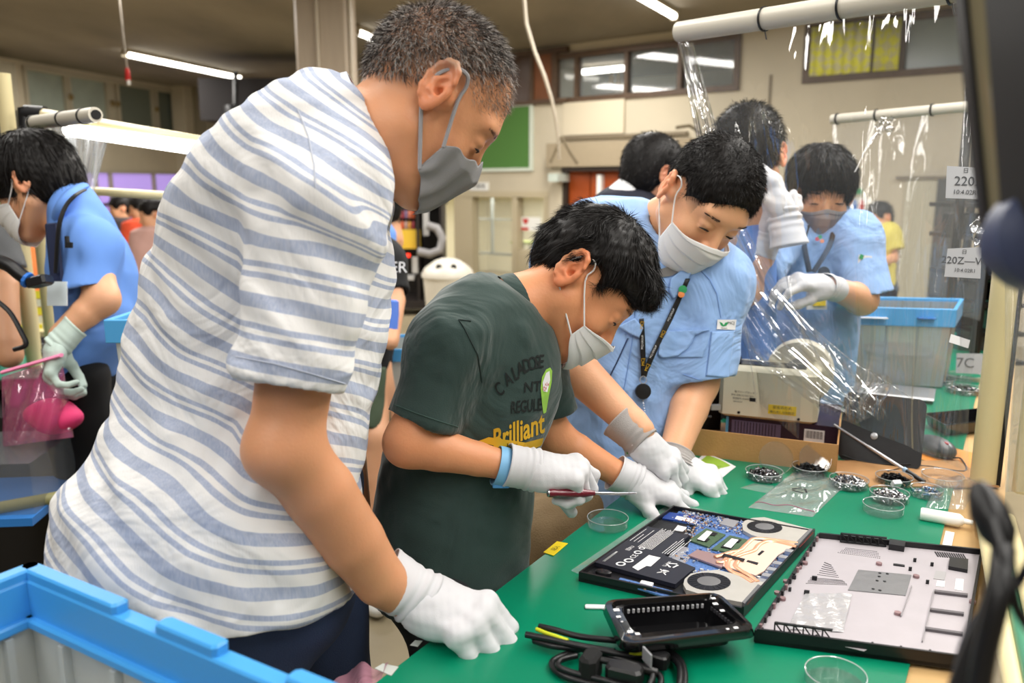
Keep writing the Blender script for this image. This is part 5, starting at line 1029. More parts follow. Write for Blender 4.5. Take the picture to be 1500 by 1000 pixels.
def man_attr(V):
    x, y, z = cxy(V); xs = x + .25; lo = np.clip((-.12 - y) / .20, 0, 1); g = .52 * xs - lo * np.clip(x + .33, 0, 1) ** 1.3 * .62; s_t = y + g + .012 * fbm(V, 3.5, 4)
    up = np.clip((y - .17) / .12, 0, 1); s_t = s_t + up * xs * .35
    a, b = np.array(SA), np.array(SB); ab = b - a; t = np.clip(((V - a) @ ab) / (ab @ ab), 0, 1.3); dist = np.linalg.norm(V - a - t[:, None] * ab, axis=1) - (.078 - .0115 * t)
    q = lambda v: np.clip(v, 0, 1) ** 2 * (3 - 2 * np.clip(v, 0, 1)); wgt = q((.022 - dist) / .018) * q((1.10 - z) / .03) * q(t / .18 + .1); s_s = y + .20 * x + .03
    return {'s': s_s * wgt + s_t * (1 - wgt) + 10}
def man_disp(V):
    x, y, z = cxy(V); c = np.stack([x, y, z], 1); return .006 * fbm(c, 5, 8, 3, np.diag([1.0, .6, 1])) + .005 * fbm(c @ np.array([[.8, .6, 0], [-.6, .8, 0], [0, 0, 1]]), 9, 9, 2, np.diag([.35, 1.6, .6]))
shirt, Vs, Qs = cloth('shirt', sh, .0048, M_stripe, man, man_attr, man_disp)
# collar band
mb = MB(); cc = P(524, 197, 1.135); ax = (P(590, 170, 1.13) - P(450, 240, 1.13)).normalized(); Rc = frame(ax, FWD)
ring = [cc + Rc[1] * (math.cos(q) * .0775) + Rc[2] * (math.sin(q) * .080) - ax * .010 * math.cos(q * 1) * .0 for q in np.linspace(0, 2 * math.pi, 41)]
M_shw = mat('pale_linen', (214, 222, 234), .85, bump=.1, bscale=500)
vs = []; fs = []
for i in range(41):
    o_ = (ring[i] - cc).normalized()
    for a_, r_ in ((-.024, .010), (.0, .006), (.026, .0), (.026, -.005), (-.02, .0)): vs.append(ring[i] + ax * a_ + o_ * r_)
for i in range(40):
    for k in range(5): fs.append((i * 5 + k, i * 5 + (k + 1) % 5, i * 5 + 5 + (k + 1) % 5, i * 5 + 5 + k))
mb.add(vs, fs); obj('collar', mb, M_shw, man, smooth=60)
# sleeve hem and shoulder seam as fine tubes are in the cloth; trousers
M_jeans = mat('dark_denim', (42, 58, 90), .8, var=.35, vscale=5, bump=.3, bscale=600)
tr = Fig(); hipL, hipR = P(340, 860, 1.05), P(370, 860, 1.25)
tr.ell(P(350, 850, 1.15), (.165, .15, .14), .03)
for hp, fx in ((Vector((-.37, 1.02, .92)), (-.40, 1.0)), (Vector((-.33, 1.22, .92)), (-.34, 1.24))): kn = Vector((fx[0] + .03, fx[1], .48)); an = Vector((fx[0], fx[1], .07)); tr.chain([hp, kn, an], [.098, .072, .062], .03)
tro, _, _ = cloth('jeans', tr, .008, M_jeans, man, disp=lambda V: .004 * fbm(V, 6, 3))
mb = MB()
for px in (246, 318): mb = MB(); mb.tube([P(px, 868, 1.005), P(px + 3, 900, .99), P(px + 8, 960, .985)], .0012, 4); obj('stitching', mb, mat('thread', (150, 140, 120), .7), tro)
for fx in ((-.40, 1.0), (-.34, 1.24)): shoe((fx[0], fx[1], 0), (1, .2, 0), man, mat('shoe_grey', (60, 60, 66), .6))
# glove fist on the bench
gw = P(582, 862, 1.115)
fist_m, tips = glove(man, P(602, 872, 1.12), D(.88, -.26, -.26), D(.20, .82, -.50), arm=D(-.76, .58, -.12), sc=1.14, mirror=-1, curl=((46, 84, 60), (46, 86, 60), (48, 86, 60), (50, 86, 60)), spread=(9, 3, -5, -13), thumb=((28, -30, 30), (25, 35)), cuffr=.0365, cufflen=.048, r=1.18, wr=.0026)
# hair
def ext1(g): g.cone((0, -.095, .0), (0, -.105, -.03), .03, .02, .02)
def manshape(g):
    W = 1.0; th = .003
    g.ell((0, -.012, .045), (.077 + th, .098 + th, .085 + th), .01).ell((0, -.045, .018), (.066 + th, .06 + th, .07 + th), .03)
    g.ell((0, .16, -.03), (.14, .110, .15), .02, 's')           # receding front
    g.ell((0, .03, -.12), (.2, .12, .14), .02, 's'); g.ell((0, -.03, -.155), (.2, .15, .10), .01, 's')
    for s_ in (-1, 1): g.ell((s_ * .095, .065, .03), (.04, .062, .065), .012, 's').ell((s_ * .088, .008, .012), (.04, .030, .040), .006, 's')
M_hsalt = mat('salt_pepper_hair', (96, 90, 86), .55, var=.4, vscale=160)
hair(Hm, man, manshape, strand=(25000, .012, .00040), nocap=True, keep=lambda L: np.clip((.072 - L[:, 1] - .55 * np.clip(.125 - L[:, 2], 0, 1)) / .035, 0, 1) * .94 + .06 * (L[:, 1] < .088), lift=.45, flow=(0, .8, -.5), m=mat('dark_grey_hair', (58, 52, 50), .5), mix=(mat('silver_hair', (176, 170, 164), .4), .38), h=.0035, jitter=.28)
def fuzz(H, parent, n, cond, ln, wd, m, h_fg, name='stubble', flow=(0, .6, -.6)):
    fz = Fig(); fz.at(*H); h_fg(fz); fz.world(); V, Q = fz.mesh(.004); N = normals(V, Q); L = hl(V, H); ok = np.where(cond(L))[0]; rs = np.random.RandomState(5); pk = rs.choice(ok, n); B = V[pk] + rs.normal(0, .002, (n, 3)); Rm = np.array([list(r) for r in H[1]])
    B = B - N[pk] * ((B - V[pk]) * N[pk]).sum(1)[:, None]; f = np.array(flow) @ Rm; d = N[pk] * .45 + f * .6 + rs.normal(0, .25, (n, 3)); d /= np.linalg.norm(d, axis=1)[:, None]; sd = np.cross(d, rs.normal(size=(n, 3))); sd /= np.linalg.norm(sd, axis=1)[:, None]; sd *= wd
    T_ = B + d * (ln * (.5 + rs.rand(n)))[:, None]; P3 = np.stack([B - sd, B + sd, T_], 1).reshape(-1, 3); F = np.arange(n)[:, None] * 3 + np.array([[0, 1, 2]]); return put(name, npmesh(name, P3, F, m), parent)
def skull(g): g.ell((0, -.012, .045), (.0775, .0985, .0855), .01).ell((0, -.045, .02), (.0665, .0605, .0705), .03)
fuzz(Hm, man, 5200, lambda L: (L[:, 2] > .035) & (L[:, 1] > -.03) & (L[:, 1] < .080) & (L[:, 2] + L[:, 1] * .6 > .060) , .008, .0003, mat('fine_grey_hair', (136, 120, 108), .5), skull)
mask(Hm, man, mat('grey_cloth_mask', (142, 142, 144), .9, bump=.25, bscale=900), gather=.0035, pleat=.0, zt=.004, W=1.10, side=.040, ear=(.004, .016), name='face_mask', loopm=mat('grey_elastic', (150, 150, 154), .8), drop=-.012)
# ---------------- the child in the dark green T-shirt
boy = thing('person', 'child in a dark green printed T-shirt working on the laptop with a screwdriver', 'person', (P(660, 850, 1.4).x, P(660, 850, 1.4).y, 0))
sB = .97
Hb = head_frame(P(876, 388, 1.42), D(.60, -.80, .02), D(.80, .60, .0), sB)
M_skin2 = skin('skin_child', (226, 156, 112), (60, 50, 46))
fb = Fig()
fb.chain([P(715, 520, 1.38), P(760, 450, 1.39), P(830, 420, 1.40), P(868, 405, 1.42)], [.075, .056, .050, .048], .04)
BS, BE, BW = P(655, 510, 1.27), P(598, 648, 1.24), P(742, 682, 1.27)
fb.chain([P(700, 500, 1.35), BS, lerp(BS, BE, .5), BE], [.06, .045, .037, .0355], .03)
fb.chain([BE, lerp(BE, BW, .3), lerp(BE, BW, .7), BW, BW + (BW - BE).normalized() * .02], [.034, .033, .026, .0225, .022], .02)
BS2, BE2, BW2 = P(770, 540, 1.50), P(812, 640, 1.54), P(905, 694, 1.55)
fb.chain([P(730, 500, 1.42), BS2, BE2], [.055, .04, .033], .03); fb.chain([BE2, lerp(BE2, BW2, .35), BW2, BW2 + (BW2 - BE2).normalized() * .02], [.033, .031, .024, .023], .02)
fb.chain([P(690, 760, 1.38), P(700, 520, 1.38)], [.085, .075], .03)
head(fb, Hb, ear=(-.024, -.006), wide=.98, es=1.16)
body('body', fb, Hb, M_skin2, boy, scalp=lambda L: .8 * np.clip((L[:, 2] - .03) / .02, 0, 1) * (L[:, 1] < .05))
face_details(Hb, boy, look=-.7)
M_tee = mat('green_jersey', (40, 62, 58), .82, var=.04, vscale=30, bump=.12, bscale=500, sheen=.25, wrinkle=.5, wscale=6)
tb_ = Fig(); TA, TB = P(662, 508, 1.28), P(618, 618, 1.255)
TC, TD = P(775, 530, 1.49), P(812, 612, 1.53)
tb_.cone(TA, TB + (TB - TA).normalized() * .03, .062, .054, .03); tb_.cut(TB, D(-.36, -1, 0), .11); d_ = (TB - TA).normalized(); tb_.cone(TB - d_ * .05, TB + d_ * .03, .040, .047, .003, 's')
tb_.cone(TC, TD + (TD - TC).normalized() * .03, .058, .048, .03); tb_.cut(TD, D(.35, -1, 0), .11)
pxloft(tb_, [(402, 690, 722, .04, 0), (420, 662, 750, .08, 0), (450, 632, 792, .105, 0), (480, 612, 812, .115, 0), (520, 602, 822, .118, 0), (570, 592, 822, .118, 0), (620, 578, 808, .115, 0), (660, 560, 792, .115, 0), (700, 552, 778, .12, 0), (760, 546, 776, .125, 0), (820, 548, 776, .128, 0), (880, 552, 774, .13, 0)], 1.39)
tb_.cone(P(690, 470, 1.33), TA, .06, .06, .05); tb_.cone(P(730, 480, 1.42), TC, .06, .055, .05)
tb_.cone(P(762, 447, 1.39), P(850, 415, 1.40), .054, .062, .003, 's'); tb_.cone(P(725, 480, 1.38), P(762, 447, 1.39), .03, .052, .008, 's')
def depth_at(f, px, py, d0=.8, d1=2.6, st=.006):
    ds = np.arange(d0, d1, st); pts = np.array([np.array(P(px, py, d)) for d in ds]).astype(F4); v = f.field(pts[:, 0], pts[:, 1], pts[:, 2]); k = np.argmax(v < 0); return ds[k] if v[k] < 0 else None
def ridge(f, pts, r, k=.02, d0=.8, sink=.004, n=5):
    out = []
    for i in range(len(pts) - 1):
        for t in np.linspace(0, 1, n)[:-1 if i < len(pts) - 2 else None]:
            x, y = lerp(pts[i][0], pts[i + 1][0], t), lerp(pts[i][1], pts[i + 1][1], t); d = depth_at(f, x, y, d0)
            if d: out.append(P(x, y, d + sink))
    if len(out) > 1:
        N = len(out); f.chain(out, [max(.0015, r * math.sin(math.pi * (i + .3) / (N - .4))) for i in range(N)], k)
for pts, r in ((((640, 455), (655, 520), (640, 590)), .005), (((700, 470), (715, 540), (700, 640)), .006), (((680, 640), (640, 700), (600, 760)), .006), (((700, 700), (640, 760), (590, 790)), .005), (((770, 640), (720, 720), (690, 800)), .006), (((740, 600), (700, 680), (660, 760)), .005), (((760, 480), (790, 560), (790, 640)), .005), (((600, 500), (605, 580), (590, 640)), .004), (((755, 730), (700, 770), (640, 800)), .005)): ridge(tb_, pts, r)
tee, Vt, Qt = cloth('t_shirt', tb_, .0042, M_tee, boy, disp=lambda V: .004 * fbm(V, 6, 21, 3) + .003 * fbm(V @ np.diag([1, 1, .4]), 12, 22, 2))
cc = P(764, 446, 1.39); ax = (P(850, 415, 1.40) - P(725, 480, 1.38)).normalized(); Rc = frame(ax, FWD); vs = []; fs = []
for i in range(41):
    q = i / 40 * 2 * math.pi; o_ = Rc[1] * math.cos(q) + Rc[2] * math.sin(q); p = cc + o_ * .055
    for a_, r_ in ((-.014, .006), (.0, .004), (.010, .0), (.010, -.004), (-.012, .001)): vs.append(p + ax * a_ + o_ * r_)
for i in range(40):
    for k in range(5): fs.append((i * 5 + k, i * 5 + (k + 1) % 5, i * 5 + 5 + (k + 1) % 5, i * 5 + 5 + k))
mb = MB(); mb.add(vs, fs); obj('collar', mb, M_tee, tee, smooth=60)
# trousers, shoes
M_short = mat('dark_shorts', (34, 38, 40), .8); tr = Fig(); tr.ell(P(660, 850, 1.40), (.12, .11, .11), .03)
for dy in (-.07, .08): h0 = P(660, 860, 1.40 + dy); f0 = Vector((h0.x, h0.y, .07)); tr.chain([h0, lerp(h0, f0, .5), f0], [.075, .058, .045], .03); shoe((h0.x, h0.y, 0), (1, .2, 0), boy, M_white, .23)
cloth('trousers', tr, .009, M_short, boy)
bg1, _ = glove(boy, P(768, 687, 1.275), D(.96, -.06, .08), D(.05, .93, -.35), arm=BE - BW, sc=.98, mirror=-1, curl=((38, 62, 30), (62, 72, 40), (70, 76, 40), (72, 78, 40)), spread=(6, 1, -4, -8), thumb=((12, -48, 20), (12, 18)), cuffr=.0355, cufflen=.035)
bg2, _ = glove(boy, P(918, 702, 1.55), D(.86, -.28, .22), D(.10, .86, -.42), arm=BE2 - BW2, sc=1.04, mirror=1 - 2 * 0, curl=((18, 30, 22), (14, 34, 24), (16, 32, 20), (20, 30, 20)), spread=(16, 3, -8, -18), thumb=((58, -16, 0), (8, 10)), cuffr=.035, cufflen=.03)
bd = lerp(BE, BW, .965); ax = (BW - BE).normalized(); Rb = frame(ax, UPV)
wb = put('wrist_band', MB().mesh('wrist_band', mat('blue_band', (128, 188, 232), .5)), boy)
def bandmesh(c, R, r, wdt, th, n=30, ca=.0):
    vs = []; fs = []
    for i in range(n):
        q = 6.2832 * i / n; o_ = R[1] * math.cos(q) + R[2] * math.sin(q)
        for a_, r_ in ((-wdt, 0), (-wdt, th), (wdt, th), (wdt, 0)): vs.append(c + R[0] * a_ + o_ * (r + r_))
    for i in range(n):
        for k in range(4): j = (i + 1) % n; fs.append((i * 4 + k, i * 4 + (k + 1) % 4, j * 4 + (k + 1) % 4, j * 4 + k))
    return vs, fs
bpy.data.objects.remove(wb); mb = MB(); mb.add(*bandmesh(P(734, 683, 1.270), Rb, .0292, .0085, .002)); wb = obj('wrist_band', mb, mat('blue_band', (128, 188, 232), .5), boy, smooth=60)
mb = MB(); mb.box(P(734, 710, 1.262), (.026, .016, .008), frame(RGT, FWD), bev=.002); obj('clasp', mb, mat('blue_clasp', (90, 160, 220), .3), wb)
# screwdriver held by the child
sd = thing('screwdriver', 'red handled screwdriver held in the gloved hand of the child', 'tool', P(840, 722, 1.262))
a_, b_ = P(803, 722, 1.245), P(862, 722, 1.262); mb = MB(); R_ = frame(b_ - a_, UPV); L_ = (b_ - a_).length; mb.lathe(a_, [(.0, 0), (.0062, .001), (.0068, .006), (.0055, .016), (.0068, .03), (.0068, L_ - .01), (.004, L_ + .01), (.0001, L_ + .01)], 12, (R_[1], R_[2], R_[0])); obj('handle', mb, mat('dark_red_plastic', (110, 26, 44), .25, coat=.5), sd, smooth=60)
mb = MB(); mb.tube([b_, P(905, 723, 1.285), P(932, 722, 1.30)], [.0028, .0026, .0016], 8); obj('shaft', mb, mat('steel', (190, 190, 195), .25, .9), sd, smooth=True)
mb = MB(); mb.lathe(a_ - R_[0] * .002, [(.0001, 0), (.0055, .001), (.006, .008)], 12, (R_[1], R_[2], R_[0])); obj('end_cap', mb, mat('steel', (190, 190, 195), .25, .9), sd, smooth=True)
# hair, mask
def boyhair(g):
    th = .014; g.ell((0, -.012, .048), (.076 + th, .098 + th, .084 + th), .01).ell((0, -.05, .015), (.066 + th * .7, .056 + th, .072), .02)
    g.ell((0, .076, .080), (.058, .030, .030), .02)
    g.ell((0, .142, -.028), (.16, .094, .105), .010, 's'); g.ell((0, .015, -.150), (.2, .105, .120), .012, 's'); g.ell((0, -.03, -.16), (.2, .15, .10), .010, 's')
    for s_ in (-1, 1): g.ell((s_ * .092, -.006, .0), (.035, .026, .038), .008, 's').ell((s_ * .07, .060, -.005), (.05, .040, .050), .012, 's')
hair(Hb, boy, boyhair, strand=(30000, .022, .00036), lift=.10, whorl=(0, -.045, .125), h=.0035, jitter=.10, clump=14, amp=.0015, m=M_hair)
M_mask = mat('white_mask', (236, 236, 236), .8, bump=.08, bscale=700)
mask(Hb, boy, M_mask, pleat=.0036, tent=.004, zt=-.012, drop=-.014, seed=3, ear=(-.024, -.004), side=.045)

# ---------------- the leaning worker in the pale blue uniform
M_uni = mat('pale_blue_uniform', (146, 182, 232), .75, var=.03, vscale=12, bump=.12, bscale=600, sheen=.15, wrinkle=.6, wscale=7)
wk = thing('person', 'worker in a pale blue uniform and white mask leaning over to steady the laptop', 'person', (P(840, 700, 1.85).x, P(840, 700, 1.85).y, 0))
Hw = head_frame(P(1050, 268, 1.70), D(.16, -.80, -.56), D(.48, .62, -.62), 1.04)
M_skin3 = skin('skin_light', (236, 178, 138), (90, 78, 70)); fw = Fig()
fw.chain([P(930, 380, 1.90), P(975, 330, 1.84), P(1030, 290, 1.74)], [.08, .064, .055], .05)
WS, WE, WW = P(838, 372, 1.82), P(806, 505, 1.66), P(926, 620, 1.585)
VS, VE, VW = P(1042, 415, 1.80), P(1022, 560, 1.78), P(984, 672, 1.68)
fw.chain([P(900, 350, 1.9), WS, WE], [.07, .05, .043], .04); fw.chain([WE, lerp(WE, WW, .35), WW, WW + (WW - WE).normalized() * .02], [.044, .043, .031, .029], .02)
fw.chain([P(1000, 380, 1.9), VS, VE], [.07, .052, .043], .04); fw.chain([VE, lerp(VE, VW, .35), VW, VW + (VW - VE).normalized() * .02], [.042, .041, .029, .028], .02)
fw.chain([P(900, 620, 1.85), P(930, 400, 1.9)], [.11, .09], .03)
head(fw, Hw, ear=(-.012, -.004))
body('body', fw, Hw, M_skin3, wk, scalp=lambda L: .7 * np.clip((L[:, 2] - .015 + .3 * L[:, 1]) / .03, 0, 1) * (L[:, 1] < .055))
face_details(Hw, wk, look=-.75)
un = Fig()
VB = P(1026, 556, 1.775); WB = P(812, 470, 1.70)
un.cone(VS, VB + (VB - VS).normalized() * .03, .080, .072, .03); un.cut(VB, D(.12, -1, .0), .13); d_ = (VB - VS).normalized(); un.cone(VB - d_ * .05, VB + d_ * .04, .058, .064, .003, 's')
un.cone(WS, WB, .078, .070, .03); un.cut(WB, (WE - WS), .11)
pxloft(un, [(288, 868, 950, .06, .06), (300, 838, 985, .10, .05), (325, 815, 1010, .13, .04), (360, 806, 1060, .14, .02), (420, 802, 1068, .145, 0), (500, 802, 1045, .145, 0), (560, 806, 1018, .145, 0), (620, 812, 1000, .145, 0), (680, 816, 985, .15, 0), (740, 815, 975, .15, 0)], 1.87)
un.cone(P(1010, 390, 1.86), VS, .08, .08, .05); un.cone(P(880, 350, 1.86), WS, .08, .075, .05)
un.cone(P(985, 345, 1.82), P(1045, 290, 1.73), .070, .085, .003, 's'); un.cone(P(930, 400, 1.86), P(985, 345, 1.82), .04, .066, .01, 's')
for pts, r in ((((1000, 400), (1010, 470), (990, 540)), .006), (((870, 420), (860, 520), (850, 620)), .006), (((905, 560), (900, 600), (880, 660)), .006), (((1050, 420), (1040, 500)), .004), (((985, 480), (960, 560), (930, 620)), .006), (((850, 320), (870, 360)), .006)): ridge(un, pts, r, d0=1.5)
uni, Vu, Qu = cloth('uniform_shirt', un, .0052, M_uni, wk, disp=lambda V: .005 * fbm(V, 5, 31, 3) + .003 * fbm(V @ np.diag([1, 1, .4]), 11, 32, 2))
M_khaki = mat('khaki_trousers', (138, 116, 84), .85, var=.1, vscale=8, bump=.3, bscale=300)
tr = Fig(); tr.ell(P(850, 745, 1.86), (.15, .14, .15), .04)
for dx, dy in ((-.05, -.10), (.03, .12)): h0 = P(845, 760, 1.84) + Vector((dx, dy, 0)); f0 = Vector((h0.x - .02, h0.y, .07)); tr.chain([h0, lerp(h0, f0, .5), f0], [.10, .075, .062], .03); shoe((f0.x, f0.y, 0), (1, -.3, 0), wk, M_white, .27)
cloth('trousers', tr, .009, M_khaki, wk, disp=lambda V: .008 * fbm(V, 7, 41, 3))
glove(wk, P(932, 640, 1.575), D(.74, -.62, .12), D(.42, .62, -.66), arm=WE - WW, sc=1.0, mirror=-1, curl=((20, 24, 18), (26, 30, 20), (30, 32, 22), (34, 34, 24)), spread=(5, 1, -3, -7), thumb=((26, -22, 20), (6, 12)), cuffr=.040, cufflen=.052, cuffm=M_cuffg)
glove(wk, P(985, 678, 1.665), D(.80, -.36, -.22), D(.06, .84, -.52), arm=VE - VW, sc=1.0, mirror=1, curl=((34, 46, 26), (38, 48, 28), (42, 46, 26), (44, 46, 26)), spread=(8, 2, -4, -10), thumb=((34, -28, 20), (14, 16)), cuffr=.039, cufflen=.03, cuffm=M_cuffg)
def workerhair(g):
    th = .006; g.ell((0, -.012, .047), (.077 + th, .098 + th, .085 + th), .01).ell((0, -.045, .018), (.067 + th * .6, .058 + th * .7, .07), .02)
    g.ell((0, .146, -.008), (.16, .096, .108), .010, 's'); g.ell((0, .01, -.150), (.2, .10, .125), .012, 's'); g.ell((0, -.03, -.16), (.2, .15, .10), .010, 's')
    for s_ in (-1, 1): g.ell((s_ * .092, -.002, .0), (.033, .030, .040), .008, 's').ell((s_ * .072, .06, -.01), (.05, .035, .045), .012, 's')
hair(Hw, wk, workerhair, strand=(26000, .011, .0004), lift=.40, whorl=(0, -.05, .125), h=.0035, jitter=.15, clump=12, amp=.0008)
mask(Hw, wk, M_mask, pleat=.0030, tent=.004, zt=-.004, seed=5)
# ---- petri dishes with screws
M_dish = film('dish_clear', (226, 232, 234), .03, .03, spec=1.5)
M_rimg = film('dish_rim', (236, 240, 242), .45, .05, spec=2.0)
def dish(px, py, r, label, fill=None, n=160, h=.016, z=TZ, group=None, seed=1, heap=.016, nm='petri_dish'):
    c = T(px, py, z); o = thing(nm, label, 'dish', c, group=group)
    mb = MB(); mb.lathe(c + Z3 * .0008, [(.0001, 0), (r * .97, 0), (r, .002), (r, h), (r * .975, h), (r * .965, .0025), (.0001, .0015)], 40); obj('glass', mb, M_dish, o, smooth=40)
    mb = MB(); mb.tube([c + Vector((math.cos(q) * r * .99, math.sin(q) * r * .99, h + .0008)) for q in np.linspace(0, 2 * math.pi, 37).tolist()], .0008, 5, caps=False); obj('rim', mb, M_rimg, o, smooth=True)
    if fill:
        rr = random.Random(seed); mb = MB(); cols = fill
        for i in range(n):
            q = rr.random() * 6.283; d = r * .86 * math.sqrt(rr.random()); hh = heap * (1 - (d / r) ** 2) * rr.random() ** .6 + .003; p = c + Vector((math.cos(q) * d, math.sin(q) * d, hh)); ax = Vector((rr.gauss(0, 1), rr.gauss(0, 1), rr.gauss(0, .5))).normalized(); L = rr.uniform(.004, .008)
            mi = rr.randrange(len(cols)); mb.tube([p - ax * L * .5, p + ax * L * .5], .0012, 4, mi=mi, caps=False); R_ = frame(ax, Vector((.3, .5, .8))); mb.lathe(p + ax * L * .5, [(.0029, 0), (.0029, .001), (.0016, .0018)], 6, (R_[1], R_[2], R_[0]), mi=mi)
        s_ = obj('screws', mb, cols, o); s_['kind'] = 'stuff'
    return o
M_scb = mat('black_screw', (26, 26, 28), .25, .6); M_scs = mat('silver_screw', (196, 196, 198), .2, .9); M_scd = mat('dull_screw', (104, 104, 108), .25, .9); M_scbl = mat('blue_tipped_screw', (120, 150, 190), .3, .5)
dish(890, 770, .037, 'empty clear dish on the mat in front of the child\'s gloves')
dish(1119, 700, .038, 'clear dish of dull grey screws nearest the green leaflet', [M_scd, M_scb, M_scd, M_scs], 260, seed=2)
dish(1186, 693, .037, 'clear dish of black screws beside the cardboard wall', [M_scb], 200, seed=3)
dish(1243, 712, .038, 'clear dish heaped with bright silver screws behind the zip bag', [M_scs, M_scs, M_scd], 320, heap=.018, seed=4)
dish(1309, 708, .036, 'clear dish of black screws with a small tag, between silver ones', [M_scb], 190, seed=5)
dish(1302, 732, .036, 'clear dish of silver screws right behind an empty dish', [M_scs, M_scd, M_scs], 260, seed=6)
dish(1293, 750, .036, 'empty clear dish in front of the dish of silver screws')
dish(1357, 726, .030, 'small clear dish holding a few bluish screws', [M_scbl, M_scs], 60, seed=7)
dish(1380, 706, .040, 'empty clear dish near the cream post', None)
dish(1223, 1003, .036, 'clear dish at the very front of the bench')
mb = MB(); mb.box(T(1313, 708, TZ + .020), (.018, .010, .012), frame((1, .2, 0), (0, .8, .5)), bev=.001); tg = obj('tag', mb, M_wlab); tag(tg, 'small white number tag on the dish of black screws', 'tag'); letters('lettering', '3-49', .006, T(1313, 708, TZ + .0262), (Vector((1, .2, 0)), Vector((-.2, 1, 0)), Z3), mat('blue_print', (40, 110, 200), .6), tg)
# lids leaning
for (px, py, r, tilt, lab) in ((1135, 668, .036, 1.0, 'clear dish lid leaning upright behind the grey screws'), (1192, 668, .034, 1.0, 'clear dish lid leaning upright behind the black screws')):
    c = T(px, py + 22, TZ) + Z3 * (r * .8); R_ = frame((1, 0, 0), (0, .45, .9)); mb = MB(); mb.lathe(c, [(.0001, 0), (r, 0), (r, .006), (r * .97, .006), (r * .96, .0015), (.0001, .0015)], 36, R_); tag(obj('dish_lid', mb, M_dish, smooth=40), lab, 'lid')
# zip bag with recycling mark
def sheet(q, nu, nv, F): return lambda u, v: lerp(lerp(T(*q[0]), T(*q[1]), u), lerp(T(*q[3]), T(*q[2]), u), v) + Z3 * F(u, v)
zb_ = thing('zip_bag', 'clear zip bag with a black triangular recycling mark on the mat', 'bag', T(1170, 725)); q = ((1096, 744), (1190, 758), (1243, 706), (1165, 690))
hf = lambda u, v: .0015 + .010 * math.sin(math.pi * u) ** .6 * math.sin(math.pi * v) ** .6 * (1 + .35 * math.sin(u * 13 + v * 6) + .25 * math.sin(v * 17 - u * 9))
mb = MB(); mb.grid(sheet(q, 40, 36, hf), 40, 36); mb.grid(sheet(q, 10, 10, lambda u, v: .0008), 10, 10); obj('film', mb, M_bag, zb_, smooth=True)
mb = MB(); mb.tube([sheet(q, 1, 1, hf)(u, .10) + Z3 * .001 for u in np.linspace(.02, .98, 20).tolist()], .0007, 5); obj('zip_strip', mb, mat('pink_zip', (190, 90, 130), .5), zb_)
c = T(1172, 718, TZ + .0215); U_ = (T(1195, 717) - T(1165, 712)).normalized(); V_ = Vector((-U_.y, U_.x, 0)); mb = MB(); arrows(mb, c, U_, V_, .0155, .0020, .0004); obj('recycling_mark', mb, M_ink, zb_); letters('lettering', 'PE-LD', .0085, c + V_ * .020, (U_, V_, Z3), M_ink, zb_); letters('lettering', '04', .009, c, (U_, V_, Z3), M_ink, zb_)
mb = MB(); q = ((1084, 715), (1128, 724), (1134, 712), (1105, 708)); mb.grid(sheet(q, 14, 10, lambda u, v: .001 + .004 * math.sin(math.pi * u) * math.sin(math.pi * v)), 14, 10); tag(obj('small_bag', mb, M_bag, smooth=True), 'small clear bag left of the marked zip bag', 'bag')
mb = MB(); q = ((1355, 745), (1412, 748), (1440, 700), (1372, 700)); mb.grid(sheet(q, 22, 20, lambda u, v: .002 + .016 * (math.sin(math.pi * u) * math.sin(math.pi * v)) ** .6 * (1 + .4 * math.sin(u * 14 + v * 8))), 22, 20); tag(obj('clear_bag', mb, M_bag, smooth=True), 'crumpled clear bag between the dishes and the cream post', 'bag')
# white bottle-like roll and leaflet
mb = MB(); a_, b_ = T(1348, 752, TZ + .010), T(1405, 762, TZ + .010); R_ = frame(b_ - a_, Z3); L_ = (b_ - a_).length; mb.lathe(a_, [(.0001, 0), (.0105, .0005), (.012, .003), (.012, L_), (.008, L_ + .006), (.005, L_ + .008), (.0045, L_ + .022), (.0001, L_ + .023)], 20, (R_[1], R_[2], R_[0])); tag(obj('white_bottle', mb, mat('milky_white', (240, 240, 238), .4), smooth=50), 'small white bottle lying on its side near the cream post', 'bottle')
lf = thing('leaflet', 'lime green leaflet on white paper behind the gloved hands', 'leaflet', T(1050, 683)); mb = MB(); q = ((1005, 690), (1052, 705), (1078, 684), (1032, 664)); mb.grid(sheet(q, 8, 6, lambda u, v: .001 + .003 * math.sin(u * 3)), 8, 6); obj('paper', mb, M_wlab, lf, thick=.0006)
mb = MB(); q = ((1010, 688), (1046, 695), (1070, 683), (1036, 668)); mb.grid(sheet(q, 8, 6, lambda u, v: .0022 + .003 * math.sin(u * 3)), 8, 6); obj('cover_sheet', mb, mat('lime_paper', (150, 186, 60), .6), lf, thick=.0006); letters('lettering', 'ガイド', .012, T(1045, 683, TZ + .007), (Vector((1, -.25, 0)).normalized(), Vector((.25, 1, 0)).normalized(), Z3), mat('dark_green_ink', (60, 100, 40), .6), lf)
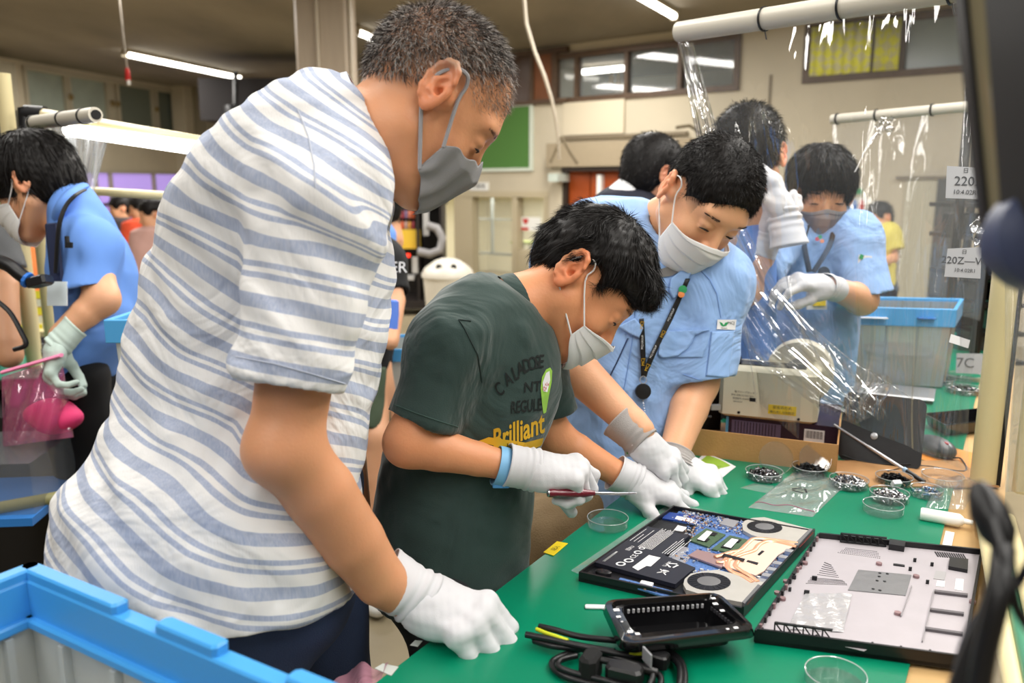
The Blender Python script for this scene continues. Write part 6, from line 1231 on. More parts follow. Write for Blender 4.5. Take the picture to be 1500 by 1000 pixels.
# ---- cardboard box wall, boxed goods, tape dispenser
M_card = mat('cardboard', (196, 146, 92), .75, var=.06, vscale=20, bump=.1, bscale=200)
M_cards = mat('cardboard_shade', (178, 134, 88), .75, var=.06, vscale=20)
cd = thing('cardboard_box', 'cut open brown cardboard box lying behind the screw dishes', 'box', T(1110, 670))
a_, b_ = T(1000, 664), T(1224, 692); d_ = (b_ - a_).normalized(); n_ = Vector((-d_.y, d_.x, 0)); L_ = (b_ - a_).length; hgt = .062
mb = MB(); mb.box((a_ + b_) / 2 + Z3 * (hgt / 2), (L_, .003, hgt), (d_, n_, Z3)); obj('front_wall', mb, M_card, cd)
mb = MB(); mb.box(b_ + n_ * .14 + Z3 * (hgt / 2), (.003, .28, hgt), (d_, n_, Z3)); obj('end_wall', mb, M_card, cd); mb = MB(); mb.box((a_ + b_) / 2 + n_ * .14 + Z3 * .0015, (L_, .28, .003), (d_, n_, Z3)); obj('base', mb, M_cards, cd)
mb = MB(); mb.box(b_ + d_ * .14 + n_ * .05 + Z3 * .0015, (.30, .16, .003), frame((1, .0, 0), (0, 1, 0))); tag(obj('cardboard_sheet', mb, M_cards), 'flat cardboard sheet under the black pouch and dishes', 'cardboard')
bx_ = thing('boxed_goods', 'dark purple carton with a barcode under the tape dispenser', 'box', T(1150, 655)); zb0 = .008
p0 = T(1060, 648, TZ) ; p1 = T(1190, 664, TZ); d_ = (p1 - p0).normalized(); n_ = Vector((-d_.y, d_.x, 0)); L_ = (p1 - p0).length + .05; W_ = .21; Hb_ = .055; c0 = p0 + d_ * L_ / 2 + n_ * (W_ / 2 + .02)
mb = MB(); mb.box(c0 + Z3 * (zb0 + Hb_ / 2), (L_, W_, Hb_), (d_, n_, Z3), bev=.001); obj('carton', mb, mat('carton_dark', (40, 26, 46), .35, var=.3, vscale=10), bx_)
fc = lambda s_, z: p0 + d_ * s_ + n_ * .0185 + Z3 * z
mb = MB(); mb.box(fc(L_ * .28, zb0 + .03), (L_ * .45, .001, .032), (d_, n_, Z3)); obj('printed_panel', mb, mat('carton_print', (96, 84, 110), .4), bx_)
for k in range(14): mb = MB(); mb.box(fc(L_ * (.09 + k * .028), zb0 + .03) - n_ * .0008, (.0016, .001, .028), (d_, n_, Z3)); obj('print_bar', mb, mat('carton_dark2', (30, 20, 34), .4), bx_)
mb = MB(); mb.box(fc(L_ * .80, zb0 + .028), (.044, .001, .030), (d_, n_, Z3)); bc = obj('barcode_label', mb, M_wlab, bx_)
for k in range(16): mb = MB(); mb.box(fc(L_ * .80 - .018 + k * .0024, zb0 + .031) - n_ * .0008, (.0006 + .0008 * ((k * 7) % 3) / 2, .0006, .018), (d_, n_, Z3)); obj('barcode_bar', mb, M_ink, bc)
mb = MB(); mb.box(fc(.003, zb0 + .028), (.006, .001, .05), (d_, n_, Z3)); obj('edge_stripe', mb, mat('cyan_stripe', (90, 160, 200), .4), bx_)
td = thing('tape_dispenser', 'cream electric tape dispenser carrying a big roll of tape', 'dispenser', T(1150, 640)); z0 = zb0 + Hb_ + .001
M_crm = mat('cream_casing', (226, 220, 196), .4, var=.02, vscale=10); f0 = fc(-.018, z0) ; Lm = .222; Hm_ = .118; Wm = .12; d2 = (d_ + n_ * .02).normalized(); n2 = Vector((-d2.y, d2.x, 0)); cen = f0 + d2 * (Lm / 2) + n2 * (Wm / 2 - .012) + Z3 * (Hm_ / 2)
mb = MB(); mb.box(cen, (Lm, Wm, Hm_), (d2, n2, Z3), bev=.010); obj('casing', mb, M_crm, td, smooth=40); FC = lambda s_, z, o=0: f0 + d2 * s_ - n2 * (.0122 + o) + Z3 * z
mb = MB(); mb.box(FC(.145, .028), (.062, .001, .022), (d2, n2, Z3)); yl2 = obj('yellow_label', mb, mat('yellow_label', (250, 220, 20), .6), td); letters('lettering', '安全のため', .0085, FC(.145, .033, .001), (d2, Z3, -n2), M_ink, yl2); letters('lettering', '持ち出し社内限定', .0068, FC(.145, .022, .001), (d2, Z3, -n2), M_ink, yl2)
for j, (tx, zz, sz, ss) in enumerate((('電子テープカッター', .062, .0058, .062), ('形名 定格 AC100V 20W', .054, .0050, .055), ('製造番号 50/60Hz', .046, .0050, .052), ('S/N 00241', .038, .0050, .045))): letters('lettering', tx, sz, FC(ss, zz, .0003), (d2, Z3, -n2), mat('grey_ink', (96, 94, 88), .6), td)
mb = MB(); mb.box(FC(.078, .046), (.014, .0008, .009), (d2, n2, Z3)); obj('mark', mb, M_ink, td)
for s_, z in ((.048, .012), (.182, .010)): mb = MB(); mb.lathe(FC(s_, z), [(.0034, -.0005), (.0034, .0008), (.0001, .0008)], 12, (d2, Z3, -n2)); obj('screw', mb, M_chip, td)
mb = MB(); mb.box(cen + Z3 * (Hm_ / 2 + .0005) + n2 * .01 - d2 * .01, (Lm * .80, .05, .004), (d2, n2, Z3), bev=.001); obj('cutter_slot', mb, M_chip, td)
mb = MB(); mb.box(cen + d2 * (Lm / 2 + .001) + Z3 * -.015, (.002, .014, .026), (d2, n2, Z3)); obj('switch', mb, M_chip, td)
mb = MB(); mb.box(cen - d2 * (Lm / 2 - .03) + Z3 * (Hm_ / 2 + .008), (.02, .03, .014), (d2, n2, Z3), bev=.003); obj('release_button', mb, M_chip, td)
tc_ = cen + d2 * (.060) + n2 * .075 + Z3 * .035; mb = MB(); mb.lathe(tc_, [(.036, -.024), (.076, -.024), (.078, -.018), (.078, .018), (.076, .024), (.036, .024)], 48, (d2, Z3, -n2), closed=True); obj('tape_roll', mb, mat('tape_roll_pale', (214, 208, 190), .35), td, smooth=45)
mb = MB(); mb.lathe(tc_, [(.018, -.025), (.036, -.025), (.036, .025), (.018, .025)], 32, (d2, Z3, -n2), closed=True); obj('roll_core', mb, mat('core_grey', (150, 150, 150), .4), td, smooth=45)
mb = MB(); mb.tube([tc_ - n2 * .05, tc_ + n2 * .04], .017, 16); obj('spindle', mb, M_crm, td, smooth=45)
# black device standing behind the worker's sleeve
bk = thing('equipment_box', 'black equipment box standing on the bench behind the worker\'s sleeve', 'box', T(1025, 640)); mb = MB(); p = T(1030, 650); mb.box(p + Vector((.0, .16, .12)), (.13, .12, .24), frame((1, .05, 0), (0, 1, 0)), bev=.004); obj('case', mb, M_black, bk); mb = MB(); mb.tube(catm([P(1052, 598, 1.95), P(1038, 600, 1.93), P(1030, 608, 1.92), P(1042, 610, 1.92)]), .0035, 6); obj('cord', mb, M_black, bk); mb = MB(); mb.box(P(1048, 596, 1.92), (.022, .012, .012)); obj('usb_plug', mb, M_sil, bk)
# black pouch leaning upright
po = thing('pouch', 'black zipped pouch with a round snap standing behind the dishes', 'pouch', T(1290, 690)); p0, p1 = T(1226, 672), T(1348, 690); d_ = (p1 - p0).normalized(); n_ = Vector((-d_.y, d_.x, 0)); n_ = n_ if n_.y > 0 else -n_; up_ = (Z3 * .93 + n_ * .36).normalized(); wd_ = (p1 - p0).length; ht_ = .155
def rr_(w_, h_, r, n=6):
    out = []
    for cx, cy, a0 in ((w_ - r, r, -90), (w_ - r, h_ - r, 0), (r, h_ - r, 90), (r, r, 180)):
        for k in range(n + 1): q = math.radians(a0 + 90 * k / n); out.append((cx + r * math.cos(q), cy + r * math.sin(q)))
    return out
bk_n = d_.cross(up_); mb = MB(); mb.prism([p0 + d_ * x + up_ * y for x, y in rr_(wd_, ht_, .018)], bk_n * -.012); obj('pouch_body', mb, mat('pouch_nylon', (26, 26, 29), .45, bump=.1, bscale=30), po, smooth=40)
mb = MB(); mb.lathe(p0 + d_ * (wd_ * .42) + up_ * (ht_ * .40) + bk_n * .001, [(.0075, 0), (.0075, .0015), (.006, .0025), (.0001, .0025)], 18, (d_, up_, bk_n)); obj('snap_button', mb, M_sil, po, smooth=40)
mb = MB(); mb.tube(catm([p0 + d_ * x + up_ * y + bk_n * .003 for x, y in ((.01, .01), (.04, .004), (.09, .003), (wd_ - .02, .012))]), .0018, 6); obj('zip_piping', mb, M_black, po)
# precision screwdriver pen leaning across
pn = thing('stylus', 'slim silver and black screwdriver leaning across the black pouch', 'tool', T(1350, 706)); a_, b_ = T(1354, 706, TZ + .006), P(1222, 622, 1.86); mb = MB(); mb.tube([lerp(a_, b_, t) for t in (0, .18)], .0048, 12); obj('grip', mb, M_black, pn, smooth=40); mb = MB(); mb.tube([lerp(a_, b_, t) for t in (.21, .6)], .0034, 12); mb.tube([lerp(a_, b_, t) for t in (.6, 1)], .0026, 12); obj('barrel', mb, M_sil, pn, smooth=40); mb = MB(); mb.tube([lerp(a_, b_, t) for t in (.18, .21)], .0055, 12); obj('collar', mb, mat('pale_blue', (150, 180, 210), .4), pn)
# mouse on an orange sheet, ruler, black tray, lens dishes further back
flat('orange_sheet', ((1346, 672), (1420, 690), (1428, 664), (1392, 655), (1350, 657)), 'orange sheet lying under the computer mouse', 'sheet', mat('orange_sheet', (226, 146, 66), .6))
ms = thing('computer_mouse', 'dark grey computer mouse with a red stripe beside the cream post', 'mouse', T(1370, 660)); a_, b_ = T(1345, 650, TZ + .004), T(1396, 674, TZ + .004); R_ = frame(b_ - a_, Z3); R_ = (R_[0], R_[0].cross(Z3) * -1, Z3); fm = Fig(); fm.at((a_ + b_) / 2 + Z3 * .012, R_); fm.ell((0, 0, 0), (.058, .032, .024), .01).cut((0, 0, -.012), (0, 0, -1), .1); V, Q = fm.mesh(.003); put('shell', npmesh('shell', V, Q, mat('mouse_grey', (72, 74, 78), .35)), ms)
mb = MB(); mb.box((a_ + b_) / 2 + R_[0] * .030 + Z3 * .030, (.02, .006, .006), R_, bev=.002); obj('scroll_wheel', mb, mat('red_wheel', (190, 30, 50), .4), ms); mb = MB(); mb.tube(catm([b_ + Z3 * .006, T(1408, 672, TZ + .005), T(1412, 690, TZ + .003), T(1350, 682, TZ + .003), T(1300, 690, TZ + .003)]), .0018, 6); obj('cord', mb, M_black, ms)
rl = thing('metal_plate', 'long grey metal plate lying on the bench behind the pouch', 'plate', T(1300, 580)); mb = MB(); ps = [T(x, y, TZ + .004) for x, y in ((1238, 575), (1368, 588), (1371, 572), (1250, 560))]; mb.prism(ps, (0, 0, .006)); obj('plate', mb, mat('plate_grey', (170, 172, 176), .35, .5), rl); mb = MB(); ps = [T(x, y, TZ + .0105) for x, y in ((1238, 575), (1368, 588), (1368.5, 585), (1239, 572))]; mb.prism(ps, (0, 0, .002)); obj('edge_strip', mb, M_wlab, rl)
t2 = thing('parts_tray', 'shallow black tray at the back beside the cream post', 'tray', T(1400, 620)); mb = MB(); z_ = TZ + .03; rm_ = [T(x, y, z_) for x, y in ((1352, 606), (1440, 598), (1450, 616), (1385, 624))]; bo = [lerp(p, sum(rm_, Vector()) / 4, .16) - Z3 * .028 for p in rm_]; iz = [lerp(p, sum(rm_, Vector()) / 4, .06) for p in rm_]; mb.add(rm_ + iz + bo, [(0, 1, 5, 4), (1, 2, 6, 5), (2, 3, 7, 6), (3, 0, 4, 7), (4, 5, 9, 8), (5, 6, 10, 9), (6, 7, 11, 10), (7, 4, 8, 11), (8, 9, 10, 11)]); obj('tray_shell', mb, M_tray, t2, thick=.002)
dish(1312, 553, .05, 'wide clear dish with dark bits beside the blue crate', [M_scb], 60, seed=11); dish(1372, 560, .055, 'clear dish of dark parts below the crate corner', [M_scb, M_scd], 120, seed=12); dish(1412, 575, .05, 'clear dish heaped with black parts by the cream post', [M_scb, M_scs], 150, heap=.02, seed=13); dish(1412, 556, .05, 'clear dish behind the heap of black parts', None); dish(1268, 550, .04, 'small clear dish behind the metal plate', [M_scd], 60, seed=14)
# blue crate at the back
M_blue = mat('sky_blue_plastic', (84, 170, 232), .4); M_crate = film('crate_clear', (196, 200, 196), .42, .2)
def crate(name, quad_top, z_top, z_bot, label, handles=True, lip=.045, m=M_crate, taper=.06, group=None):
    ps = [Vector((p.x, p.y, z_top)) for p in quad_top]; c = sum(ps, Vector()) / 4; o = thing(name, label, 'crate', (c.x, c.y, z_bot), group=group); 
    def ring(s_, z): return [Vector((c.x + (p.x - c.x) * s_, c.y + (p.y - c.y) * s_, z)) for p in ps]
    def wall(r0, r1, r2, r3): mb = MB(); [mb.add(r + q_, [(0, 1, 2, 3)]) for r, q_ in ()]; return mb
    L1 = min((ps[0] - ps[1]).length, (ps[1] - ps[2]).length); k = 1 - .022 / L1 * 1.0; mb = MB(); A = ring(1, z_top); B = ring(k, z_top); C = ring(1, z_top - lip); D2 = ring(k, z_top - lip); vs = A + B + C + D2; fs = []
    for i in range(4): j = (i + 1) % 4; fs += [(i, j, 4 + j, 4 + i), (8 + i, 8 + j, j, i), (4 + i, 4 + j, 12 + j, 12 + i), (12 + i, 12 + j, 8 + j, 8 + i)]
    mb.add(vs, fs); rim = obj('rim', mb, M_blue, o); rim.modifiers.new('b', 'BEVEL').width = .002
    k2 = k - .012; A = ring(k2, z_top - .01); B = ring(k2 * (1 - taper), z_bot + .004); A2 = ring(k2 - .012, z_top - .01); B2 = ring(k2 * (1 - taper) - .012, z_bot + .008); mb = MB(); fs = []
    for i in range(4): j = (i + 1) % 4; fs += [(4 + i, 4 + j, j, i)]
    mb.add(A + B, fs + [(4, 5, 6, 7)]); obj('body', mb, m, o, thick=.002)
    for i in range(4):
        j = (i + 1) % 4; n_ = max(3, int((ps[i] - ps[j]).length / .12))
        for q_ in range(1, n_): t = q_ / n_; mb = MB(); mb.tube([lerp(A[i], A[j], t), lerp(B[i], B[j], t)], .004, 4); obj('rib', mb, m, o)
    return o
z_c = TZ + .245; cq = [T(1246, 449, z_c), T(1402, 453, z_c), T(1412, 437, z_c), T(1278, 434, z_c)]
bc_ = crate('crate', cq, z_c, TZ + .001, 'clear crate with a sky blue rim on the bench behind the curtain', lip=.055)
mb = MB(); c = sum(cq, Vector()) / 4; mb.box((c.x - .02, c.y, TZ + .045), (.22, .16, .075), (Vector((1, 0, 0)), Vector((0, 1, 0)), Z3), bev=.004); tag(obj('carton', mb, mat('brown_carton', (150, 112, 76), .7)), 'brown carton inside the blue rimmed crate', 'box')
mb = MB(); mb.lathe((c.x - .03, c.y, TZ + .085), [(.0001, 0), (.10, .002), (.11, .012), (.09, .018), (.0001, .018)], 24); tag(obj('coil', mb, mat('dark_cover', (66, 68, 70), .5), smooth=True), 'dark round part resting on the carton in the crate', 'part')
mb = MB(); a_ = (cq[1] + cq[2]) / 2; q0 = lerp(cq[0], cq[1], .72); mb.box(q0 + Vector((0, -.003, -.028)), (.05, .002, .03), frame(cq[1] - cq[0], Z3)); obj('handle_hole', mb, mat('deep_blue_plastic', (44, 110, 180), .4), bc_)
mb = MB(); q0 = lerp(cq[0], cq[1], .18); mb.box(q0 + Vector((0, -.004, -.030)), (.10, .002, .04), frame(cq[1] - cq[0], Z3)); lb = obj('paper_label', mb, M_wlab, bc_); mb = MB(); mb.box(q0 + Vector((.03, -.0055, -.030)), (.02, .001, .02), frame(cq[1] - cq[0], Z3)); obj('stamp', mb, M_grey, lb)
# ================================================================ prints, seams and badges that lie on the clothes
def surf_of(V, Q): return BVHTree.FromPolygons([tuple(v) for v in V.tolist()], Q.tolist())
def on_surf(bvh, off):
    def F(px, py):
        d = ray(px, py).normalized(); hit, n_, i, t = bvh.ray_cast(CAMP, d)
        if hit is None: return None
        return hit - d * off
    return F
def decal(name, vs, fs, m, parent, bvh, off=.0016, step=4, thick=0, label=None):
    """vs are pixel coordinates; the flat figure is laid onto the cloth surface"""
    F = on_surf(bvh, off); last = [None]
    def G(c):
        q = F(c.x, c.y)
        if q is None: q = last[0] if last[0] is not None else P(c.x, c.y, 1.4)
        last[0] = q; return q
    o = obj(name, drape([Vector((a, b, 0)) for a, b in vs], fs, G, step), m, parent, smooth=60, thick=thick, off=1)
    return o
def poly_decal(name, pts, m, parent, bvh, **k):
    n = len(pts); a = sum(pts[i][0] * pts[(i + 1) % n][1] - pts[(i + 1) % n][0] * pts[i][1] for i in range(n)); pts = pts if a < 0 else pts[::-1]; return decal(name, pts, [tuple(range(n))], m, parent, bvh, **k)
def text_decal(name, body, size, p0, ang, m, parent, bvh, sx=1.0, shear=0, vert=0, off=.0018, bold=0, step=5):
    vs, fs = text_mesh(body, size, shear=shear, offset=bold); a = math.radians(ang); b = math.radians(ang + 90 + vert); out = [(p0[0] + v.x * sx * math.cos(a) + v.y * math.cos(b), p0[1] - v.x * sx * math.sin(a) - v.y * math.sin(b)) for v in vs]
    return decal(name, out, fs, m, parent, bvh, off=off, step=step)
tv = surf_of(Vt, Qt); M_dkp = mat('dark_print', (16, 24, 24), .7)
for ch, x, y, a in (('C', 731, 571, 58), ('A', 744, 556, 50), ('L', 754, 548, 42), ('A', 762, 541, 36), ('D', 771, 536, 30), ('O', 779, 533, 20), ('S', 786, 531, 12), ('E', 792, 530, 6)): text_decal('letter', ch, 27, (x, y), a * .6, M_dkp, tee, tv, sx=.62, shear=.2, bold=.4)
text_decal('lettering', 'NT', 21, (779, 567), 6, M_dkp, tee, tv, sx=.9, shear=.2, bold=.3); text_decal('lettering', 'REGULER', 25, (774, 595), 6, M_dkp, tee, tv, sx=.52, shear=.25, bold=.4)
text_decal('lettering', 'Brilliant', 42, (757, 634), 20, M_gold, tee, tv, sx=.62, shear=.35, vert=-8, bold=.9)
poly_decal('swoosh', [(700, 646), (716, 640), (735, 643), (770, 648), (800, 640), (798, 650), (776, 660), (742, 658), (722, 652)], M_gold, tee, tv); text_decal('lettering', '1965', 9, (750, 653), -4, M_dkp, tee, tv, off=.0026)
stk = poly_decal('name_sticker', [(800, 541), (806, 538), (809, 543), (808, 560), (804, 580), (800, 604), (796, 606), (794, 590), (792, 568), (794, 552)], mat('lime_sticker', (150, 200, 80), .5), tee, tv, off=.0022, step=3); poly_decal('sticker_face', [(800, 546), (805, 543), (806, 556), (802, 574), (796, 573), (795, 560)], M_wlab, stk, tv, off=.0032, step=3); text_decal('lettering', 'はな', 7, (800, 566), 60, M_red, stk, tv, sx=1, off=.0040, step=3)
# uniform of the leaning worker
uv_ = surf_of(Vu, Qu); M_uni_d = mat('uniform_seam', (120, 156, 214), .8)
def seam(pts, r=.0011, m=M_uni_d, o=None, b=None, nm='seam'):
    F = on_surf(b or uv_, .0008); q = []
    for i in range(len(pts) - 1):
        for k in range(8): t = k / 8; w = F(lerp(pts[i][0], pts[i + 1][0], t), lerp(pts[i][1], pts[i + 1][1], t)); q += [w] if w else []
    w = F(*pts[-1]); q += [w] if w else []
    if len(q) > 2: mb = MB(); mb.tube(q, r, 5); return obj(nm, mb, m, o or uni, smooth=True)
seam([(1024, 393), (1040, 410), (1050, 430), (1056, 465)]); seam([(920, 495), (904, 530), (886, 566)], .0016, mat('navy_zip', (44, 60, 100), .5)); seam([(1034, 551), (1038, 520), (1042, 485)]); seam([(934, 430), (926, 500), (916, 560), (905, 610)]); seam([(1000, 548), (1030, 558), (1062, 562)])
M_unit = mat('pale_blue_uniform', (146, 182, 232))
pkt = poly_decal('chest_pocket', [(972, 487), (1042, 484), (1030, 523), (972, 524)], M_unit, uni, uv_, off=.0014, thick=.0012); poly_decal('pocket_flap', [(966, 500), (979, 485), (1042, 483), (1030, 486), (1019, 491), (1008, 510), (994, 521), (970, 524), (964, 519)], M_unit, uni, uv_, off=.0042, thick=.003); seam([(966, 517), (972, 520), (994, 517), (1014, 492)], .0009)
poly_decal('sleeve_pocket', [(1043, 486), (1076, 484), (1067, 553), (1035, 550)], M_unit, uni, uv_, off=.0016, thick=.0014)
ap = poly_decal('arm_patch', [(1051, 468), (1079, 468), (1077, 483), (1050, 482)], M_wlab, uni, uv_, off=.0030, step=3); text_decal('lettering', 'MCJ', 6, (1071, 473), 0, M_ink, ap, uv_, off=.0040, step=3); poly_decal('leaf_emblem', [(1054, 471), (1058, 473), (1060, 476), (1063, 472), (1067, 472), (1064, 477), (1059, 478), (1056, 476)], M_grn, ap, uv_, off=.0040, step=3); text_decal('lettering', 'Green', 3.5, (1061, 480.5), 0, M_ink, ap, uv_, off=.0040, step=3)
poly_decal('collar_flap', [(983, 408), (1003, 392), (1012, 400), (1002, 420), (986, 438), (980, 425)], M_unit, uni, uv_, off=.0052, thick=.003); poly_decal('collar_flap', [(905, 478), (930, 466), (942, 480), (936, 494), (920, 488)], M_unit, uni, uv_, off=.0052, thick=.003)
poly_decal('inner_collar', [(962, 396), (985, 388), (1004, 392), (984, 404), (968, 406)], mat('grey_undershirt', (120, 118, 116), .8), uni, uv_, off=.004)
l1 = poly_decal('lanyard', [(1004, 408), (1011, 408), (1002, 430), (985, 468), (965, 508), (949, 545), (947, 552), (940, 552), (941, 544), (957, 508), (978, 464), (995, 428)], M_black, uni, uv_, off=.0075, thick=.0012); poly_decal('lanyard', [(936, 467), (943, 466), (945, 500), (946, 530), (944, 552), (939, 552), (938, 520), (937, 495)], M_black, uni, uv_, off=.0068, thick=.0012)
for tx, x, y, a, m_ in (('MCJ', 999, 430, 62, M_gold), ('MCJ GROUP', 983, 461, 64, M_wlab), ('MCJ', 971, 489, 65, M_gold), ('MCJ GROUP', 957, 515, 64, M_wlab), ('MCJ', 948, 538, 68, M_gold), ('MCJ', 940.5, 476, 86, M_gold), ('MCJ GROUP', 941, 501, 88, M_wlab), ('MCJ', 942, 530, 92, M_gold)): text_decal('lettering', tx, 6.5 if m_ is M_gold else 3.8, (x, y), a, m_, l1, uv_, off=.0095, step=4)
F_ = on_surf(uv_, .010); q = F_(1000, 424) or P(1000, 424, 1.7); mb = MB(); mb.lathe(q, [(.0001, 0), (.009, 0), (.009, .002), (.0001, .003)], 12, (RGT, UPV, -FWD)); obj('pin_badge', mb, M_grn, uni); mb = MB(); mb.lathe(q + UPV * -.010 + RGT * -.003, [(.0001, 0), (.007, 0), (.007, .002), (.0001, .003)], 12, (RGT, UPV, -FWD)); obj('pin_badge', mb, mat('orange_print', (230, 140, 80), .6), uni)
q = F_(942, 573) or P(942, 573, 1.7); mb = MB(); mb.lathe(q, [(.0001, -.004), (.016, -.004), (.017, 0), (.016, .005), (.0001, .006)], 24, (RGT, UPV, -FWD)); rl_ = obj('badge_reel', mb, M_black, uni, smooth=50)
mb = MB(); mb.tube([q + UPV * (.024 + .008 * math.sin(a)) + RGT * .007 * math.cos(a) - FWD * .002 for a in np.linspace(0, 6.283, 13).tolist()], .0010, 5); obj('ring', mb, M_sil, rl_)
for k in range(9): mb = MB(); c = q + UPV * (-.020 - .0052 * k) + RGT * (.0008 * k); mb.lathe(c, [(.0001, -.002), (.0019, 0), (.0001, .002)], 6); obj('chain_bead', mb, M_sil, rl_)
mb = MB(); c = P(921, 655, 1.62); mb.box(c, (.020, .002, .036), frame(D(1, .15, 0), FWD)); cdd = obj('name_card', mb, M_wlab, uni); mb = MB(); mb.box(c - FWD * .0015 + RGT * .001, (.014, .001, .024), frame(D(1, .15, 0), FWD)); obj('green_print', mb, mat('vivid_green', (80, 200, 60), .5), cdd)
# striped shirt and T-shirt seams
sv = surf_of(Vs, Qs); M_sseam = mat('pale_seam', (190, 196, 210), .8)
seam([(436, 160), (452, 200), (460, 240), (462, 275)], .0010, M_sseam, shirt, sv); seam([(345, 522), (400, 532), (455, 547), (506, 562)], .0008, M_sseam, shirt, sv, 'hem_stitch')
seam([(690, 470), (672, 468), (680, 480), (700, 520), (706, 560)], .0010, mat('tee_seam', (24, 40, 38), .8), tee, tv); seam([(572, 590), (610, 605), (645, 617), (671, 625)], .0007, mat('tee_stitch', (70, 96, 90), .8), tee, tv, 'hem_stitch')
# ================================================================ people further back
M_skin4 = skin('skin_far', (222, 166, 128), (40, 34, 32)); M_blk = mat('black_cloth', (16, 16, 18), .85); M_uni2 = mat('worker_blue', (104, 150, 226), .75, var=.03, vscale=12, bump=.1, bscale=500)
def simple_person(label, foot, H=None, sk=None, chains=(), flesh_h=.006, headkw={}, look=-.4, eyes=True, fine=.0034):
    o = thing('person', label, 'person', (foot.x, foot.y, 0)); fg = Fig()
    for pts, rs_, k in chains: fg.chain(pts, rs_, k)
    if H: head(fg, H, **headkw)
    body('body', fg, H, sk or M_skin4, o, h=flesh_h, fine=fine if H else 0, scalp=lambda L: .8 * np.clip((L[:, 2] - .02) / .03, 0, 1) * (L[:, 1] < .05))
    if H and eyes: face_details(H, o, look=look)
    return o
def garment(o, name, m, rows, d, sleeves=(), extra=None, h=.007, seed=1, amp=.005, n=2.2):
    g = Fig()
    for a, b, ra, rb, nrm in sleeves: dd = (b - a).normalized(); g.cone(a, b + dd * .03, ra, rb, .03); g.cut(b, nrm if nrm else dd, .12); g.cone(b - dd * .05, b + dd * .04, rb - .016, rb - .009, .003, 's')
    if rows: pxloft(g, rows, d, n=n)
    for a, b, ra, rb, nrm in sleeves: g.cone(lerp(a, b, -.10), a, ra, ra, .04)
    if extra: extra(g)
    return cloth(name, g, h, m, o, disp=lambda V: amp * fbm(V, 6, seed, 3))[0]
def legs(o, m, hips, feet, r=(.09, .075, .055), sm=None, name='trousers', h=.011):
    g = Fig()
    for hp, ft in zip(hips, feet): g.chain([hp, lerp(hp, ft, .5), ft], r, .03)
    cloth(name, g, h, m, o, disp=lambda V: .006 * fbm(V, 6, 7)); 
    for ft in feet: shoe((ft.x, ft.y, 0), (1, 0, 0), o, sm or M_shoe)
M_shoe = mat('shoe_grey', (60, 60, 66), .6)
def bowlhair(g):
    th = .022; g.ell((0, -.012, .046), (.078 + th, .098 + th, .083 + th), .01).ell((0, -.045, .0), (.072 + th * .6, .062 + th * .9, .085), .02); g.ell((0, .07, .045), (.074, .055, .052), .02)
    g.ell((0, .140, -.065), (.16, .092, .102), .010, 's'); g.ell((0, .03, -.150), (.2, .085, .115), .012, 's'); g.ell((0, -.03, -.18), (.2, .15, .10), .010, 's')
    for s_ in (-1, 1): g.ell((s_ * .095, .008, -.01), (.03, .022, .030), .008, 's')
# ---- left: worker holding the pink bag
Hl = head_frame(P(46, 250, 2.28), D(-.88, -.46, .04), D(-.46, .88, 0), 1.05)
lS, lE, lW = P(132, 362, 2.20), P(150, 438, 2.16), P(88, 490, 2.12)
lw = simple_person('worker in blue at the left, black hair over the ears, holding a pink plastic bag', P(125, 700, 2.3), Hl, M_skin4, [([P(120, 350, 2.3), P(100, 300, 2.3), P(78, 268, 2.3)], [.09, .062, .055], .04), ([lS, lE], [.05, .042], .02), ([lE, lerp(lE, lW, .4), lW], [.042, .038, .028], .02)])
garment(lw, 'uniform_shirt', M_uni2, [(268, 92, 124, .05, 0), (285, 88, 136, .08, 0), (310, 84, 152, .11, 0), (350, 80, 176, .13, 0), (400, 84, 192, .14, 0), (450, 92, 196, .14, 0), (500, 96, 190, .14, 0), (552, 94, 152, .14, 0)], 2.3, [(lS, P(130, 424, 2.17), .070, .068, D(.15, -1, 0))], h=.006, seed=51)
legs(lw, M_blk, [P(112, 560, 2.25), P(135, 560, 2.4)], [Vector((P(112, 560, 2.25).x, P(112, 560, 2.25).y, .06)), Vector((P(135, 560, 2.4).x, P(135, 560, 2.4).y, .06))])
hair(Hl, lw, bowlhair, strand=(9000, .035, .0008), lift=.05, whorl=(0, -.04, .12), h=.005, jitter=.06, amp=.002)
mask(Hl, lw, M_mask, pleat=.003, tent=.004, seed=2)
glove(lw, P(84, 500, 2.10), D(-.10, -.95, -.1), D(-.85, .1, -.35), arm=lE - lW, sc=1.05, mirror=1, curl=((40, 50, 30),) * 4, thumb=((20, -40, 0), (20, 20)), m=M_glovegr, cuffr=.034, cufflen=.06, h=.003)
mb = MB(); mb.tube(catm([P(124, 278, 2.22), P(110, 286, 2.13), P(95, 304, 2.10), P(86, 335, 2.09), P(82, 400, 2.10)]), .007, 5, flat=.5); ly = obj('lanyard', mb, M_black, lw)
mb = MB(); mb.tube(catm([P(122, 272, 2.28), P(104, 282, 2.19), P(88, 302, 2.16), P(80, 322, 2.2)]), .016, 8, flat=.6); obj('collar', mb, M_uni2, lw, smooth=True)
mb = MB(); mb.box(P(84, 430, 2.10), (.050, .006, .062), frame(RGT, FWD)); obj('name_card', mb, mat('card_case', (214, 226, 232), .3), lw)
mb = MB(); mb.box(P(80, 372, 2.12), (.035, .012, .16), frame(RGT + UPV * .1, FWD), bev=.006); obj('strap_bunch', mb, mat('navy_strap', (24, 34, 66), .7), lw); mb = MB(); mb.tube([P(98, 346, 2.07), P(99, 362, 2.07)], .006, 8); mb.box(P(101, 359, 2.065), (.018, .006, .014), frame(RGT, FWD)); obj('pen', mb, M_black, lw)
